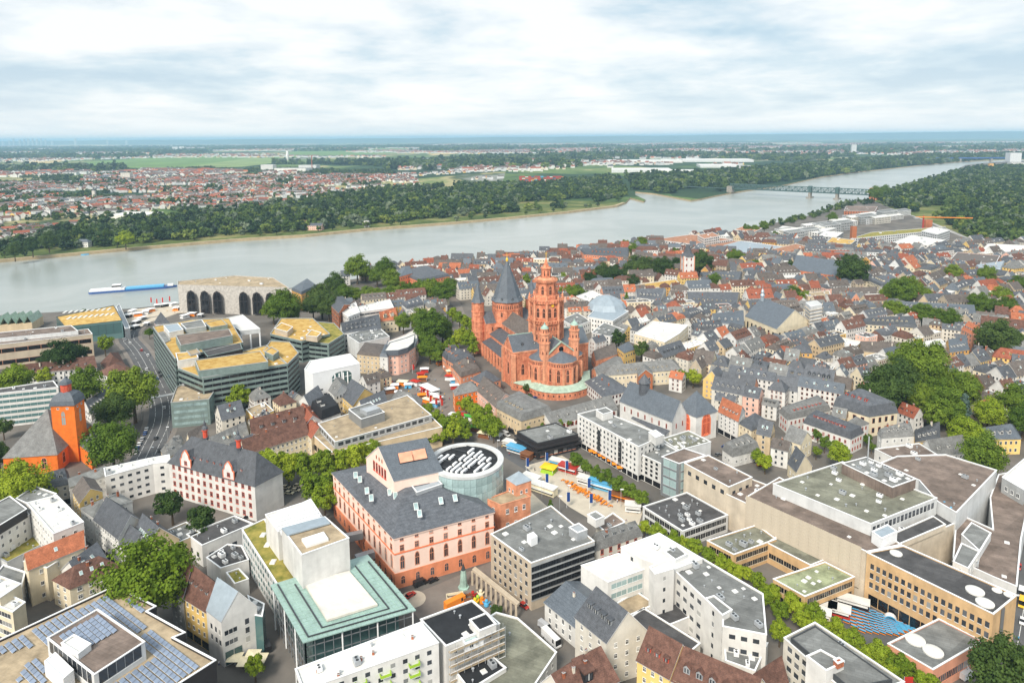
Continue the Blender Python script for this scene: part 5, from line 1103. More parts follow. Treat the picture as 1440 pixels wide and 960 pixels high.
for k in range(5): put_win(T,o[0],o[1],pw,rw,Lw*(.3+.1*k),hs_-2.6,Lw*.065,4.2,'std:red_trim:glass_dark')
for k in range(3): put_win(T,o[0],o[1],pw,rw,Lw*(.4+.1*k),hs_+3.4,Lw*.04,1.8,'arch:frame_stone:glass')
for k in range(2):
    d_ = U(622,661,hs_)-U(554,675,hs_); p = U(554,675,hs_)+d_*(.42+.27*k)+(U(515,643,hs_)-U(554,675,hs_))*.27; o_ = mk('smoke_hatch',shared('smoke_hatch',lambda b: (b.box(-3.2,-2.4,-.8,3.2,2.4,.5,'dark_metal'), b.box(-3.1,-2.3,.501,3.1,2.3,.6,'wall_salmon'))),T,(p.x-o[0],p.y-o[1],hs_+5.5)); o_.rotation_euler = (.62,0,math.atan2(d_.y,d_.x))
XP(T,o,[(576,680),(586,693),(622,681),(610,670)],ht+2,ht+5.5,'grey_metal','zinc')
for (x_,y_) in ((500,668),(506,674),(516,690),(522,700),(548,692),(556,697),(585,712),(590,722),(620,704),(640,700)):
    p = U(x_,y_,ht+4); o_ = mk('skylight',sky_mesh(),T,(p.x-o[0],p.y-o[1],ht+4.1),sc=(1.6,2.2,1)); o_.rotation_euler = (.35,0,.25)
# left projecting bay with hipped roof
XP(T,o,[(491,683),(516,711),(530,706),(505,680)],0,ht+.3,'theatre_pink','slate',roof='pyr',rise=5)
# right wing and pavilion tower
hw = ht-2.5
XP(T,o,[(684,702),(704,711),(746,699),(728,686)],0,hw,'sandstone_pale','flat_tan',fl=3,sp=4.5,win='cross:frame_white:glass',ww=1.5,wh=2.2,coping='sandstone_pale')
XP(T,o,[(712,672),(726,681),(747,674),(733,664)],hw-2,hw+5.5,'sandstone_pale','zinc',roof='pyr',rise=3.5,fl=1,sp=2.2)
# round glass drum
hd = 31; ctr = U(656,645,hd); rx = (U(707,648,hd)-U(605,642,hd)).length/2
T = thing('glass_drum','round glass rehearsal drum with white rim and slatted open roof','theatre drum',(ctr.x,ctr.y,0)); EXCL.append([ctr+Vector((rx*math.cos(t),rx*math.sin(t))) for t in np.linspace(0,6.28,13)[:-1]])
nseg = 40
b = MB(); b.lathe(0,0,[(rx-.35,0),(rx-.35,hd-1.3)],nseg*2,'glass_pale'); b.build('drum_wall',T)
pmesh = shared('glass_panel', lambda b: b.box(-1.42,-.08,.03,1.42,.08,3.3,'glass_pale'))
for k in range(nseg):
    t = 2*math.pi*(k+.5)/nseg
    if math.sin(t) > .55: continue
    for j in range(8):
        if hd-4.8-j*3.4 < 1: break
        mk('glass_panel',pmesh,T,((rx-.15)*math.cos(t),(rx-.15)*math.sin(t),hd-4.8-j*3.4),rz=t+math.pi/2,sc=(rx*2*math.pi/nseg/2.95,1,1))
b = MB(); b.lathe(0,0,[(rx,hd-1.3),(rx+.1,hd),(rx-2.4,hd+.25),(rx-2.6,hd-.6)],64,'wall_lightgrey'); b.build('rim',T)
b = MB(); b.lathe(0,0,[(rx-2.5,hd-.9),(0,hd-.85)],48,'flat_black'); b.build('roof',T)
ax = Vector((math.cos(1.1),math.sin(1.1))); ay = Vector((-ax.y,ax.x)); r2 = random.Random(5)
for k in range(-7,8):
    y_ = k*2.3; L_ = math.sqrt(max(0,(rx-3.6)**2-y_**2)); x_ = -L_
    while x_ < L_-3:
        ln_ = r2.uniform(3,9); c_ = ax*(x_+ln_/2)+ay*y_; x_ += ln_+r2.uniform(1.0,3)
        if x_ > L_ or r2.random() < .12: continue
        mk('roof_slat',shared('roof_slat',lambda b: (b.box(-.5,-.5,0,.5,.5,.9,'white_metal'))),T,(c_.x,c_.y,hd-.5),rz=1.1,sc=(ln_,1.1,1))
for k in range(5): b = MB(); y_ = (k-2)*5.5; L_ = math.sqrt((rx-3.6)**2-y_**2); b.bar((*(ay*-L_+ax*y_),hd+.1),(*(ay*L_+ax*y_),hd+.1),.35,'dark_metal'); b.build('roof_beam',T)
# --- glass-canopied small theatre
hk = 17.0
cq = quad([(380,822),(426,903),(585,857),(517,779)],hk)
T = thing('glass_canopy_theatre','modern theatre with pale green glass canopy roof and white stage tower','theatre',(*cen(cq),0)); o = tuple(cen(cq)); EXCL.append(cq)
cq = ccw(cq); b = MB(); b.prism([(p.x-o[0],p.y-o[1]) for p in inset(cq,4)],0,hk-2,'glass_green',top=True); b.build('glass_wall',T)
b = MB(); b.prism([(p.x-o[0],p.y-o[1]) for p in cq],hk-.35,hk,'glass_roof',bot=True); b.build('canopy',T)
e1 = (U(585,857,hk)-U(426,903,hk)); e2_ = (U(380,822,hk)-U(426,903,hk)); B0 = U(426,903,hk)
for k in range(1,24): b = MB(); p = B0+e1*(k/24); r_ = p+e2_; b.bar((p.x-o[0],p.y-o[1],hk+.06),(r_.x-o[0],r_.y-o[1],hk+.06),.12,'copper_green'); b.build('canopy_rib',T)
for k in range(1,18): b = MB(); p = B0+e2_*(k/18); r_ = p+e1; b.bar((p.x-o[0],p.y-o[1],hk+.07),(r_.x-o[0],r_.y-o[1],hk+.07),.12,'copper_green'); b.build('canopy_rib',T)
for s0,s1,t0,t1 in ((.06,.06,.05,.97),(.94,.94,.05,.97),(.06,.94,.05,.05),(.2,.2,.12,.9),(.8,.8,.12,.95),(.2,.8,.12,.12)):
    p = B0+e1*s0+e2_*t0; r_ = B0+e1*s1+e2_*t1; b = MB(); b.bar((p.x-o[0],p.y-o[1],hk+.16),(r_.x-o[0],r_.y-o[1],hk+.16),.4,'dark_metal'); b.build('canopy_gutter',T)
for k in range(13):
    for (pp,ee) in ((B0,e1),(B0,e2_)):
        p = pp+ee*(k/12); inw = (cen(cq)-p).normalized()*1.2; p = p+inw; b = MB(); b.bar((p.x-o[0],p.y-o[1],0),(p.x-o[0],p.y-o[1],hk-.36),.45 if k%4 == 0 else .2,'white_metal' if k%4 == 0 else 'steel'); b.build('post',T)
for z_ in (3.5,7,10.5,14):
    for (pp,ee) in ((B0,e1),(B0,e2_)): p = pp+(cen(cq)-pp)*.08; b = MB(); r_ = p+ee*.95; b.bar((p.x-o[0],p.y-o[1],z_),(r_.x-o[0],r_.y-o[1],z_),.25,'steel'); b.build('transom',T)
wq = quad([(427,819),(460,871),(531,849),(491,802)],hk+.9); XP(T,o,None,hk+.2,hk+.9,'wall_offwhite','flat_white',world=wq,par=.05,coping=None)
ht = hk+HT(424,782,817)*.82
ht = 29.5
XP(T,o,[(396,743),(424,781),(491,757),(457,727)],hk-1,ht,'wall_white','flat_tan'); t4 = ht
XP(T,o,[(424,757),(431,767),(462,757),(455,747)],ht,ht+.9,'white_metal','white_metal',coping=None,par=.05)
XP(T,o,[(396,742),(404,752),(464,735),(456,726)],ht+.35,ht+.8,'zinc','zinc',coping=None,par=.05)
XP(T,o,[(373,724),(391,748),(452,729),(436,704)],10,26,'wall_white','flat_white')
for k in range(5): p = U(381+k*3.5,731+k*4.5,26.6); r_ = U(440+k*3,712+k*4.4,26.6); b = MB(); b.bar((p.x-o[0],p.y-o[1],26.5),(r_.x-o[0],r_.y-o[1],26.5),1.6,'white_metal',1.2); b.build('roof_louvre',T)
lw = XP(T,o,[(340,745),(392,826),(420,812),(372,730)],0,14.5,'wall_lightgrey','moss_green',fl=4,sp=3,win='hole:frame_white:glass_green',ww=1.8,wh=1.8); 
lw2 = XP(T,o,[(372,731),(402,772),(470,752),(437,702)],0,15,'wall_lightgrey','moss_green')
for x_,y_ in ((376,766),(384,790),(370,752)): p = U(x_,y_,14.5); mk('skylight',flatsky_mesh(),T,(p.x-o[0],p.y-o[1],14.5),sc=(1.2,1.8,1))
b = MB()
for (x0_,y0_,x1_,y1_) in ((486,738,510,733),(500,768,526,760)):
    p = U(x0_,y0_+18,9); r_ = U(x1_,y1_+18,9); b = MB(); b.bar((p.x-o[0],p.y-o[1],9),(r_.x-o[0],r_.y-o[1],9),2.6,'steel',2.8); b.build('footbridge',T)
# --- grey office block in front
hg = HT(747,792,857)
T,q,o = H('grey_ribbon_office','grey five-storey office block with ribbon windows and cluttered flat roof','office block',[(690,752),(747,793),(836,762),(775,712)],hg,'flat','wall_stone','flat_grey',fl=5,sp=3.2,win='hole:frame_white:glass',ww=1.3,wh=1.7,clut=8,edges=[0])
p, r_ = U(747,793,hg), U(836,762,hg); nx = Vector(((r_-p).y,-(r_-p).x)).normalized(); qq = [p+nx*.15,r_+nx*.15]
b = MB(); b.prism([(v.x-o[0],v.y-o[1]) for v in (p,p+nx*.14,r_+nx*.14,r_)][::-1],3.5,hg,'wall_grey'); b.build('panel_front',T)
Ln = (r_-p).length
for k in range(5):
    for j in range(8): put_win(T,o[0],o[1],p+nx*.16,r_+nx*.16,Ln*(j+.5)/8,4.4+k*(hg-4.6)/5,Ln/8*.97,1.7,'band:brown_band:glass_dark' if False else 'band:dark_metal:glass_dark')
XP(T,o,[(741,752),(747,758),(756,754),(750,748)],hg,hg+3,'white_metal','white_metal',coping=None); XP(T,o,[(800,742),(812,750),(826,745),(814,736)],hg,hg+3.2,'grey_metal','grey_metal'); XP(T,o,[(826,724),(838,732),(850,727),(838,719)],hg,hg+3,'wall_white','flat_grey')
H('red_window_mansard','old house with slate mansard roof, dormers and red stone window frames','townhouse',[(837,774),(903,752),(895,738),(832,757)],hg-5,'mansard','wall_offwhite','slate_pale','ab',1.5,fl=4,sp=4,win='std:frame_red:glass',ww=1.4,wh=2,dorm=4,dwall='grey_metal',dgab=False,dsize=1.3,chim=2,mans=3)
H('brown_deck_annex','low annex with brown gravel roof terrace facing the fair','annex',[(838,738),(850,748),(880,735),(862,722)],hg-3,'flat','wall_offwhite','flat_brown',fl=0,clut=2)
H('pergola_wing','open concrete pergola with a row of square posts','pergola',[(664,800),(727,850),(731,846),(668,796)],6.5,'flat','wall_stone','wall_stone',z0=5.6,fl=0,coping=None,par=.05)
T = bpy.data.objects['pergola_wing']
for k in range(10): p = U(664,800,6.5).lerp(U(727,850,6.5),k/9.2); b = MB(); b.box(-.4,-.4,0,.4,.4,5.59,'wall_stone'); b.build('post',T,(p.x-T.location.x,p.y-T.location.y,0))
# --- bottom: white slab with balconies, black roof under scaffolding, rough grey roof
T,q,o = H('balcony_slab','white apartment slab with lime green balconies and pale flat roof','apartment block',[(415,942),(426,972),(617,905),(592,876)],20,'flat','wall_white','flat_white',fl=6,sp=3.8,win='hole:frame_white:glass',ww=1.4,wh=1.4,clut=3)
p, r_ = U(426,972,20), U(617,905,20); Ln = (r_-p).length; d_ = (r_-p)/Ln; nx = Vector((d_.y,-d_.x))
bmn = shared('balcony',lambda b: (b.box(-1.6,-1.4,0,1.6,-.02,.15,'wall_lightgrey'), b.box(-1.6,-1.4,.151,1.6,-1.3,1.1,'cloth_lime'), b.box(-1.6,-1.299,.151,-1.5,-.02,1.1,'cloth_lime'), b.box(1.5,-1.299,.151,1.6,-.02,1.1,'cloth_lime')))
for s in (.40,.58,.80):
    for k in range(5): c_ = p+d_*(Ln*s); mk('balcony',bmn,T,(c_.x-o[0],c_.y-o[1],3+k*3.3),rz=math.atan2(d_.y,d_.x))
for (x_,y_) in ((447,945),(476,952),(508,928),(525,920),(580,898)): v = U(x_,y_,20); mk('chimney',chimney_mesh(),T,(v.x-o[0],v.y-o[1],20),sc=(.8,.8,.8))
T,q,o = H('black_roof_house','house with black bitumen roof, glazed bay and scaffolded front','house',[(591,872),(627,910),(703,878),(664,845)],18,'flat','wall_white','flat_black',fl=4,sp=4,win='std:frame_white:glass',clut=3,edges=[1])
XP(T,o,[(660,872),(674,888),(698,878),(684,862)],18,20.5,'wall_white','flat_black'); XP(T,o,[(648,898),(654,906),(680,896),(674,889)],15,17.6,'white_metal','glass_pale',fl=1,sp=2,win='hole:frame_white:glass')
p, r_ = U(629,911,18), U(706,878,18); d_ = (r_-p); nx = Vector((d_.y,-d_.x)).normalized(); oc = (p+r_)/2
S_ = thing('scaffolding','builders scaffolding with plank decks along the black-roofed house','scaffolding',(oc.x,oc.y,0))
for j in range(9):
    for off in (.6,1.9): v = p+d_*(j/8)+nx*off; b = MB(); b.bar((v.x-oc.x,v.y-oc.y,0),(v.x-oc.x,v.y-oc.y,19),.12,'grey_metal'); b.build('pole',S_)
for k in range(7):
    b = MB(); a_ = p+nx*1.25; c_ = r_+nx*1.25; b.bar((a_.x-oc.x,a_.y-oc.y,2.4+k*2.5),(c_.x-oc.x,c_.y-oc.y,2.4+k*2.5),1.1,'flat_tan',.12); b.build('plank_deck',S_)
    b = MB(); a_ = p+nx*1.95; c_ = r_+nx*1.95; b.bar((a_.x-oc.x,a_.y-oc.y,3.4+k*2.5),(c_.x-oc.x,c_.y-oc.y,3.4+k*2.5),.12,'white_metal'); b.build('guard_rail',S_)
H('rough_grey_roof_hall','low hall with rough weathered grey roof','hall',[(668,880),(698,862),(728,870),(783,918),(745,975),(700,975),(640,945)],8,'flat','wall_white','flat_olive',fl=2,sp=4,clut=4)
H('blue_sheet_annex','low annex with blue sheeting on a black roof below the scaffold','annex',[(640,945),(660,972),(712,940),(690,922)],9,'flat','wall_white','flat_black',fl=1,sp=3,clut=3)
# --- white mansard pair
hm = HT(766,844,872)
H('white_blue_roof_house','white house with blue-grey metal roof beside parked vans','house',[(766,846),(810,882),(850,838),(826,817)],hm,'gable','wall_white','slate_blue','ab',4,fl=2,sp=3.2,ww=1.2,wh=2,chim=1)
H('white_dormer_house','tall cream-white gabled house with four grey dormers on black slate','townhouse',[(809,866),(853,902),(910,885),(868,848)],15.5,'gable','wall_offwhite','slate','ab',8.5,fl=4,sp=3.4,dorm=4,dwall='grey_metal',dgab=False,dsize=1.9,dt=.2,win='cross:frame_white:glass')
H('chimney_row_house','brown tiled house with four tall pale chimneys','townhouse',[(752,966),(800,990),(870,955),(818,920)],13,'gable','wall_offwhite','tile_brown','bc',7,fl=3,sp=3,chim=4,dorm=1,dgab=False,dsize=3.2,dwall='flat_black')
H('yellow_front_house','yellow house with rust-red roof and one wide white dormer','townhouse',[(896,926),(941,952),(974,926),(930,900)],15,'gable','wall_yellow','tile_brown','ab',8,fl=4,sp=3.2,win='cross:frame_white:glass',dorm=3,dgab=False,dwall='red_trim',dsize=1.6)
H('brown_dormer_row','brown tiled row with five pointed grey dormers','townhouse',[(943,954),(1052,1006),(1084,972),(974,927)],14,'gable','wall_cream','tile_brown','ab',8,fl=4,sp=3.2,dorm=5,dwall='grey_metal',dsize=1.9)
H('brown_end_gable','brown roofed gable house below the grey-roofed white office','townhouse',[(1050,960),(1068,985),(1110,965),(1085,930)],12,'gable','wall_cream','tile_brown','bc',6,fl=3,sp=3)
# --- white office complex
T,q,o = H('white_office_complex','white stepped office complex with flat white roofs','office block',[(817,796),(855,820),(908,801),(870,779)],15.5,'flat','wall_white','flat_white',fl=4,sp=6,win='band:frame_white:glass_pale',wh=1.9,edges=[1])
u_ = XP(T,o,[(873,770),(905,787),(946,802),(988,786),(927,750)],0,19.5,'wall_white','flat_white',fl=5,sp=5,win='hole:frame_white:glass'); clutter(T,o[0],o[1],ccw(u_),19.5,3,.5,seed=8)
XP(T,o,[(934,776),(950,788),(966,780),(952,768)],19.5,20.6,'wall_lightgrey','flat_grey'); XP(T,o,[(913,798),(921,808),(948,800),(936,788)],0,21.5,'wall_white','flat_white',fl=5,sp=4,win='hole:frame_white:glass',ww=1,wh=1.4)
XP(T,o,[(856,855),(880,868),(922,850),(895,832)],0,7,'wall_white','flat_tan'); XP(T,o,[(905,858),(940,880),(990,860),(950,838)],0,6,'wall_white','flat_dark')
XP(T,o,[(870,880),(950,935),(985,905),(905,855)],0,7,'wall_offwhite','flat_dark')
T,q,o = H('grey_roof_office','white office wing with patched grey roof beside the plane trees','office block',[(947,802),(992,844),(1016,866),(1016,882),(1078,894),(1073,836),(988,786)],18,'flat','wall_white','flat_grey',fl=4,sp=3.4,win='hole:frame_white:glass',ww=1.9,wh=1.5,clut=9,edges=None)
XP(T,o,[(991,842),(1016,866),(1030,858),(1004,838)],0,19.8,'wall_white','flat_grey',fl=5,sp=5,win='hole:frame_white:glass',ww=.9,wh=1.6)
H('low_back_house','low white house with grey terrace roof behind the white office','house',[(1018,898),(1020,930),(1062,945),(1080,905)],10,'flat','wall_white','flat_grey',fl=2,sp=4,clut=4)
# --- long beige complex
hb = HT(1219,778,846)
T,q,o = H('tan_office_block','tan stone office with three rows of windows and white round roof domes','office block',[(1219,778),(1397,865),(1430,838),(1270,768)],hb,'flat','tan_stone','flat_dark',fl=0,clut=0)
p, r_ = U(1219,778,hb), U(1397,865,hb); Ln = (r_-p).length
for k in range(3):
    for j in range(18): put_win(T,o[0],o[1],p,r_,Ln*(.055+.0535*j),hb-5-k*3.6,1.25,2.0,'hole:frame_white:glass')
for j in range(9): put_win(T,o[0],o[1],p,r_,Ln*(.08+.09*j),.3,3.4,4,'hole:tan_stone:glass_dark')
p2, r2_ = U(1397,865,hb), U(1430,838,hb); 
d_ = (r2_-p2); nx = Vector((d_.y,-d_.x)).normalized()
for j in range(3): v = p2+d_*(.33+.05*j)+nx*.15; b = MB(); b.bar((v.x-o[0],v.y-o[1],.2),(v.x-o[0],v.y-o[1],hb),.35,'paint_grey'); b.build('downpipe',T)
dome = shared('roof_dome',lambda b: (b.lathe(0,0,[(1,0),(1,.18),(.97,.2),(.7,.32),(.3,.40),(0,.42)],20,'flat_white')))
for x_,y_,s in ((1260,778,2.1),(1371,831,2.8),(1385,848,2.7),(1402,830,1.5),(1418,836,1.4)): v = U(x_,y_,hb); mk('roof_dome',dome,T,(v.x-o[0],v.y-o[1],hb),sc=(s,s,s*.9))
T,q,o = H('limestone_store','long pale limestone store with windowless stone front','store',[(1049,700),(1219,777),(1268,767),(1226,740),(1096,672)],hb-.5,'flat','limestone','flat_brown',fl=0,clut=4)
b = MB(); p, r_ = U(1049,700,hb), U(1219,777,hb); Ln = (r_-p).length; d_ = (r_-p)/Ln; nx = Vector((d_.y,-d_.x)); sl = shared('stone_slab',lambda b: b.box(-1.98,-.08,.02,1.98,-.02,1.48,'limestone'))
for k in range(int(Ln/4)):
    for j in range(11): v = p+d_*(k*4+2); mk('stone_slab',sl,T,(v.x-o[0],v.y-o[1],4.2+j*1.5),rz=math.atan2(d_.y,d_.x))
T,q,o = H('green_flat_store','large store block with grey-green bitumen roof and band of windows','store',[(1087,681),(1225,738),(1318,701),(1185,650)],hb+4,'flat','wall_lightgrey','flat_olive',fl=0,clut=14,z0=0)
p, r_ = U(1225,738,hb+4), U(1318,701,hb+4); Ln = (r_-p).length
for j in range(16): put_win(T,o[0],o[1],p,r_,Ln*(j+.8)/17,hb+.4,Ln/17*.7,2.6,'hole:frame_white:glass')
pq = XP(T,o,[(1184,652),(1255,686),(1288,674),(1218,643)],hb+4,hb+8.5,'flat_brown','flat_grey'); clutter(T,o[0],o[1],ccw(pq),hb+8.5,18,.8,seed=12)
b = MB(); v = U(1220,648,hb+8.5); b.bar((v.x-o[0],v.y-o[1],hb+8.5),(v.x-o[0],v.y-o[1],hb+20),.4,'grey_metal'); b.build('antenna_mast',T)
T,q,o = H('brown_store_roof','broad store block with streaked brown bitumen roof','store',[(1238,652),(1292,676),(1318,706),(1345,722),(1402,662),(1330,640),(1262,642)],hb+2,'flat','wall_lightgrey','flat_brown',fl=0,clut=4)
T,q,o = H('stepped_store_end','pale stepped store end with dark recessed terraces','store',[(1232,744),(1268,768),(1345,736),(1318,706)],hb-3,'flat','limestone','flat_dark',fl=0,clut=3)
XP(T,o,[(1244,756),(1264,766),(1330,738),(1312,726)],hb-3,hb-1,'limestone','flat_dark'); XP(T,o,[(1226,748),(1240,758),(1262,748),(1248,738)],hb-.5,hb+3.5,'white_metal','zinc')
T,q,o = H('curved_brown_building','curved building with broad brown roof at the street bend','store',[(1345,722),(1396,745),(1392,700),(1404,668),(1424,664),(1450,690),(1436,760),(1430,826),(1396,812),(1340,786)],hb-6,'flat','wall_lightgrey','flat_brown',fl=0,clut=3)
XP(T,o,[(1340,790),(1362,800),(1378,776),(1352,764)],hb-6,hb-2,'wall_white','flat_grey',fl=1,sp=4,win='arch:frame_white:glass'); XP(T,o,[(1352,752),(1378,776),(1394,750),(1366,735)],hb-6,hb-3,'wall_lightgrey','flat_grey')
H('dark_glass_end','grey building with white-framed windows beside the curved brown roof','office block',[(1409,672),(1440,690),(1470,668),(1440,646)],20,'flat','wall_grey','flat_white',fl=3,sp=3.4,win='std:frame_white:glass',ww=1.6,wh=2.0)
# pavilions under the plane trees
T,q,o = H('green_roof_pavilion','two-storey pavilion with pale green mossy flat roof','pavilion',[(1087,815),(1132,840),(1202,812),(1160,791)],8.5,'flat','tan_stone','flat_moss',fl=2,sp=3,win='band:frame_cream:glass_dark',wh=2,clut=5)
H('olive_roof_pavilion','pavilion with dark olive flat roof and orange fascia','pavilion',[(994,761),(1032,781),(1092,759),(1064,739)],8.5,'flat','tan_stone','flat_olive',fl=2,sp=3,win='band:frame_cream:glass_dark',wh=2,clut=5)
H('pavilion_link','long low link building with ribbon windows along the limestone store','pavilion',[(1078,764),(1140,796),(1160,788),(1098,752)],8,'flat','tan_stone','flat_olive',fl=1,sp=3,win='band:frame_cream:glass_dark',wh=2)
T,q,o = H('dome_pavilion','grey flat-roofed pavilion with two white roof domes and orange fascia','pavilion',[(1248,906),(1312,943),(1382,902),(1320,871)],8.5,'flat','wall_salmon','flat_grey',fl=1,sp=3,win='band:frame_stone:glass',wh=2.4)
for x_,y_,s in ((1287,900,3.0),(1312,916,3.0)): v = U(x_,y_,8.5); mk('roof_dome',dome,T,(v.x-o[0],v.y-o[1],8.5),sc=(s,s,s*.9))
T,q,o = H('cream_grey_roof_block','cream office block with black mansard edge and grey flat roof','office block',[(1102,898),(1200,985),(1272,960),(1146,876)],17,'flat','wall_offwhite','flat_grey',fl=5,sp=3,win='hole:frame_white:glass',ww=1.7,wh=1.6,clut=4)
XP(T,o,[(1134,923),(1162,944),(1187,932),(1154,914)],10,21,'wall_white','flat_grey'); XP(T,o,[(1172,928),(1178,934),(1187,930),(1180,925)],21,22.5,'chimney_brick','chimney_brick')
XP(T,o,[(1112,897),(1195,968),(1255,956),(1146,880)],17.3,19,'dark_metal','flat_grey',coping=None)
# --- square: white slab, grey glass block, limestone block, black pavilion
hw = HT(812,583,626)
T,q,o = H('white_slab_block','white five-storey slab with recessed glazed stairwells above the square','apartment block',[(812,583),(898,629),(934,613),(840,576)],hw,'flat','wall_white','flat_grey',fl=5,sp=2.9,ww=1.1,wh=1.3,win='hole:frame_white:glass',clut=5,shop=1)
p, r_ = U(812,583,hw), U(898,629,hw)
for s in (.38,.72): put_win(T,o[0],o[1],p,r_,(r_-p).length*s,4,2.6,hw-6,'band:grey_metal:glass_dark',name='stairwell')
XP(T,o,[(838,577),(848,583),(862,579),(852,573)],hw,hw+3.5,'wall_white','flat_grey'); XP(T,o,[(912,608),(922,616),(932,612),(922,605)],hw,hw+4,'wall_white','flat_white')
H('white_low_slab','white four-storey block with dark square windows beside the slab','apartment block',[(896,637),(930,653),(962,640),(930,622)],hw-5,'flat','wall_white','flat_grey',fl=4,sp=3,win='hole:frame_white:glass_dark',ww=1.5,wh=1.4,clut=3,shop=1)
H('plant_roof_block','low block crowded with rooftop ducts beside the white church','office block',[(930,618),(955,634),(1000,622),(968,606)],hw-6,'flat','wall_lightgrey','flat_olive',fl=0,clut=16)
H('grey_glass_block','grey glazed office cube with brown roof','office block',[(930,643),(955,653),(992,641),(962,631)],hw+1,'flat','steel','flat_brown',fl=4,sp=4,win='band:grey_metal:glass_pale',wh=3.4)
H('limestone_square_block','limestone block with small square windows and brown roof','store',[(962,652),(1025,686),(1058,672),(996,641)],hw+1,'flat','limestone','flat_brown',fl=1,sp=5,win='hole:frame_cream:glass',ww=2,wh=2,sill=2.35,clut=2)
H('limestone_link','limestone link block stepping up to the long store','store',[(1022,696),(1052,710),(1098,690),(1056,674)],hb-4,'flat','limestone','flat_brown',fl=0,clut=3)
H('grey_shop_pavilion','low dark grey shop pavilion with flat roof by the plane trees','pavilion',[(904,713),(960,748),(1024,725),(966,693)],7.5,'flat','wall_lightgrey','flat_dark',fl=2,sp=3,win='band:frame_white:glass_dark',wh=2.2,clut=12)
T,q,o = H('black_pavilion','black two-storey pavilion with deep dark eaves on the square','pavilion',[(727,607),(756,624),(813,611),(782,595)],9,'flat','dark_panel','flat_grey',fl=0,coping='dark_metal',clut=4)
qq = quad([(727,607),(756,624),(813,611),(782,595)],9)
for z_ in (3.8,6.2): b = MB(); b.prism([(v.x-o[0],v.y-o[1]) for v in inset(ccw(qq),-1.1)],z_,z_+1.0,'dark_panel',bot=True); b.build('eave_band',T)
facade(T,o[0],o[1],ccw(qq),.2,3.8,1,3,'hole:sandstone:glass',2.2,2.6)
# --- white church with tall red windows
hn = HT(954,596,622)+6
T,q,o = H('white_church','white church with steep slate roof, ridge turret and tall red windows','church',[(872,563),(945,592),(966,582),(900,553)],15,'gable','wall_white','slate_blue','ab',10,fl=1,sp=5,win='arch:frame_red:glass',ww=1,wh=3,sill=1.9,ov=.4)
hcz = HT(979,583,622); ch = ccw(quad([(951,573),(979,584),(1008,576),(978,566)],hcz))
b = MB(); b.prism([(v.x-o[0],v.y-o[1]) for v in ch],0,hcz,'wall_white',top=False); b.build('choir_wall',T); b = MB(); roof_geo(b,ch,hcz,11,'pyr','slate_blue','wall_white',.6,o[0],o[1]); b.build('choir_roof',T)
for i in range(4):
    p, r_ = ch[i], ch[(i+1)%4]
    if facing(p,r_):
        L_ = (r_-p).length; put_win(T,o[0],o[1],p,r_,L_/2,3,L_*.44,hcz*.78,'arch:orange_trim:frame_red'); 
        for k in range(3): put_win(T,o[0],o[1],p,r_,L_*(.42+.08*k),3.6,L_*.055,hcz*.62,'std:orange_trim:glass_dark')
v = U(906,547,24); tb = shared('turret',lambda b: (b.lathe(0,0,[(3.2,-3),(3.2,4.2),(3.9,4.2),(3.7,4.6),(0,9.5)],8,'slate'))); mk('ridge_turret',tb,T,(v.x-o[0],v.y-o[1],24))
H('church_aisle','white church aisle with low slate roof beside the ducts','church',[(888,588),(935,612),(952,600),(905,578)],8,'shed','wall_white','slate','ab',3,fl=1,sp=4)
# --- fronts before the cathedral
H('orange_market_house','orange-red house with pale slate roof on the market street','townhouse',[(637,549),(640,556),(675,548),(665,536)],11,'hip','church_orange','slate_pale','bc',4.5,fl=3,sp=3,win='std:frame_cream:glass')
H('pink_market_house','pink house with dark dormered roof behind clipped plane trees','townhouse',[(670,548),(697,572),(724,560),(690,534)],11,'gable','wall_pink','slate_brown','ab',6,fl=2,sp=3,dorm=4,dsize=1.1)
H('tan_arcade_house','tan stone house with dark mansard and gravel roof near the choir ring','townhouse',[(697,573),(733,592),(776,580),(730,556)],10,'mansard','wall_beige','slate_pale','ab',.6,fl=2,sp=3,win='std:frame_cream:glass',mans=4,dorm=5,dsize=1)
H('long_slate_wing','long low wing with slate roof running below the choir ring','townhouse',[(756,588),(775,596),(868,574),(850,558)],6,'gable','wall_white','slate_pale','bc',5,fl=1,sp=3,win='arch:frame_red:glass_dark',ww=2,wh=2.6,dorm=6,dsize=1,dt=.2)
H('market_pyramid_house','small house with dark pyramid slate roof beside the cathedral aisle','house',[(662,532),(680,541),(704,533),(688,522)],9,'pyr','sandstone_pale','slate','ab',6,fl=2,sp=3)
for i,(P_,lb) in enumerate([([(625,503),(640,513),(668,506),(655,494)],'old sandstone house with steep hipped slate roof by the cathedral north side'),([(636,516),(648,530),(676,522),(664,508)],'stone house with brown slate roof clusters beside the round tower'),([(622,500),(628,506),(648,497),(640,488)],'small stone house with mansard roof under the market trees')]):
    H('stone_house',lb,'house',P_,10,'mansard','sandstone_pale',('slate','slate_brown','slate')[i],'ab',4,fl=2,sp=3,dorm=2,chim=2,mans=3)
H('grey_roof_market_hall','market hall with broad grey hipped roof and red wall','house',[(545,566),(590,576),(594,560),(560,548)],8,'hip','sandstone','slate_pale','ab',5,fl=1,sp=4,dorm=2)
H('yellow_dormer_house','yellow gabled house with dark metal roof below the pink corner','house',[(480,556),(496,570),(530,556),(510,542)],10,'gable','wall_yellow','slate','ab',8,fl=2,sp=3,dorm=0)
H('black_slope_house','house with steep black roof and row of skylights below the market','house',[(500,572),(512,580),(545,566),(535,556)],11,'gable','wall_cream','slate','bc',6,fl=2,sp=3,sky=5)
H('grey_mansard_house','cream house with grey mansard beside the white wedge','house',[(462,548),(470,556),(492,546),(484,532)],13,'gable','wall_white','slate_pale','ab',5,fl=3,sp=3,dorm=1)
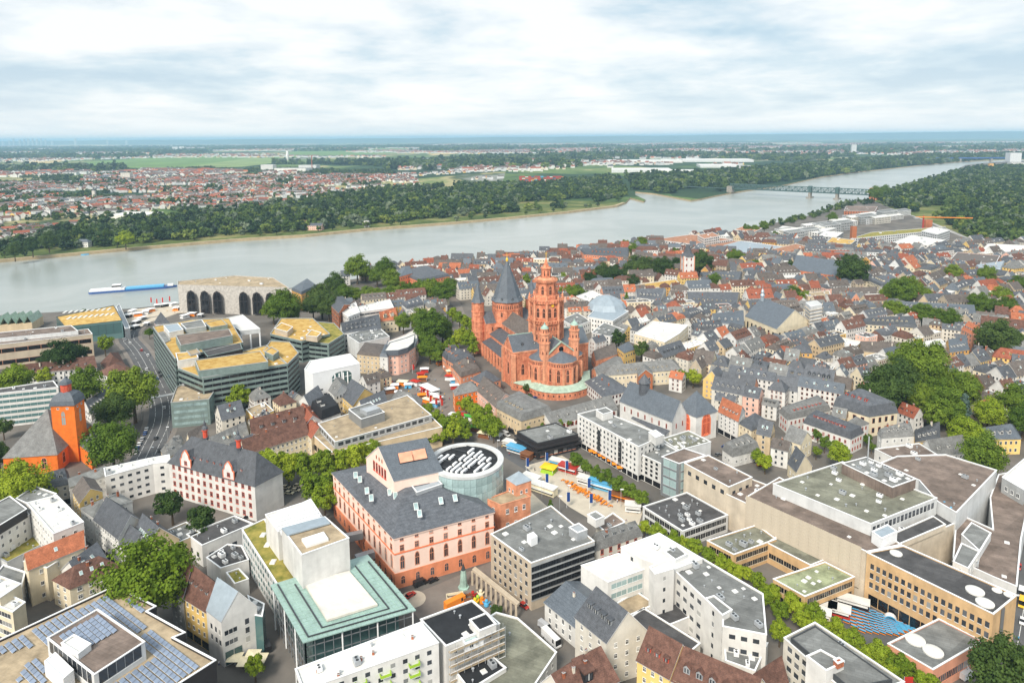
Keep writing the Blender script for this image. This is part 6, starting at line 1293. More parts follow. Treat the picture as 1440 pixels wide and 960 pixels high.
# --- behind the white church and around the cloister
H('cream_gallery_wing','long cream wing with grey hipped roof and red gable pavilion','civic building',[(848,520),(850,528),(958,519),(950,507)],10,'hip','wall_cream','slate_pale','bc',5,fl=2,sp=2.8,dorm=12,dsize=.9,indiv=True)
H('red_gable_pavilion','small red brick gable pavilion in the middle of the cream wing','pavilion',[(896,522),(898,528),(918,526),(914,516)],11,'gable','wall_brick','slate_pale','ab',4,fl=2,sp=3)
H('cloister_wing','low cloister wing with broad grey roof beside the cathedral','cloister',[(832,520),(840,528),(880,520),(866,500)],6,'gable','sandstone_pale','slate_pale','bc',4,fl=1,sp=4)
H('cloister_range','long dark roofed cloister range behind the transept','cloister',[(832,498),(838,506),(868,497),(860,484)],8,'gable','sandstone_pale','slate_brown','bc',5,fl=1,sp=4)
H('ochre_pyramid_house','ochre house with blue pyramid roof by the cloister','house',[(868,488),(878,496),(894,490),(884,480)],11,'pyr','wall_yellow','slate_blue','ab',4,fl=2,sp=3)
H('red_window_house','white house with red windows and dark dormered roof beside the choir ring','house',[(822,536),(848,558),(886,548),(850,524)],8,'hip','wall_white','slate','ab',5,fl=2,sp=3,win='std:frame_red:glass',dorm=4,dsize=1.1,chim=3)
H('white_museum_block','large white block with flat white roof and dark mansard windows','office block',[(892,470),(935,482),(955,470),(968,458),(918,452)],15,'flat','wall_cream','flat_white',fl=4,sp=3,indiv=True,clut=4)
T,q,o = H('glass_dome_mall','shopping arcade with blue-grey faceted dome over white arcades','arcade',[(826,446),(862,452),(884,438),(848,424)],13,'flat','wall_white','zinc',fl=3,sp=3)
v = U(853,425,18); b = MB(); b.lathe(0,0,[(19,-5),(16,0),(10,4),(4,6.5),(2,6.8),(0,6.8)],10,'zinc'); b.build('dome',T,(v.x-o[0],v.y-o[1],18))
H('white_front_office','white office with regular windows beside the cloister trees','office block',[(832,468),(858,474),(878,464),(850,454)],12,'flat','wall_white','flat_grey',fl=4,sp=2.8,clut=3)
H('white_low_bank','low white building with black roof edge near the tower','office block',[(790,450),(808,460),(830,452),(812,440)],10,'flat','wall_white','flat_grey',fl=2,sp=3,clut=3)
# --- church with dark steep roof, scaffolded tower, white red-striped tower
T,q,o = H('cream_baroque_church','cream church with steep dark slate roof and onion turret','church',[(1048,444),(1092,462),(1140,452),(1092,432)],16,'gable','wall_cream','slate_blue','ab',13,fl=1,sp=6,win='arch:frame_cream:glass_dark',ww=2,wh=7,sill=.9)
v = U(1072,420,29); b = MB(); b.lathe(0,0,[(1.6,0),(1.6,4),(2.2,5),(1.2,7),(1.6,8.5),(.3,11),(.1,15)],8,'zinc'); b.build('onion_turret',T,(v.x-o[0],v.y-o[1],27))
hx = 30; q_ = quad([(1134,427),(1140,433),(1155,430),(1148,424)],hx)
T,q,o = H('scaffolded_tower','square church tower wrapped in white scaffolding','tower',[(1133,426),(1140,432),(1156,429),(1148,423)],hx,'flat','wall_lightgrey','wall_lightgrey',fl=0)
for k in range(10): b = MB(); b.prism([(v.x-o[0],v.y-o[1]) for v in inset(ccw([Vector(x) for x in q]),-.9)],1+k*2.9,1.15+k*2.9,'wall_stone',bot=True); b.build('scaffold_deck',T)
p0 = U(966,403); hq = HT(966,359,403); rr = 6.2
T = thing('striped_tower','white square church tower with red corner stones and dark stepped cap','church tower',(p0.x,p0.y,0)); b = MB(); b.prism([(-rr,-rr),(rr,-rr),(rr,rr),(-rr,rr)],0,hq,'wall_white'); b.build('wall',T)
for sx in (-1,1):
    for sy in (-1,1): b = MB(); b.box(sx*rr-.4,sy*rr-.4,0,sx*rr+.4,sy*rr+.4,hq+.02,'frame_stone'); b.build('corner_stones',T)
for k in range(5):
    for s in (-1,1): put_win(T,0,0,Vector((-rr,-rr)),Vector((rr,-rr)),rr+s*2.6,4+k*hq/5.3,1.3,3,'arch:red_trim:glass_dark')
    put_win(T,0,0,Vector((-rr,rr)),Vector((-rr,-rr)),rr,4+k*hq/5.3,1.3,3,'arch:red_trim:glass_dark')
zt_ = ZAT(p0,344); b = MB(); b.lathe(0,0,[(rr*1.38,hq),(rr*1.05,hq+1.5),(rr*.75,hq+3),(rr*.55,(hq+zt_)/2),(rr*.35,zt_-1),(0,zt_+1)],8,'slate',math.pi/8); b.build('cap',T)
T,q,o = H('red_gothic_church','red sandstone church with broad blue slate roof and stepped gable','church',[(1112,378),(1180,388),(1188,376),(1128,366)],14,'gable','sandstone','slate_blue','ab',12,fl=1,sp=6,win='arch:sandstone_pale:glass_dark',ww=2,wh=6,indiv=True)
# --- right: palace with mansard, its gatehouse, long dark roof
H('mansard_palace','palace with big dark mansard roof, dormers and red window frames','palace',[(1172,571),(1222,586),(1262,580),(1206,557)],12,'mansard','wall_cream','slate','ab',5,fl=2,sp=4,win='cross:frame_red:glass',ww=1.7,wh=2.8,dorm=4,mans=6,dwall='red_trim',chim=1)
H('red_dormer_wing','long white wing with curved dark mansard and red dormers','palace',[(1130,594),(1196,617),(1214,608),(1146,582)],9,'mansard','wall_white','slate','ab',2.5,fl=2,sp=3,win='cross:frame_red:glass',dorm=9,dwall='red_trim',dsize=1.1,mans=3.5)
H('link_wing','white link wing with grey hipped roof behind the red-dormered wing','palace',[(1186,596),(1200,602),(1222,594),(1206,586)],9,'hip','wall_white','slate_pale','ab',4,fl=2,sp=3,win='cross:frame_red:glass')
H('rose_wing','white house with grey mansard and rows of red dormers','house',[(1096,579),(1108,590),(1168,576),(1150,560)],9,'mansard','wall_white','slate_pale','bc',2.5,fl=2,sp=3,win='cross:frame_red:glass',dorm=8,drows=1,dwall='red_trim',dsize=1,mans=3)
H('white_ridge_house','white house with grey slate roof and red chimney next to the hedge','house',[(1234,609),(1240,616),(1286,612),(1280,596)],12,'mansard','wall_white','slate_pale','bc',2,fl=3,sp=4,dorm=5,chim=3)
H('yellow_slate_house','yellow house with dark slate roof and white dormers','house',[(1284,616),(1287,622),(1322,616),(1318,598)],9,'gable','wall_yellow','slate','bc',6,fl=2,sp=3,dorm=4,dwall='wall_white',chim=2)
H('yellow_villa','long yellow villa with blue slate mansard and four white dormers','villa',[(1366,612),(1372,618),(1436,616),(1426,596)],9,'hip','wall_yellow','slate_blue','bc',5,fl=2,sp=3,dorm=4,dwall='wall_white',dsize=1.8)
H('grey_saddle_house','house with broad grey saddle roof in front of the yellow house','house',[(1294,627),(1312,640),(1364,634),(1340,618)],9,'gable','wall_white','slate_pale','bc',6,fl=2,sp=3,dorm=3)
H('white_terrace_annex','white annex with roof terraces behind the store plant room','annex',[(1230,632),(1256,645),(1318,640),(1292,624)],11,'flat','wall_white','flat_brown',fl=2,sp=4,clut=3)
H('orange_dormer_house','white house with vivid orange roof and row of pale dormers','townhouse',[(1010,578),(1038,592),(1048,578),(1022,566)],13,'gable','wall_white','tile_orange','ab',6,fl=4,sp=3,dorm=5,dwall='wall_white',dgab=False,dsize=1.3,shop=1)
H('pale_yellow_corner','pale yellow corner house with blue slate roof','townhouse',[(1038,594),(1057,605),(1084,594),(1062,580)],11,'hip','wall_cream','slate','ab',5,fl=3,sp=3,win='std:frame_cream')
H('grey_oval_roof_house','low house with rounded grey slate roof and round dormers','house',[(1016,632),(1030,642),(1068,632),(1050,616)],6,'mansard','wall_white','slate_pale','bc',2,fl=1,sp=3,dorm=3,dwall='wall_white',mans=4)
H('dark_peak_house','dark slate house with steep crossed gables near the hedge','house',[(1108,650),(1120,662),(1142,654),(1130,640)],7,'gable','wall_cream','slate','ab',7,fl=1,sp=3,dorm=1)
H('cream_glass_house','cream gable house with large glazed opening','house',[(1103,616),(1126,624),(1142,614),(1120,602)],10,'gable','wall_cream','slate_pale','ab',5,fl=2,sp=4)
# --- modern quarter by the river bend
MQ = [([(920,337),(976,344),(1030,337),(972,330)],11,'wall_lightgrey','flat_rust','glass hall with orange gravel roof by the river','hall'),
 ([(981,331),(990,336),(1012,332),(1002,327)],19,'wall_white','flat_rust','white tower block with orange gravel roof by the river','office block'),
 ([(945,345),(1000,352),(1052,341),(1000,335)],8,'wall_grey','flat_rust','low grey research building with orange roof strips','office block'),
 ([(1000,350),(1060,357),(1100,347),(1042,339)],9,'wall_lightgrey','zinc','long barrel-roofed grey hall of the modern quarter','hall'),
 ([(1082,352),(1100,357),(1140,349),(1120,343)],10,'wall_beige','flat_rust','beige block with orange roof beside the tower crane','office block'),
 ([(1162,341),(1196,344),(1204,338),(1170,334)],16,'wall_grey','moss_yellow','grey office cube with thin ribbon windows and moss roof','office block'),
 ([(1196,336),(1300,326),(1330,319),(1225,327)],12,'wall_lightgrey','moss_green','very long grey shed with green roof and roof boxes','hall'),
 ([(1256,341),(1306,345),(1330,338),(1282,331)],15,'wall_white','flat_white','white block with rows of deep square openings','office block'),
 ([(1296,325),(1318,330),(1336,324),(1312,319)],16,'wall_lightgrey','flat_white','pale block beside the rust red core tower','office block'),
 ([(1123,324),(1150,328),(1176,321),(1150,317)],11,'wall_white','flat_white','white cube houses in a row near the quay','apartment block'),
 ([(1092,324),(1118,327),(1124,321),(1100,318)],9,'wall_white','flat_white','white cube house group before the barrel hall','apartment block'),
 ([(1150,332),(1176,334),(1186,327),(1160,325)],12,'wall_grey','flat_white','dark and white cube apartment block','apartment block'),
 ([(1033,323),(1060,327),(1072,321),(1046,318)],11,'wall_white','flat_rust','white flats with orange roof by the quay trees','apartment block'),
 ([(1187,297),(1230,298),(1234,291),(1190,290)],8,'wall_brick','flat_brown','long brick shed at the bridge foot','shed'),
 ([(1336,366),(1400,372),(1406,360),(1346,355)],12,'wall_brick','slate_brown','red brick barracks with dark flat hipped roof','barracks'),
 ([(1380,352),(1440,356),(1450,346),(1390,343)],10,'wall_lightgrey','flat_white','broad pale industrial roof at the park edge','hall')]
for i,(P_,h_,wl,rf,lb,ct) in enumerate(MQ):
    H({'hall':'river_hall','office block':'river_office','apartment block':'cube_flats','shed':'brick_shed','barracks':'barracks'}[ct],lb,ct,P_,h_,'flat',wl,rf,fl=max(2,int(h_/3.6)),sp=5,win='hole:none:glass_dark',ww=2.6,wh=1.8,indiv=False,clut=4,margin=1)
for i in range(26):
    t = i/26; x_ = 1100+150*t+rnd.uniform(-6,6); y_ = 326-30*t+rnd.uniform(-3,5)
    if t > .55: x_ += 40*(t-.55)
    w_ = 8; H('cube_flats','white flat-roofed cube of the new housing strip by the railway bridge','apartment block',[(x_-15,y_-.4),(x_-7,y_+2.0),(x_+15,y_-.6),(x_+7,y_-3)],8+i%4*2.2,'flat',('wall_white','wall_lightgrey','wall_offwhite','wall_grey')[i%4],('flat_white','flat_grey')[i%2],fl=3,sp=5,win='hole:none:glass_dark',ww=2.4,wh=1.6,indiv=False,group='white cubes of the new housing strip')
v = U(1215,352); b = MB(); b.box(-3.5,-3.5,0,3.5,3.5,30,'wall_brick'); b.build('rust_tower',loc=(*U(1199,345),0)); tag(bpy.data.objects['rust_tower'],'narrow rust-brown tower beside the grey office cube','tower')
b = MB(); b.box(-6,-5,0,6,5,24,'wall_brick'); tag(b.build('brick_core',loc=(*U(1303,328),0)),'rust red stair core of the building under construction','tower')
# tower crane with red mast and orange jib
v = U(1297,330); T = thing('tower_crane','red tower crane with long orange jib over the new buildings','crane',(v.x,v.y,0)); b = MB(); b.bar((0,0,0),(0,0,33),1.6,'paint_red'); b.build('mast',T); b = MB(); b.bar((-14,0,31),(70,-22,31),1.0,'paint_orange',1.3); b.build('jib',T); b = MB(); b.box(-16,-2,28,-10,2,31,'wall_grey'); b.build('counterweight',T)
# --- larger blocks standing out of the old town roofs
BK = [('long_dormer_block','long cream-white block with blue-grey roof and a row of many dormers','apartment block',[(1254,428),(1256,432),(1372,441),(1366,431)],12,'gable','wall_offwhite','slate_blue','bc',5,dict(fl=4,dorm=14,dwall='wall_white',dsize=1.5)),
('cream_palace_block','four-storey cream block with dark mansard above the scaffolded tower street','apartment block',[(1212,452),(1214,456),(1290,461),(1285,447)],13,'mansard','wall_cream','slate','bc',2.5,dict(fl=4,dorm=8)),
('glazed_hall','beige hall with pale glazed roof between slate roofs','hall',[(1172,483),(1200,491),(1211,481),(1183,475)],10,'flat','wall_beige','flat_white','ab',3,dict(fl=1,clut=4)),
('brown_roof_hall','beige hall under one broad brown-grey saddle roof','hall',[(1209,487),(1211,493),(1270,499),(1277,485)],9,'gable','wall_beige','slate_brown','bc',6,dict(fl=1)),
('ochre_tower_house','ochre corner house with dark pyramid roof','townhouse',[(1108,492),(1112,496),(1142,496),(1138,485)],14,'pyr','wall_ochre','slate','ab',5,dict(fl=4,chim=1)),
('salmon_row','salmon-pink row with orange tiled roof and grey dormers','terrace',[(1352,463),(1368,471),(1387,465),(1371,456)],14,'gable','wall_salmon','tile_orange','ab',5,dict(fl=4,dorm=4,dwall='grey_metal')),
('studio_house','white studio house with flat pale roof and roof windows','house',[(1288,483),(1300,491),(1336,489),(1322,477)],10,'flat','wall_white','flat_white','ab',3,dict(fl=2,clut=6)),
('ochre_dormer_house','ochre gabled house with blue slate roof and white dormers on the slope street','townhouse',[(1330,481),(1336,495),(1363,491),(1352,475)],13,'gable','wall_ochre','slate_blue','bc',6,dict(fl=4,dorm=5,dwall='wall_white')),
('grand_corner_house','grand cream corner house with dark mansard and curved gables','townhouse',[(1222,395),(1240,403),(1267,397),(1250,387)],15,'mansard','wall_cream','slate','ab',3,dict(fl=4,dorm=5)),
('brown_ridge_terrace','long white terrace with brown-grey ridge roof below the gothic church','terrace',[(1170,411),(1172,415),(1231,417),(1233,405)],11,'gable','wall_white','slate_brown','bc',6,dict(fl=3,dorm=5)),
('tan_flat_block','tan flat-roofed block among old town gables','apartment block',[(1132,413),(1136,417),(1169,419),(1166,409)],12,'flat','wall_beige','flat_tan','ab',3,dict(fl=3,clut=3)),
('zinc_roof_block','white block with pale zinc mansard near the barracks','apartment block',[(1372,375),(1376,379),(1407,381),(1413,369)],12,'mansard','wall_white','zinc','bc',2,dict(fl=4,dorm=6)),
('white_dormer_block','white block with steep dark roof and dormers behind the dome arcade','apartment block',[(893,413),(896,418),(929,422),(937,407)],14,'gable','wall_white','slate','bc',7,dict(fl=4,dorm=6,dwall='wall_white')),
('long_slate_hall','long low building under one dark slate saddle roof','hall',[(965,417),(968,425),(1035,431),(1041,413)],8,'gable','wall_cream','slate','bc',8,dict(fl=2,dorm=9,dsize=1)),
('white_cloister_school','white four-storey wing with slate roof beside the baroque church','school',[(1000,447),(1004,453),(1046,457),(1044,436)],14,'gable','wall_white','slate_blue','bc',6,dict(fl=4,dorm=4)),
('red_panel_block','white block with dark mansard behind the museum','apartment block',[(972,459),(975,464),(1020,467),(1013,451)],12,'mansard','wall_white','slate','bc',1.5,dict(fl=4,dorm=6,dwall='wall_white')),
('moss_roof_school','long white school with yellow mossy flat roof by the park strip','school',[(880,403),(884,409),(958,401),(950,393)],10,'flat','wall_white','moss_yellow','ab',3,dict(fl=3)),
('white_court_block','white flat-roofed block with roof terraces behind the west tower','apartment block',[(810,417),(830,425),(851,417),(832,409)],12,'flat','wall_white','flat_white','ab',3,dict(fl=4,clut=4)),
('brown_dormer_terrace','long terrace with brown-black roof and many small dormers by the river quarter','terrace',[(886,362),(890,367),(958,374),(962,362)],12,'gable','wall_cream','slate_brown','bc',6,dict(fl=3,dorm=12,dwall='wall_white')),
('red_brick_quay_palace','red brick palace with row of slate mansard caps near the river','palace',[(816,352),(822,358),(884,362),(884,350)],15,'mansard','theatre_red','slate','bc',3,dict(fl=4,dorm=8)),
('yellow_black_flats','yellow and white flats with black mansard near the fir','apartment block',[(984,385),(988,390),(1040,396),(1044,384)],11,'mansard','wall_cream','slate','bc',1.5,dict(fl=3,dorm=8))]
for nm,lb,ct,P_,h_,rk,wl,rf,rd,ri,kw in BK: H(nm,lb,ct,P_,h_,rk,wl,rf,rd,ri,sp=3.2,**{**dict(indiv=False,chim=2 if rk != 'flat' else 0),**kw})
# ------------------------------------------------------------------ trees one can tell apart: (px, py of crown, radius m, leaf)
B_, M__, D_K = 'leaf_bright','leaf_mid','leaf_dark'
def px2m(x, y, rp, z=7): p = U(x,y,z); return rp*math.hypot(p.length,HC-z)/F/1.0
def trees(lst, label, group, leaf, hf=1.0, name='tree'):
    for t in lst: tree(t[0],t[1],px2m(*t[:3])*(1.06 if t[2] > 13.5 else .95)*rnd.uniform(.9,1.08),t[3] if len(t) > 3 else leaf,label,group,hf*rnd.uniform(.92,1.1),name)
trees([(204,818,41)],'large light green maple filling the corner by the yellow house',None,B_)
trees([(158,626,27)],'broad green tree beside the orange church',None,M__)
trees([(187,550,27)],'tall rounded tree by the curved road bend',None,M__); trees([(160,578,20)],'dark tree behind the slate house with white dormers',None,D_K)
trees([(118,543,19)],'tree behind the orange church lantern',None,M__); trees([(20,534,17),(62,528,10)],'low tree between the red row and the balcony office','trees behind the balcony office',B_)
trees([(28,686,24),(5,700,18),(58,690,14)],'bright tree beside the arcade house','trees by the arcade house',B_)
trees([(241,708,20,D_K)],'drooping dark birch before the school',None,D_K); trees([(282,733,19)],'round dark tree at the school wall',None,D_K)
trees([(-2,640,13),(4,600,11)],'dark tree at the gable end of the orange church','dark trees by the orange church',D_K)
trees([(85,503,17),(70,506,13),(105,500,14)],'dark tree in the court behind the red row','court trees by the civic wing',D_K)
trees([(147,483,11),(160,530,9)],'small bright tree beside the red hipped house','small road trees',B_)
trees([(335,556,16)],'bright tree in the inner court of the green office',None,B_)
trees([(372,648,15),(388,654,17),(405,657,17),(428,655,19),(452,652,18),(476,648,17),(500,640,18),(520,632,14)],'plane tree in the row between school and tan roof store','plane trees between school and store',B_)
trees([(444,682,20),(462,676,16),(456,700,18),(470,690,14)],'plane tree crowding the theatre side wall','plane trees by the theatre side',B_)
trees([(545,625,10),(570,622,9),(610,616,10),(622,612,10)],'low tree along the tan roof store front','trees along the tan roof store',B_)
trees([(600,577,12),(613,588,13),(625,598,14),(637,606,14),(651,598,13),(642,588,11),(655,610,9)],'clipped plane tree in the block beside the glass drum','clipped planes near the glass drum',B_)
trees([(655,567,12),(668,577,13),(682,586,14),(686,598,13),(700,598,12),(672,592,12),(694,606,11)],'clipped plane tree in the block before the pink market house','clipped planes before the market houses',B_)
trees([(810,646,11),(823,655,11),(837,663,11.5),(852,670,12),(869,680,12.5),(886,690,13),(902,699,13)],'dense clipped dark tree in the row along the white slab','clipped trees along the square',M__,.85)
trees([(774,714,10,'cone')],'small conifer standing by the trailers on the square',None,'cone',1.3)
trees([(906,740,11),(925,747,11),(947,756,12),(962,762,9),(976,767,12),(997,780,12),(1017,790,12),(1033,800,11),(1044,803,12),(1066,817,12),(1076,838,12),(1060,812,8)],'rounded plane tree in the avenue beside the white office','avenue planes beside the white office',B_,.95)
trees([(1088,833,12),(1097,856,13),(1118,848,13),(1146,861,13),(1128,870,13),(1097,886,13),(1175,881,13),(1153,880,11),(1201,898,13),(1186,898,11),(1236,918,14),(1218,917,12),(1267,936,14),(1300,955,14),(1250,945,10)],'rounded plane tree in the avenue by the beer garden','avenue planes by the beer garden',B_,.95)
trees([(1412,948,32)],'big dark tree at the corner of the tan office',None,D_K)
trees([(358,935,13),(362,860,6)],'small bright tree on the theatre forecourt','forecourt trees',B_); trees([(698,857,9)],'low bush below the pergola posts',None,D_K,.7)
trees([(1246,548,27),(1262,534,22),(1236,566,17)],'huge dark tree in the palace garden','dark giants of the palace garden',D_K,1.1); trees([(1296,514,27),(1278,508,19),(1312,528,19)],'tall bright-topped tree behind the palace garden','tall trees behind the palace',M__,1.1)
trees([(1298,560,16),(1322,550,18),(1336,570,20),(1356,548,17),(1314,584,15),(1346,592,12)],'garden tree in the thick grove beside the palace','grove beside the palace',M__,1.1)
trees([(1355,577,17,'leaf_blue')],'blue-green spruce in the palace grove',None,'leaf_blue',1.2)
trees([(1390,580,18),(1362,610,20)],'bright tree before the yellow villa','bright trees by the yellow villa',B_); trees([(1381,640,20),(1368,630,14)],'green tree at the store roof edge','trees at the store roof edge',M__)
trees([(1430,565,18),(1440,590,16)],'tree among slate houses past the yellow villa','edge trees',M__)
trees([(1180,636,15)],'bright tree in front of the red-dormered wing',None,B_); trees([(1160,622,8),(1148,634,8),(1150,610,7),(1220,617,7),(1226,628,6)],'small clipped tree in the palace court','court trees of the palace',M__)
trees([(1161,545,12),(1076,650,12),(1066,640,10),(975,530,12),(962,528,10),(1180,540,9)],'light green tree in an old town yard','old town yard trees',B_)
trees([(1200,380,18)],'big dark tree beside the red gothic church',None,D_K); trees([(1112,374,9),(1127,372,10),(1152,376,9)],'dark tree before the red gothic church wall','trees before the red church',D_K)
trees([(1252,414,12),(1266,409,16),(1280,406,14),(1290,412,12),(1302,418,11)],'tree in the long green courtyard group','long courtyard trees',M__); trees([(1248,434,10),(1259,436,13),(1275,440,11),(1300,441,14),(1318,445,12),(1335,449,13),(1290,437,9)],'tree behind the long white block with dormers','trees behind the long block',M__)
trees([(1377,427,13),(1392,430,10),(1408,417,12),(1416,431,12),(1387,387,11),(1342,384,10),(1432,400,10)],'tree between roofs near the slope','trees between slope roofs',M__); trees([(1400,474,20),(1420,477,16),(1388,482,12)],'dense dark tree group over slate roofs','dark trees over slate roofs',D_K)
trees([(1115,412,10),(1100,408,7),(1132,416,8)],'low tree in the roofs before the red church','low roofs trees',M__)
trees([(502,376,14),(540,378,15),(530,388,13),(552,393,14),(514,384,10)],'tall tree by the river promenade','promenade trees',M__); trees([(470,401,15),(452,420,18),(440,430,16),(462,432,16)],'dark tree before the brick corner house','trees before the brick house',D_K)
trees([(397,432,20),(384,436,14),(410,438,14)],'broad tree beside the concrete town hall','trees by the town hall',M__)
trees([(485,412,13),(500,414,12),(516,413,12),(530,414,12),(545,414,12),(560,414,13),(575,410,13),(590,405,13),(580,396,11),(605,407,15),(624,410,14),(632,402,12),(560,400,12)],'avenue tree in the green belt toward the river','green belt avenue trees',M__)
trees([(567,452,13),(605,458,22),(590,450,15),(622,462,15),(604,490,15),(616,500,11),(596,480,12),(630,470,12)],'tall tree on the square north of the cathedral','trees north of the cathedral',M__)
trees([(636,440,9),(646,447,10),(656,453,10),(642,475,11),(660,478,13),(652,468,10),(633,484,10),(664,460,8),(625,492,10),(640,490,9),(666,490,10)],'clipped tree on the cathedral market','clipped market trees',B_)
trees([(860,387,14),(847,383,13),(830,392,12),(868,380,10),(895,377,15),(910,375,14),(932,375,14),(952,373,12),(882,385,11),(890,395,11),(945,385,10),(985,368,14),(975,375,12),(994,376,10)],'tree in the park strip behind the striped tower','park strip trees',D_K)
trees([(802,412,13),(792,414,11),(816,410,10),(740,395,10),(742,430,8),(792,390,9),(780,396,8)],'tree among roofs behind the west tower','trees behind the west tower',M__)
trees([(881,420,8,'cone')],'dark fir among roofs behind the dome arcade',None,'cone',1.4); trees([(870,475,11),(902,492,12),(952,445,7),(925,500,8),(884,498,7),(745,560,7),(740,545,6)],'tree in the cloister gardens','cloister garden trees',D_K)
trees([(1005,394,10),(1032,362,11),(1048,364,8),(902,342,9),(890,350,9),(878,344,8),(950,355,8),(1020,352,7),(1062,372,7)],'tree between riverside blocks','riverside block trees',M__)
trees([(754,592,6,'leaf_blue')],'small spruce at the choir ring',None,'leaf_blue',1.3); trees([(760,598,6),(774,596,7),(786,594,7),(742,602,6),(800,594,6)],'round bush before the black pavilion','bushes by the black pavilion',M__,.8)
trees([(1075,318,7),(1062,322,7),(1050,321,6),(1230,272,9),(1244,268,8),(1170,306,7),(1090,330,6)],'bushy tree near the quay houses','quay house trees',M__)
trees([(210,467,6),(118,440,5),(30,445,5),(45,447,4)],'small bush by the river halls','river hall bushes',M__)
trees([(176,336,11)],'single pale tree on the far bank meadow',None,B_)
# poplar-like giants on the far bank
for x_,y_,r_ in [(20,352,10),(45,345,11),(68,338,12),(90,333,10),(108,330,10),(125,330,9),(150,330,10),(205,326,9),(225,325,9),(248,320,9),(270,322,9)]:
    tree(x_,y_,r_,D_K,'tall dark poplar in the clump on the far bank','dark poplars on the far bank',1.25,'poplar_tree')
# ------------------------------------------------------------------ ground detail: roads, squares
def strip(pts, w):
    Lp = [U(*p) for p in pts]; out = []
    for _ in range(2):
        n = []; 
        for a_, c_ in zip(Lp[:-1],Lp[1:]): n += [a_*.75+c_*.25, a_*.25+c_*.75]
        Lp = [Lp[0]]+n+[Lp[-1]]
    return Lp, offs(Lp,w/2), offs(Lp,-w/2)
ROADS = []
def road(name, pts, w, m='asphalt', z=.02, lanes=True, walk=3.0):
    Lp, a_, c_ = strip(pts, w)
    if walk:
        _, a2, c2 = strip(pts, w+2*walk)
        for s0, s1 in ((a_,a2),(c2,c_)):
            b = MB()
            for k in range(len(Lp)-1):
                b.face([(*s0[k],.13),(*s0[k+1],.13),(*s1[k+1],.13),(*s1[k],.13)][::-1],'paving')
                for ss in (s0,s1): b.face([(*ss[k],0),(*ss[k+1],0),(*ss[k+1],.13),(*ss[k],.13)],'kerb_stone')
            b.build('pavement',kind='structure')
        EXCL.append(list(a2)+list(reversed(c2)))
    else: EXCL.append(list(a_)+list(reversed(c_)))
    b = MB()
    for k in range(len(Lp)-1): b.face([(*a_[k],z),(*c_[k],z),(*c_[k+1],z),(*a_[k+1],z)],m)
    b.build(name,kind='structure')
    if lanes:
        b = MB(); 
        for off in (0,w*.27,-w*.27):
            LL = offs(Lp,off); acc = 0
            for k in range(len(LL)-1):
                d_ = LL[k+1]-LL[k]; n_ = max(1,int(d_.length/(6 if off else 3)))
                for j in range(n_):
                    if off and j%2: continue
                    p = LL[k]+d_*(j/n_); r_ = LL[k]+d_*((j+(1 if not off else .8))/n_); t_ = d_.normalized(); nn = Vector((-t_.y,t_.x))*.09
                    b.face([(*(p-nn),z+.006),(*(r_-nn),z+.006),(*(r_+nn),z+.006),(*(p+nn),z+.006)],'line_white')
        b.build('lane_marking',kind='structure')
road('main_road',[(176,700),(196,662),(212,628),(228,596),(229,566),(216,536),(205,512),(192,490),(176,474),(196,452),(232,446)],15)
road('street',[(240,500),(330,600),(420,640)],7,lanes=False) if False else None
road('avenue_street',[(700,628),(760,664),(830,708),(880,740),(960,775)],9,walk=0,lanes=False)
road('edge_street',[(1500,640),(1440,700),(1448,780),(1440,860),(1420,960),(1400,1010)],13)
road('palace_lane') if False else None #road('palace_street',[(1060,650),(1090,600),(1120,560),(1180,520),(1240,470),(1290,440),(1400,400)],9,walk=2,lanes=False)
road('market_street',[(590,545),(620,560),(660,600),(700,628)],14,'paving',walk=0,lanes=False)
road('north_street',[(600,560),(612,520),(640,510),(655,485),(650,450),(640,420),(600,400)],9,'paving',walk=0,lanes=False)
sheet('plaza',[U(*p) for p in ((738,655),(790,640),(906,712),(898,738),(868,752),(800,712))],.035,'plaza_stone'); EXCL.append([U(*p) for p in ((700,600),(790,620),(906,702),(898,738),(868,760),(700,690))])
sheet('trailer_yard',[U(*p) for p in ((745,690),(790,730),(760,760),(738,775),(730,700))],.03,'plaza_stone')
sheet('theatre_forecourt',[U(*p) for p in ((570,850),(575,838),(690,790),(735,850),(700,870),(600,880))],.03,'paving'); EXCL.append([U(*p) for p in ((560,850),(690,780),(765,870),(700,880),(600,890))])
sheet('market_square',[U(*p) for p in ((560,560),(600,530),(632,530),(660,580),(640,585),(600,570))],.03,'paving'); EXCL.append([U(*p) for p in ((545,560),(600,510),(640,520),(700,600),(640,620))])
sheet('river_square',[U(*p) for p in ((170,470),(250,440),(400,438),(420,405),(250,428),(180,436))],.03,'plaza_stone'); EXCL.append([U(*p) for p in ((120,480),(250,450),(420,450),(430,400),(250,425),(120,432))])
v = U(580,842); b = MB(); b.lathe(0,0,[(5,.036),(0,.037)],28,'plaza_stone'); b.build('paving_circle',loc=(v.x,v.y,0),kind='structure')
sheet('beer_garden_floor',[U(*p) for p in ((1150,856),(1215,846),(1310,880),(1250,930))],.03,'asphalt'); EXCL.append([U(*p) for p in ((880,720),(1225,840),(1390,930),(1440,990),(1300,980),(1080,880))])
EXCL.append([U(*p) for p in ((0,500),(0,640),(130,640),(170,560),(120,500))])
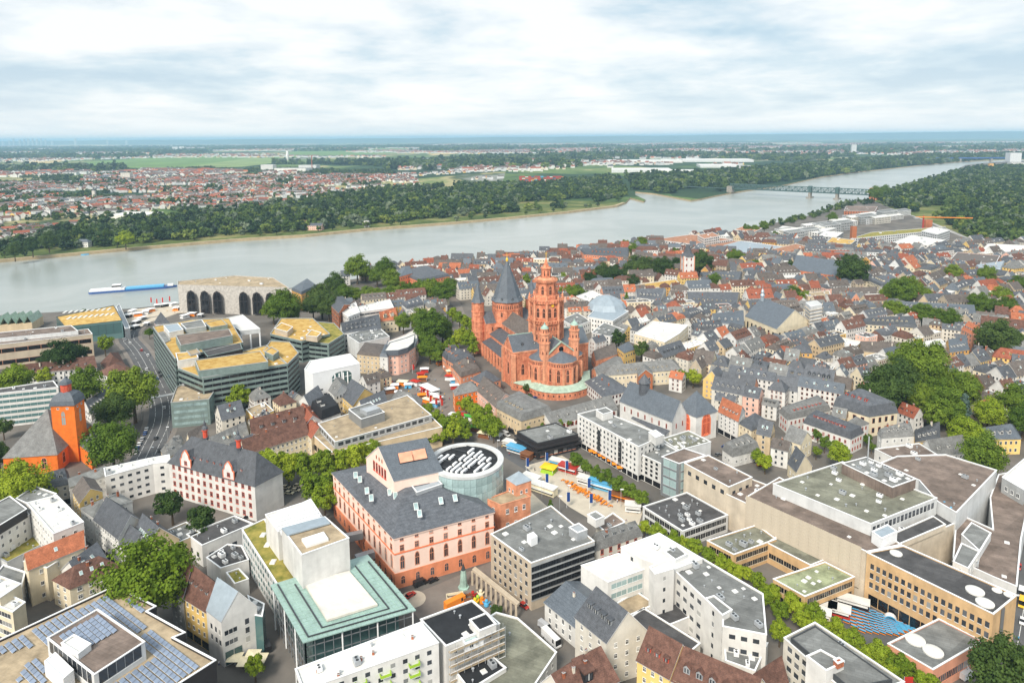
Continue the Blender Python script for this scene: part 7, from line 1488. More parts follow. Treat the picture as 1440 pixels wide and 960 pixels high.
# park path on the slope and railway
b = MB(); L3, a3, c3 = strip([(1358,300),(1372,318),(1385,334),(1400,345)],8)
for k in range(len(L3)-1): b.face([(*a3[k],.09),(*c3[k],.09),(*c3[k+1],.09),(*a3[k+1],.09)],'asphalt')
b.build('park_path',kind='structure')
road('railway',[(1226,282),(1250,290),(1280,302),(1310,312),(1345,330),(1420,350)],9,'kerb_stone',walk=0,lanes=False)
mat('field_green',(.13,.22,.05),.95,.2,.004,rnd_amt=0); mat('field_tan',(.48,.38,.18),.95,.15,.004,rnd_amt=0); mat('field_pale',(.20,.27,.09),.95,.2,.004,rnd_amt=0)
for nm_,P_,m_ in [('vineyard',[(120,228),(205,222),(350,219),(340,234),(220,237),(135,236)],'field_green'),('vineyard',[(362,224),(420,212),(540,207),(575,208),(560,215),(470,220)],'field_green'),('stubble_field',[(35,226),(70,222),(92,226),(75,230),(40,230)],'field_tan'),('meadow',[(240,238),(340,235),(420,226),(355,222)],'field_pale'),('stubble_field',[(574,272),(640,263),(634,268),(580,276)],'field_tan'),('stubble_field',[(600,217),(650,213),(650,216),(610,219)],'field_tan'),('meadow',[(-50,240),(20,238),(10,246),(-50,250)],'field_pale'),('stubble_field',[(1260,212),(1340,207),(1420,206),(1380,209)],'field_tan'),('stubble_field',[(900,227),(1010,223),(1030,225),(940,229)],'field_tan'),('stubble_field',[(20,207),(110,203),(240,206),(150,208)],'field_tan')]:
    FZ = globals().get('FZ',.12)+.35; sheet(nm_,[U(*p) for p in P_],FZ,m_)
# ------------------------------------------------------------------ old town: rows of houses filling the blocks between the named buildings
LM = [(U(966,394),'near the striped white tower'),(U(1092,455),'around the cream baroque church'),(U(1150,385),'below the red gothic church'),(U(1215,580),'by the mansard palace'),(U(1290,545),'next to the palace garden'),(U(945,470),'around the white museum block'),(U(853,440),'by the faceted dome arcade'),(U(775,420),'behind the cathedral choir towers'),(U(700,400),'between cathedral and river'),(U(860,365),'in the quarter by the river'),(U(1020,520),'behind the white church'),(U(1060,600),'along the lane past the white church'),(U(1280,430),'by the long courtyard trees'),(U(1390,440),'on the street toward the slope'),(U(1420,520),'on the crowded slate roof side'),(U(1240,490),'above the palace garden trees'),(U(1050,375),'before the modern river quarter'),(U(1320,375),'near the brick barracks'),(U(640,380),'by the red sandstone palace'),(U(520,400),'by the promenade trees'),(U(1140,500),'below the scaffolded tower'),(U(400,590),'behind the school'),(U(1180,430),'between the two slate-roofed churches'),(U(60,540),'beside the balcony office'),(U(990,430),'west of the baroque church')]
ZS = []
r = random.Random(11)
for k in range(34): ZS.append((Vector((r.uniform(-330,760),r.uniform(280,1400))), r.choice((.38,-.25,.7,.15,-.6,.5,-.1))))
REG = [[(560,392),(470,404),(520,390),(640,374),(720,368),(800,360),(900,347),(1000,335),(1085,340),(1180,352),(1340,348),(1520,350),(1560,640),(1440,650),(1290,612),(1180,650),(1060,655),(1000,560),(860,530),(790,440),(660,425)],
       [(300,620),(330,580),(420,560),(440,600),(350,650)],[(480,440),(640,420),(640,440),(560,470)],[(440,560),(560,540),(600,560),(520,590)]]
REGW = [[U(*p) for p in q] for q in REG]
wallp = ['white']*14+['offwhite']*6+['cream']*7+['pink']*2+['yellow']*2+['beige']*4+['ochre']+['salmon']+['lightgrey']*2+['stone']*2
roofp = ['slate']*12+['slate_brown']*8+['slate_pale']*6+['tile_brown']*5+['tile_red']+['tile_orange']+['slate_blue']*4
roofr = ['slate']*5+['slate_brown']*7+['tile_brown']*9+['tile_red']*2+['tile_orange']*1+['slate_blue']*3
RN = dict(slate='dark slate',slate_brown='brown-grey slate',slate_pale='pale grey slate',tile_brown='brown tiled',tile_red='red tiled',tile_orange='orange tiled',slate_blue='blue-grey slate',flat_grey='flat grey',flat_white='flat white',flat_dark='flat dark')
WN = dict(offwhite='off-white',lightgrey='light grey',palegreen='pale green')
HX = []
CG = {}
for e_ in EXCL:
    for_ = (min(p[0] for p in e_),min(p[1] for p in e_),max(p[0] for p in e_),max(p[1] for p in e_)); CG[id(e_)] = for_
def blocked(q_):
    xs = [p.x for p in q_]; ys = [p.y for p in q_]; x0,x1,y0,y1 = min(xs),max(xs),min(ys),max(ys)
    pts = [bil(q_,s,t) for s in (0,.5,1) for t in (0,.5,1)]
    for e_ in EXCL:
        a0,b0,a1,b1 = CG[id(e_)]
        if a1 < x0 or a0 > x1 or b1 < y0 or b0 > y1: continue
        if any(inpoly(e_,p.x,p.y) for p in pts) or any(inpoly(q_,p[0],p[1]) for p in e_): return True
    for tx,ty,tr in TREES:
        if x0-3 < tx < x1+3 and y0-3 < ty < y1+3 and any((p.x-tx)**2+(p.y-ty)**2 < (tr*.55)**2 for p in pts): return True
    return False
for zi,(zc_,za_) in enumerate(ZS):
    u_ = Vector((math.cos(za_),math.sin(za_))); v_ = Vector((-u_.y,u_.x)); vv = -260
    rowi = 0
    while vv < 260:
        dep = r.uniform(9.5,13); uu = -260+r.uniform(0,10)
        while uu < 260:
            w = r.uniform(8,15) if r.random() < .8 else r.uniform(16,30)
            c_ = zc_+u_*(uu+w/2)+v_*(vv+dep/2); uu += w+(.15 if r.random() < .86 else r.uniform(3,9))
            if min(range(len(ZS)),key=lambda k: (ZS[k][0]-c_).length_squared) != zi: continue
            if not any(inpoly(g_,c_.x,c_.y) for g_ in REGW): continue
            q_ = [c_-u_*w/2-v_*dep/2, c_+u_*w/2-v_*dep/2, c_+u_*w/2+v_*dep/2, c_-u_*w/2+v_*dep/2]
            if blocked(q_): continue
            sx,sy = PJ(c_.x,c_.y,8)
            if sx < -60 or sx > 1500: continue
            HX.append((c_.length,c_,q_,w,dep))
        vv += dep+(r.uniform(3,6) if rowi%2 else r.uniform(6,9)); rowi += 1
for _,c_,q_,w,dep in HX:
    EXCL.append(q_); CG[id(q_)] = (min(p[0] for p in q_),min(p[1] for p in q_),max(p[0] for p in q_),max(p[1] for p in q_))
bx = [p for g_ in REGW for p in g_]
for _ in range(9000):
    c_ = Vector((r.uniform(-330,760),r.uniform(270,1000)))
    if not any(inpoly(g_,c_.x,c_.y) for g_ in REGW): continue
    za_ = ZS[min(range(len(ZS)),key=lambda k: (ZS[k][0]-c_).length_squared)][1]; u_ = Vector((math.cos(za_),math.sin(za_))); v_ = Vector((-u_.y,u_.x)); w = r.uniform(7,13); dep = r.uniform(7,10.5)
    sx,sy = PJ(c_.x,c_.y,8)
    if sx < -60 or sx > 1500: continue
    q_ = [c_-u_*w/2-v_*dep/2, c_+u_*w/2-v_*dep/2, c_+u_*w/2+v_*dep/2, c_-u_*w/2+v_*dep/2]
    if blocked(q_): continue
    HX.append((c_.length,c_,q_,w,dep)); EXCL.append(q_); CG[id(q_)] = (min(p[0] for p in q_),min(p[1] for p in q_),max(p[0] for p in q_),max(p[1] for p in q_))
HX.sort(key=lambda t: t[0])
jm = MB(); cntn = 0; seen = {}
class Sub(MB):
    pass
for i,(dist,c_,q_,w,dep) in enumerate(HX):
    h_ = r.uniform(8.5,13.5)+(2 if w > 16 else 0); rise = dep*r.uniform(.38,.62); t = r.random()
    riv = c_.x > -150 and c_.y > 640 and c_.x < 330
    wl = r.choice(wallp); rf = r.choice(roofr if riv else roofp)
    kind = 'flat' if t < .09 else 'hip' if t < .24 else 'mansard' if t < .36 else 'gable'
    if kind == 'flat': rf = r.choice(('flat_grey','flat_white','flat_dark')); 
    rd = 'bc' if (w < 12 and r.random() < .35) else 'ab'
    dn = r.choice((0,0,1,2,3)) if w < 16 else r.choice((3,4,5,6)); dn = dn if kind != 'flat' else 0; cn = r.choice((0,1,1,2)) if kind != 'flat' else 0
    if i < 330:
        nm = 'apartment_block' if kind == 'flat' else 'townhouse'
        lm = min(LM,key=lambda l: (l[0]-c_).length_squared)[1]
        lb = '%s %s with %s %s%s %s' % (WN.get(wl,wl), {'townhouse':'townhouse','apartment_block':'block'}[nm], RN[rf], {'gable':'gabled roof','hip':'hipped roof','mansard':'mansard','flat':'roof'}[kind], (', %d dormers' % dn) if dn else ('' if kind != 'flat' else ''), lm)
        if len(lb.split()) > 16: lb = lb.replace(', %d dormers' % dn,'')
        H(nm,lb,'townhouse' if nm == 'townhouse' else 'apartment block',None,h_,kind,'wall_'+wl,rf,rd,rise if kind != 'mansard' else 2.2,world=q_,fl=3 if h_ < 11.5 else 4,sp=r.uniform(2.5,3.2),ww=1.05,wh=1.5,dorm=dn,dorm2=0,chim=cn,dgab=r.random()<.6,dsize=r.uniform(1.2,1.7),dwall=r.choice((None,'wall_white',rf)),indiv=dist < 330,group='old town houses',win=r.choice(('std:frame_white','std:frame_white','std:frame_cream','std:frame_stone')),clut=3 if kind == 'flat' else 0,mans=2.8,sky=r.choice((0,0,2)))
    else:
        q2 = q_ if rd == 'ab' or kind == 'flat' else q_[1:]+q_[:1]
        jm.prism([(p.x,p.y) for p in q_],0,h_,'wall_'+wl,top=(kind == 'flat'),mt=rf)
        if kind != 'flat': roof_geo(jm,q2,h_,rise if kind != 'mansard' else 2.2,kind,rf,'wall_'+wl)
        facade(None,0,0,q_,.3,h_-.2,3 if h_ < 11.5 else 4,3.2,'std:none',1.1,1.5,indiv=False,joined=jm)
        for k in range(cn):
            p = bil(q2,r.uniform(.2,.8),.5); zz_ = h_+(rise if kind == 'gable' else 1); jm.box(p.x-.4,p.y-.4,zz_-1,p.x+.4,p.y+.4,zz_+1.3,'chimney_brick',False)
        for k in range(dn):
            p = bil(q2,(k+.5)/dn,.2); jm.box(p.x-.7,p.y-.9,h_,p.x+.7,p.y+.9,h_+2.3,r.choice(('wall_white',rf)),False)
print('INFILL',len(HX))
if jm.f:
    o_ = jm.build('old_town_roofs',kind='stuff'); o_['label'] = 'dense sea of small roofs in the farther old town'; o_['category'] = 'houses'
# ------------------------------------------------------------------ vehicles
def car_meshes(kind):
    def body(b, m='paint_white'):
        pass
    return None
def car(px, py, heading, col, label, kind='car', group=None, z=.03, world=None):
    """heading: second survey point the car points to"""
    p = Vector(world) if world else U(px,py); q_ = U(*heading) if not isinstance(heading,(int,float)) else None
    a_ = math.atan2(q_.y-p.y,q_.x-p.x) if q_ is not None else heading
    T = thing({'car':'parked_car','van':'van','truck':'truck'}[kind],label,kind,(p.x,p.y,z),group,rz=a_)
    Ls, Wd, Hb, Ht = {'car':(4.4,1.8,.85,1.45),'van':(5.6,2.0,1.0,2.4),'truck':(8.5,2.4,1.2,3.3)}[kind]
    m_ = 'paint_'+col
    def body(b):
        x = Ls/2
        pr = [(-x,.35),(x-.1,.35),(x,.6),(x-.05,Hb-.1),(x-.3,Hb),(-x+.1,Hb),(-x,.7)]
        for s in (-1,1): b.face([(px_,s*Wd/2,z_) for px_,z_ in (pr if s < 0 else pr[::-1])],m_)
        for (x0,z0),(x1,z1) in zip(pr,pr[1:]+pr[:1]): b.face([(x0,-Wd/2,z0),(x0,Wd/2,z0),(x1,Wd/2,z1),(x1,-Wd/2,z1)],m_)
    def cab(b):
        x = Ls/2
        pr = {'car':[(-x+.25,Hb+.002),(x-1.15,Hb+.002),(x-1.9,Ht),(-x+.75,Ht)],'van':[(-x+.05,Hb+.002),(x-.75,Hb+.002),(x-1.35,Ht),(-x+.1,Ht)],'truck':[(-x,Hb+.002),(x-.2,Hb+.002),(x-.3,Ht),(-x,Ht)]}[kind]; w = Wd/2-.08; g_ = 'glass_dark' if kind == 'car' else m_
        for s in (-1,1): b.face([(px_,s*w,z_) for px_,z_ in (pr if s < 0 else pr[::-1])],g_)
        for k,((x0,z0),(x1,z1)) in enumerate(zip(pr,pr[1:]+pr[:1])): b.face([(x0,-w,z0),(x0,w,z0),(x1,w,z1),(x1,-w,z1)],m_ if k == 2 else ('glass_dark' if k == 1 or kind == 'car' else m_))
        if kind != 'car': b.box(x-2.2,-w-.01,Hb+.35,x-1.4,w+.01,Ht-.35,'glass_dark')
    mk('body',shared('body|'+kind+col,body),T); mk('cabin',shared('cabin|'+kind+col,cab),T)
    wm_ = shared('wheel|'+kind,lambda b: [b.face([(.33*math.cos(t),-.1,.33*math.sin(t)) for t in np.linspace(0,6.283,11)[:-1]],'rubber'), b.face([(.33*math.cos(t),.1,.33*math.sin(t)) for t in np.linspace(0,6.283,11)[:-1]][::-1],'rubber')]+[b.face([(.33*math.cos(t),-.1,.33*math.sin(t)),(.33*math.cos(t+.63),-.1,.33*math.sin(t+.63)),(.33*math.cos(t+.63),.1,.33*math.sin(t+.63)),(.33*math.cos(t),.1,.33*math.sin(t))],'rubber') for t in np.linspace(0,6.283,11)[:-1]])
    for sx in (-1,1):
        for sy in (-1,1): mk('wheel',wm_,T,(sx*Ls*.31,sy*(Wd/2-.05),.34))
    hm_ = shared('headlight',lambda b: b.box(-.03,-.16,-.08,.03,.16,.08,'frame_white'))
    for sy in (-1,1): mk('headlight',hm_,T,(Ls/2,sy*(Wd/2-.3),.68))
    return T
RD = [(196,662),(212,628),(228,596),(229,566),(216,536),(205,512),(192,490)]
cols = ['white','black','silver','blue','grey','red','white','black']
for i,(x_,y_,c_) in enumerate([(191,637,'white'),(193,631,'blue'),(196,625,'white'),(200,618,'silver'),(204,610,'blue'),(206,604,'white')]): car(x_,y_,(x_+5,y_-12),c_,c_+' car parked in the kerb row beside the church trees',group='cars parked beside the church trees')
for x_,y_,c_,dx_,dy_ in [(225,634,'black',4,-12),(219,617,'black',5,-12),(231,574,'white',-1,-14),(221,533,'blue',-4,-10),(226,529,'black',-4,-10),(224,524,'black',-5,-10),(190,520,'grey',-6,-9),(183,483,'white',-7,-8),(206,520,'white',-4,-9),(176,478,'silver',7,2),(208,500,'white',-5,-9),(199,493,'red',-6,-9),(160,545,'white',4,-3)]: car(x_,y_,(x_+dx_,y_+dy_),c_,c_+' car driving on the curved main road',group='cars on the curved main road')
car(591,822,(603,817),'black','black van parked against the theatre front','van'); car(609,817,(618,813),'black','black car behind the van at the theatre front'); car(577,838,(585,833),'red','red car on the pale paving circle')
car(376,911,(372,898),'black','dark van with white roof beside the glass canopy theatre','van')
for x_,y_ in ((402,686),(416,690),(419,684),(407,694)): car(x_,y_,(x_+12,y_+1),'cream','cream taxi under the plane trees',group='taxis under the plane trees')
car(766,884,(776,892),'silver','silver van parked before the white blue-roofed house','van'); car(775,902,(785,912),'white','white delivery truck parked before the white blue-roofed house','truck'); car(737,853,(744,858),'red','small red car at the grey office corner')
car(712,612,(722,617),'white','white delivery van by the clipped planes','van'); car(720,608,(728,612),'black','black van beside the white delivery van','van'); car(895,742,(901,748),'silver','silver car under the avenue near the pavilion')
car(1436,836,(1434,848),'white','white van on the edge street by the tan office','van'); car(1437,850,(1435,862),'yellow','yellow van on the edge street by the tan office','van'); car(1432,798,(1430,808),'red','red car on the edge street'); car(1438,875,(1436,890),'white','white car on the edge street below the yellow van'); car(1345,948,(1365,940),'white','white coach-like truck below the dome pavilion','truck'); car(1360,952,(1372,946),'white','white van below the dome pavilion','van')
for i,(x_,y_) in enumerate([(330,734),(350,728),(315,765),(752,560),(746,556),(880,700),(640,500),(646,508),(634,514),(575,545),(590,548),(1020,630),(1010,640),(1070,655),(1095,630)]): car(x_,y_,(x_+8,y_-3+i%3*3),cols[i%8],cols[i%8]+' car parked in a yard of the old centre',group='yard cars')
# construction truck and skips at the scaffold
car(640,852,(650,847),'orange','orange builder truck beside the scaffolded house','truck')
for x_,y_,c_,l_ in [(652,846,'brown','brown open skip beside the builder truck'),(640,843,'cream','grey building-site container beside the brown skip')]:
    p = U(x_,y_); T = thing('skip_container',l_,'container',(p.x,p.y,.03),rz=.25); b = MB(); b.box(-3.2,-1.3,0,3.2,1.3,.2,'paint_'+c_); 
    for a0,b0,a1,b1 in ((-3.2,-1.3,3.2,-1.15),(-3.2,1.15,3.2,1.3),(-3.2,-1.149,-3.05,1.149),(3.05,-1.149,3.2,1.149)): b.box(a0,b0,.201,a1,b1,2.2,'paint_'+c_)
    b.build('tub',T); b = MB(); b.box(-2.9,-1.0,.21,2.9,1.0,1.3,'flat_brown'); b.build('rubble',T)
v = U(652,826); T = thing('fountain_obelisk','green copper obelisk fountain with dark tip on the forecourt','obelisk',(v.x,v.y,0)); b = MB(); b.lathe(0,0,[(2.2,0),(2.2,.5),(1.5,.6),(1.2,5),(.9,7.5)],8,'copper_green'); b.build('shaft',T); b = MB(); b.lathe(0,0,[(.9,7.5),(0,10.5)],8,'dark_metal'); b.build('tip',T)
for x_,y_,c_ in [(665,840,'red'),(672,846,'lime'),(668,850,'yellow'),(678,848,'orange'),(676,838,'cream'),(684,852,'skyblue')]:
    p = U(x_,y_); T = thing('play_figure',c_+' inflatable play figure by the pergola','play figure',(p.x,p.y,0)); T.scale = (.62,.62,.62); b = MB(); b.lathe(0,0,[(1.2,0),(1.6,.8),(1.4,2),(.8,2.8),(1.1,3.4),(.9,4.2),(0,4.6)],10,'cloth_'+c_); b.build('body',T); b = MB(); b.bar((-1.2,0,2),(-2.2,0,3.2),.6,'cloth_'+c_); b.build('arm',T); b = MB(); b.bar((1.2,0,2),(2.2,0,3.2),.6,'cloth_'+c_); b.build('arm',T)
# ------------------------------------------------------------------ stalls, parasols, flags, furniture
def stall(px, py, w, d_, h_, roofc, bodyc, label, rz=.5, group=None, name='market_stall'):
    p = U(px,py); T = thing(name,label,'stall',(p.x,p.y,.03),group,rz=rz)
    b = MB(); b.box(-w/2,-d_/2,0,w/2,d_/2,1.1,bodyc,False); b.build('counter',T)
    for sx in (-1,1):
        for sy in (-1,1): b = MB(); b.box(sx*(w/2-.15)-.07,sy*(d_/2-.15)-.07,1.101,sx*(w/2-.15)+.07,sy*(d_/2-.15)+.07,h_,'white_metal'); b.build('post',T)
    b = MB(); roof_geo(b,[Vector(v) for v in ((-w/2-.4,-d_/2-.4),(w/2+.4,-d_/2-.4),(w/2+.4,d_/2+.4),(-w/2-.4,d_/2+.4))],h_,.9,'hip' if w > d_*1.2 else 'pyr',roofc,roofc,.1); b.build('canopy',T)
    b = MB(); b.box(-w/2+.3,-d_/2+.25,1.101,w/2-.3,d_/2-.6,2.0,bodyc); b.build('goods',T); return T
def booth(px, py, w, d_, h_, roofc, bodyc, label, rz, stripe=None, name='fair_booth'):
    p = U(px,py); T = thing(name,label,'booth',(p.x,p.y,.05),rz=rz); b = MB(); b.box(-w/2,-d_/2,.35,w/2,d_/2,h_,bodyc); b.build('body',T); b = MB(); b.box(-w/2-.3,-d_/2-.8,h_+.001,w/2+.3,d_/2+.3,h_+.3,roofc); b.build('roof',T)
    b = MB(); b.box(-w/2+.5,-d_/2-.06,1.2,w/2-.5,-d_/2-.005,2.4,'glass_dark'); b.build('serving_hatch',T); b = MB(); b.box(-w/2+.4,-d_/2-1.3,2.5,w/2-.4,-d_/2-.07,2.62,stripe or roofc); b.build('awning',T)
    for sx in (-.6,.6): b = MB(); b.box(sx*w/2-.25,-d_/2,0,sx*w/2+.25,d_/2,.349,'rubber'); b.build('wheel_base',T)
    return T
booth(785,655,9,3.5,3.4,'flat_white','paint_cream','cream and teal fair booth beside the clipped trees',-.55,'paint_skyblue'); booth(800,663,10,4,3.6,'paint_red','paint_red','bright red fair booth on the square',-.55,'paint_white')
booth(817,664,6,4,3.2,'flat_white','paint_white','white square booth behind the red booth',-.55); booth(824,680,8,4,3.5,'flat_white','paint_white','white fair caravan near the small tables',-.55); booth(852,688,16,5,4.5,'paint_skyblue','paint_skyblue','long blue painted ride with white stripes',-.55,'paint_white',name='fair_ride'); booth(879,703,13,5,3,'paint_brown','paint_brown','brown timber snack hut in the row of trees',-.55,'paint_orange')
booth(890,718,7,4,3.6,'flat_white','paint_white','white trailer at the end of the square',-.2); booth(757,690,20,4,4.2,'flat_white','paint_cream','long cream fair trailer beside the theatre tower',-.62,name='long_trailer'); booth(748,678,9,3.4,3.8,'flat_white','paint_white','white trailer cab end behind the theatre tower',-.62)
booth(727,636,11,4,3.5,'paint_skyblue','paint_white','white and blue fair booth before the black pavilion',-.6,'paint_skyblue'); booth(741,645,6,4,3.4,'paint_brown','paint_brown','brown timber hut before the black pavilion',-.6); booth(718,628,8,4,3.3,'flat_white','paint_cream','pale booth at the corner of the black pavilion',-.6)
stall(772,663,7,6,3,'cloth_yellow','cloth_lime','yellow canopy stall with lime green tables',-.5); stall(682,614,7,5,3,'cloth_cream','paint_brown','cream market stall under clipped planes',-.4); stall(698,617,6,5,3,'wall_grey','paint_grey','grey market stall under clipped planes',-.4)
stall(670,606,8,2.5,2.8,'cloth_green','paint_brown','long green awning stall by the clipped planes',-.4); stall(648,588,6,4,3,'cloth_red','paint_red','red canopy stall with blue flag on market street',-.4); stall(658,590,7,3,2.8,'cloth_green','paint_white','green canopy stall on market street',-.4)
stall(639,588,6,4,3,'cloth_white','paint_white','white canopy stall on market street',-.4)
sc_ = [('red','red'),('white','orange'),('white','brown'),('cream','orange'),('white','skyblue'),('red','white'),('orange','brown'),('white','red')]
for i,(x_,y_) in enumerate([(546,543),(555,546),(548,552),(566,541),(574,545),(584,541),(594,536),(560,556),(598,551),(608,560),(616,563),(601,566),(612,571),(606,552),(594,560),(597,523),(592,530),(620,512),(628,520),(634,526),(640,538),(632,534),(626,508),(640,546),(641,531)]):
    rc,bc = sc_[i%8]; stall(x_,y_,r.uniform(4,7),r.uniform(3,4.5),r.uniform(2.7,3.4),'cloth_'+rc,'paint_'+bc,'%s-roofed market stall with %s counter on the cathedral market' % (rc,bc),r.uniform(-.6,.6),'cathedral market stalls')
T = stall(604,552,16,6,4,'cloth_white','paint_white','large white marquee on the market square',-.9); car(627,517,(622,508),'red','red fire-engine like truck on market street','truck'); car(632,524,(627,515),'white','white truck behind the red truck on market street','truck')
# parasols
def parasol(px, py, c_, label, group, r_=2.4, h_=2.9, z=0):
    p = U(px,py,h_); T = thing('parasol',label,'parasol',(p.x,p.y,.03+z),group); mk('pole',shared('pole|par',lambda b: b.bar((0,0,0),(0,0,2.9),.08,'white_metal')),T,sc=(1,1,h_/2.9)); mk('canopy',shared('canopy|par'+c_,lambda b: b.lathe(0,0,[(1,2.35),(0,2.9)],4,'cloth_'+c_,math.pi/4)),T,sc=(r_*1.2,r_*1.2,h_/2.9)); mk('base',shared('base|par',lambda b: b.box(-.4,-.4,0,.4,.4,.1,'wall_grey')),T)
for x_,y_ in ((330,921),(345,927),(355,917),(365,922)): parasol(x_,y_,'cream','large square cream parasol before the white gabled shop','cream parasols',2.7,3.2)
for x_,y_ in ((832,632),(838,634),(845,638),(851,641),(858,645),(865,650),(872,655)): parasol(x_,y_,'orange','orange parasol of the cafe row under the white slab','orange cafe parasols',1.9)
for x_,y_ in ((788,595),(796,592),(803,590),(810,588)): parasol(x_,y_,'red','red parasol before the arched slate wing','red parasols',1.8)
# cafe tables
tbl = lambda col: shared('table_top|'+col,lambda b: b.box(-.5,-.35,.7,.5,.35,.76,'cloth_'+col))
for i in range(46):
    t = i/46; x_ = 792+(i%9)*6.2+(i//9)*4.2; y_ = 676+(i%9)*3.2+(i//9)*3.4-(i%3)*1.5
    p = U(x_,y_); T = thing('cafe_table','small orange cafe table on the pale square','table',(p.x,p.y,.05),'orange cafe tables on the square',rz=r.uniform(0,3)); mk('top',tbl('orange'),T,sc=(1.2,1.6,1)); mk('leg',shared('leg|tab',lambda b: b.box(-.06,-.06,0,.06,.06,.699,'dark_metal')),T)
    for s in (-1,1): mk('bench',shared('bench|o',lambda b: (b.box(-.6,-.16,.4,.6,.16,.46,'cloth_orange'), b.box(-.5,-.1,0,-.4,.1,.399,'dark_metal'), b.box(.4,-.1,0,.5,.1,.399,'dark_metal'))),T,(0,s*.95,0))
# beer garden: arcs of blue tables with orange benches
nb_ = 0
c0_ = U(1262,805)
for k in range(12):
    n_ = 9
    for j in range(n_):
        t = j/(n_-1); x_ = 1184+k*9.4+t*34-28*(1-t); y_ = 888-6*t*(1-t)*4+(k*-.2)+(-26+k*3.2)*(t)+(k-5)*1.1
        if not inpoly([(1172,866),(1205,848),(1240,862),(1302,882),(1262,893),(1240,908),(1215,892)],x_,y_): continue
        p = U(x_,y_)
        T = thing('beer_table','blue beer garden table with orange benches','table',(p.x,p.y,.05),'beer garden tables',rz=-.55+.25*(t-.5)); mk('top',shared('table_top|beer',lambda b: b.box(-1.1,-.3,.72,1.1,.3,.78,'paint_skyblue' if False else 'cloth_skyblue')),T)
        for s in (-1,1): mk('bench',shared('bench|beer',lambda b: (b.box(-1.1,-.14,.42,1.1,.14,.48,'cloth_orange'))),T,(0,s*.72,0)); mk('leg',shared('leg|beer',lambda b: (b.box(-.04,-.28,0,.04,.28,.719,'dark_metal'))),T,(s*.8,0,0))
        nb_ += 1
p = U(1252,872); T = thing('open_air_stage','small arched open air stage with blue frame','stage',(p.x,p.y,.05),rz=-.5); T.scale = (.5,.5,.5); b = MB()
for k in range(9):
    a0_,a1_ = math.pi*k/9,math.pi*(k+1)/9; b.face([(4*math.cos(a0_),-2.5,.5+4*math.sin(a0_)),(4*math.cos(a1_),-2.5,.5+4*math.sin(a1_)),(4*math.cos(a1_),2.5,.5+4*math.sin(a1_)),(4*math.cos(a0_),2.5,.5+4*math.sin(a0_))],'cloth_white')
b.build('arched_canopy',T); b = MB(); b.box(-4,-3.5,0,4,2.5,.8,'paint_grey'); b.build('platform',T)
b = MB()
for k in range(9): a0_,a1_ = math.pi*k/9,math.pi*(k+1)/9; b.bar((4.1*math.cos(a0_),-2.6,.5+4.1*math.sin(a0_)),(4.1*math.cos(a1_),-2.6,.5+4.1*math.sin(a1_)),.5,'paint_skyblue')
b.build('front_arch',T)
booth(1198,852,11,3.2,3.2,'flat_white','paint_black','black bar bus with white roof in the beer garden',-.5,name='bar_bus'); booth(1163,858,6,4,3,'flat_white','paint_white','white kitchen tent at the beer garden entrance',-.5); booth(1180,864,7,4,3,'flat_white','paint_red','red and white snack van in the beer garden',-.5); booth(1155,868,6,4,3,'flat_white','paint_cream','cream booth under the beer garden planes',-.5)
# flags
def flag(px, py, c_, label, group, h_=8):
    p = U(px,py); T = thing('flag',label,'flag',(p.x,p.y,.05),group); mk('pole',shared('pole|flag',lambda b: b.bar((0,0,0),(0,0,8),.14,'white_metal')),T,sc=(1,1,h_/8)); mk('banner',shared('banner|'+c_,lambda b: b.box(.08,-.03,3.2,1.5,.03,7.8,'cloth_'+c_)),T,sc=(1,1,h_/8))
for x_,y_ in ((740,664),(767,687),(795,668),(797,714),(826,694),(855,712),(767,656),(829,716)): flag(x_,y_,'darkblue','tall blue banner flag on the square','blue flags of the square')
for x_,y_ in ((604,570),(612,574),(618,570),(600,562),(620,576),(540,548),(580,525),(527,540)): flag(x_,y_,'red','red banner flag on the cathedral market','red market flags',7)
for x_,y_ in ((212,430),(220,432),(228,430),(238,428)): flag(x_,y_,'red','red flag on the river square','red flags by the river',9)
for x_,y_,c_ in ((346,440,'skyblue'),(352,442,'yellow'),(358,443,'orange'),(364,443,'red')): flag(x_,y_,c_,c_+' flag before the concrete town hall',None,9)
p = U(1277,968,6); T = thing('red_banner','tall red banner hung beside the beer garden avenue','banner',(p.x,p.y,0)); b = MB(); b.box(-1.3,-.05,1.5,1.3,.05,10,'cloth_red'); b.build('cloth',T); b = MB(); b.bar((-1.4,0,0),(-1.4,0,10.2),.15,'grey_metal'); b.build('pole',T)
# lamps
for x_,y_ in ((799,706),(787,722),(873,712),(762,700),(200,590),(208,560),(236,620),(215,650),(560,870),(700,640)):
    p = U(x_,y_); T = thing('street_lamp','slim grey street lamp with flat head','street lamp',(p.x,p.y,0),'street lamps'); mk('pole',shared('pole|lamp',lambda b: b.bar((0,0,0),(0,0,8.5),.16,'grey_metal')),T); mk('lamp_head',shared('lamp_head',lambda b: b.box(-.3,-.3,8.5,1.2,.3,8.75,'white_metal')),T)
# footbridge over the road
p, q_ = U(212,560,6), U(248,553,6); m_ = (p+q_)/2; T = thing('footbridge','pale footbridge crossing the curved road to the green office','footbridge',(m_.x,m_.y,0)); b = MB(); b.bar((p.x-m_.x,p.y-m_.y,6),(q_.x-m_.x,q_.y-m_.y,6),3,'wall_lightgrey',.6); b.build('deck',T)
for v in (p,q_): b = MB(); b.box(v.x-m_.x-.6,v.y-m_.y-.6,0,v.x-m_.x+.6,v.y-m_.y+.6,5.69,'wall_lightgrey'); b.build('pier',T)
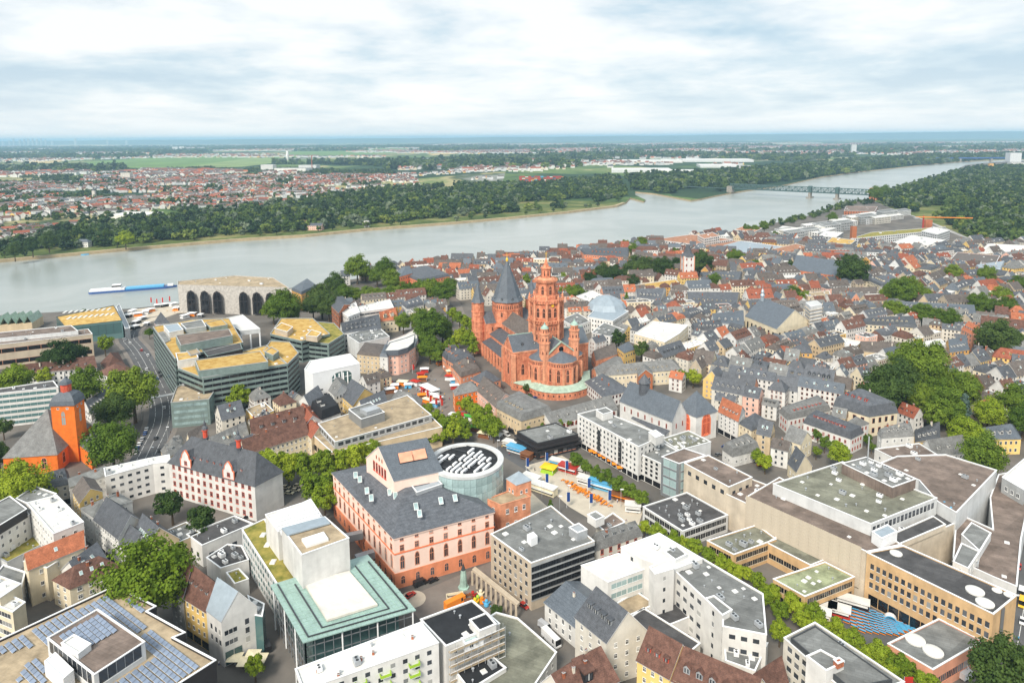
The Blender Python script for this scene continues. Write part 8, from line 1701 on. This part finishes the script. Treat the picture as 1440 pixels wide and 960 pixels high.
# gate tower house, kiosks by the river
T,q2_,o_ = H('gate_tower','small white gate tower with steep slate roof on the river square','tower',[(217,452),(219,455),(238,453),(234,448)],9,'pyr','wall_white','slate','ab',9,fl=2,sp=4,win='std:frame_red',indiv=True)
for i,(x_,y_) in enumerate([(186,440),(194,444),(200,450),(192,455),(205,441),(212,438),(222,432),(232,431),(244,430),(248,436),(206,458),(190,462),(260,447),(270,444),(282,446),(180,446)]): stall(x_,y_,r.uniform(5,9),r.uniform(4,6),3.2,'cloth_white','paint_'+('white','orange','grey','black')[i%4],'white tent with %s front on the river square' % ('white','orange','grey','black')[i%4],r.uniform(0,2),'tents on the river square','river_tent')
# blue roof sculpture
p = U(1333,722,HT(1219,778,846)-2); b = MB(); zr = HT(1219,778,846)-3+.45
for k in range(7): a0_ = k*.9; b.bar((0,0,.2),(2.4*math.cos(a0_),2.4*math.sin(a0_),1.5+(k%3)*1.6),.7,'paint_skyblue')
tag(b.build('roof_sculpture',loc=(p.x,p.y,zr)),'bright blue spiky sculpture on the stepped store roof','sculpture')
# ------------------------------------------------------------------ boats and far bank houses
a_, c_ = U(131,411,-3), U(249,402,-3); d_ = (c_-a_); Lb = d_.length; T = thing('cargo_barge','long blue cargo barge with white wheelhouse on the river','barge',(a_.x,a_.y,-4),rz=math.atan2(d_.y,d_.x)); w_ = 6
b = MB(); P_ = [(0,-w_),(Lb-12,-w_),(Lb,0),(Lb-12,w_),(0,w_),(-4,w_*.6),(-4,-w_*.6)]; b.prism(P_,-.8,2.2,'paint_blue'); b.build('hull',T); b = MB(); b.box(34,-w_+.8,2.21,Lb-14,w_-.8,4.0,'paint_skyblue'); b.build('cargo_hold',T); b = MB(); b.prism([(-3,-5),(33,-5.4),(33,5.4),(-3,5)],2.21,4.4,'paint_white'); b.build('superstructure',T); b = MB(); b.box(20,-4,4.41,29,4,8.4,'paint_white'); wh_ = b.build('wheelhouse',T); b = MB(); b.box(19.9,-4.1,6,29.1,4.1,7.6,'glass_dark'); b.build('wheelhouse_windows',wh_); b = MB(); b.box(Lb-10,-3,2.21,Lb-4,3,4.2,'paint_white'); b.build('foredeck_house',T)
for (x0,y0,x1,y1,lb,c1) in [(91,359.5,125,358,'pair of white and blue boats moored below the boathouse','paint_skyblue'),(161,353.5,201,350.5,'white passenger boat moored at the far bank','paint_white'),(552,319,558,318.5,'small white launch at the far bank jetty','paint_white'),(536,322.5,544,321.5,'low grey work boat by the far bank','paint_grey')]:
    a_, c_ = U(x0,y0,-4), U(x1,y1,-4); d_ = c_-a_; Lb = d_.length; T = thing('moored_boat',lb,'boat',(a_.x,a_.y,-4),rz=math.atan2(d_.y,d_.x)); b = MB(); b.prism([(0,-2.8),(Lb*.85,-2.8),(Lb,0),(Lb*.85,2.8),(0,2.8)],-.4,1.6,c1); b.build('hull',T); b = MB(); b.box(Lb*.15,-2,1.61,Lb*.7,2,3.8,'paint_white'); cb_ = b.build('cabin',T); b = MB(); b.box(Lb*.17,-2.06,2.4,Lb*.68,2.06,3.2,'glass_dark'); b.build('cabin_window',cb_)
for (x0,x1,yb,h_,dp,wl,rf,rk,lb) in [(107,124,348,9,10,'wall_white','slate_blue','hip','white boathouse on a red base at the far bank'),(126,143,344,5,8,'wall_white','zinc','hip','low white annex beside the far boathouse'),(432,452,324,9,16,'wall_pink','slate','gable','pale pink inn with slate roof at the far bank'),(428,436,321,13,9,'wall_brick','tile_brown','hip','red brick wing beside the pink inn'),(512,518,320,12,8,'wall_offwhite','flat_grey','flat','small pale pumping tower at the far bank jetty')]:
    p, q_ = U(x0,yb), U(x1,yb); dd_ = (q_-p).normalized(); nn = Vector((-dd_.y,dd_.x)); H('bank_house',lb,'house',None,h_,rk,wl,rf,'ab',4,world=[p,q_,q_+nn*dp,p+nn*dp],fl=2,sp=3.4,indiv=False)
ccol = ['paint_red','paint_blue','paint_red','paint_orange','paint_skyblue','paint_grey','paint_red','paint_white']
for i in range(60):
    x_ = 732+(i%15)*4.3; y_ = 256-(i//15)*2.2; p = U(x_,y_); T = mk('shipping_container',shared('shipping_container|'+ccol[i%8 if i%3 else 0],lambda b: (b.box(-6,-2.5,0,6,2.5,2.6 if i%2 else 5.2,ccol[i%8 if i%3 else 0]))),None,(p.x,p.y,0),rz=.1); tag(T,ccol[i%8 if i%3 else 0][6:]+' stacked shipping container in the harbour yard','container','harbour containers')
# white steam plume over the paper works
v = U(405,238); b = crown_mesh('steam',77,14,24,.3,'leaf_far'); mat('steam_white',(.9,.9,.9),1,.02,rnd_amt=0); b.materials[0] = MT['steam_white']; o_ = mk('steam_plume',b,None,(v.x,v.y,75),kind='stuff',sc=(8,8,34)); o_['label'] = 'white steam plume rising from the paper works'; o_['category'] = 'steam'
# ------------------------------------------------------------------ people on the squares
def person_mesh(shirt, trous):
    def f(b):
        rings = {'l':[(.09,0),(.07,.1),(.085,.45),(.11,.85)]}
        for s in (-1,1): b.lathe(s*.1,0,[(.075,0),(.065,.1),(.075,.45),(.11,.88)],7,trous)
        b.lathe(0,0,[(.17,.84),(.19,.95),(.17,1.1),(.21,1.38),(.10,1.48),(.06,1.5),(.06,1.55)],9,shirt)
        for s in (-1,1): b.bar((s*.22,0,1.4),(s*.30,.05,1.1),.1,shirt); b.bar((s*.30,.05,1.1),(s*.27,-.1,.84),.075,'skin')
        b.lathe(0,0,[(.05,1.5),(.095,1.58),(.105,1.66),(.10,1.72)],9,'skin'); b.lathe(0,.01,[(.108,1.68),(.10,1.76),(.05,1.8),(0,1.805)],9,'hair')
    return shared('person|'+shirt+trous,f)
pc = [('cloth_red','cloth_darkblue','red top and dark trousers'),('cloth_white','cloth_darkblue','white top and dark trousers'),('cloth_black','cloth_grey','black top and grey trousers'),('cloth_skyblue','cloth_black','light blue top and black trousers'),('cloth_yellow','cloth_grey','yellow top and grey trousers')]
spots = [(735,640),(742,668),(752,662),(758,680),(765,676),(744,650),(786,690),(805,684),(815,676),(836,700),(845,706),(868,706),(610,545),(618,548),(625,556),(632,562),(640,568),(606,530),(612,536),(622,580),(634,584),(645,594),(655,606),(700,622),(706,630),(716,640),(1395,925),(1402,928),(1432,900),(1428,915),(300,920),(308,935),(560,872),(690,856),(235,438),(246,440),(262,440),(300,444),(205,448),(575,552),(584,556),(590,550),(240,610)]
for i,(x_,y_) in enumerate(spots):
    s_,t_,w_ = pc[i%5]; p = U(x_,y_); o_ = mk('person',person_mesh(s_,t_),None,(p.x,p.y,.04),rz=r.uniform(0,6.28)); tag(o_,'person in %s walking across the paving' % w_,'person','passers-by on the squares')
# ------------------------------------------------------------------ haze
HAZE = 5.5e-5
m = bpy.data.materials.new('haze'); m.use_nodes = True; t = m.node_tree; t.nodes.clear()
pv = N('ShaderNodeVolumePrincipled', t); pv.inputs['Color'].default_value = (.46,.72,.95,1); pv.inputs['Density'].default_value = HAZE; pv.inputs['Anisotropy'].default_value = 0.0
ou = N('ShaderNodeOutputMaterial', t); t.links.new(pv.outputs[0], ou.inputs['Volume']); MT['haze'] = m
b = MB(); b.box(-80000,-3000,-8,80000,76000,275,'haze'); b.build('haze', kind='stuff')
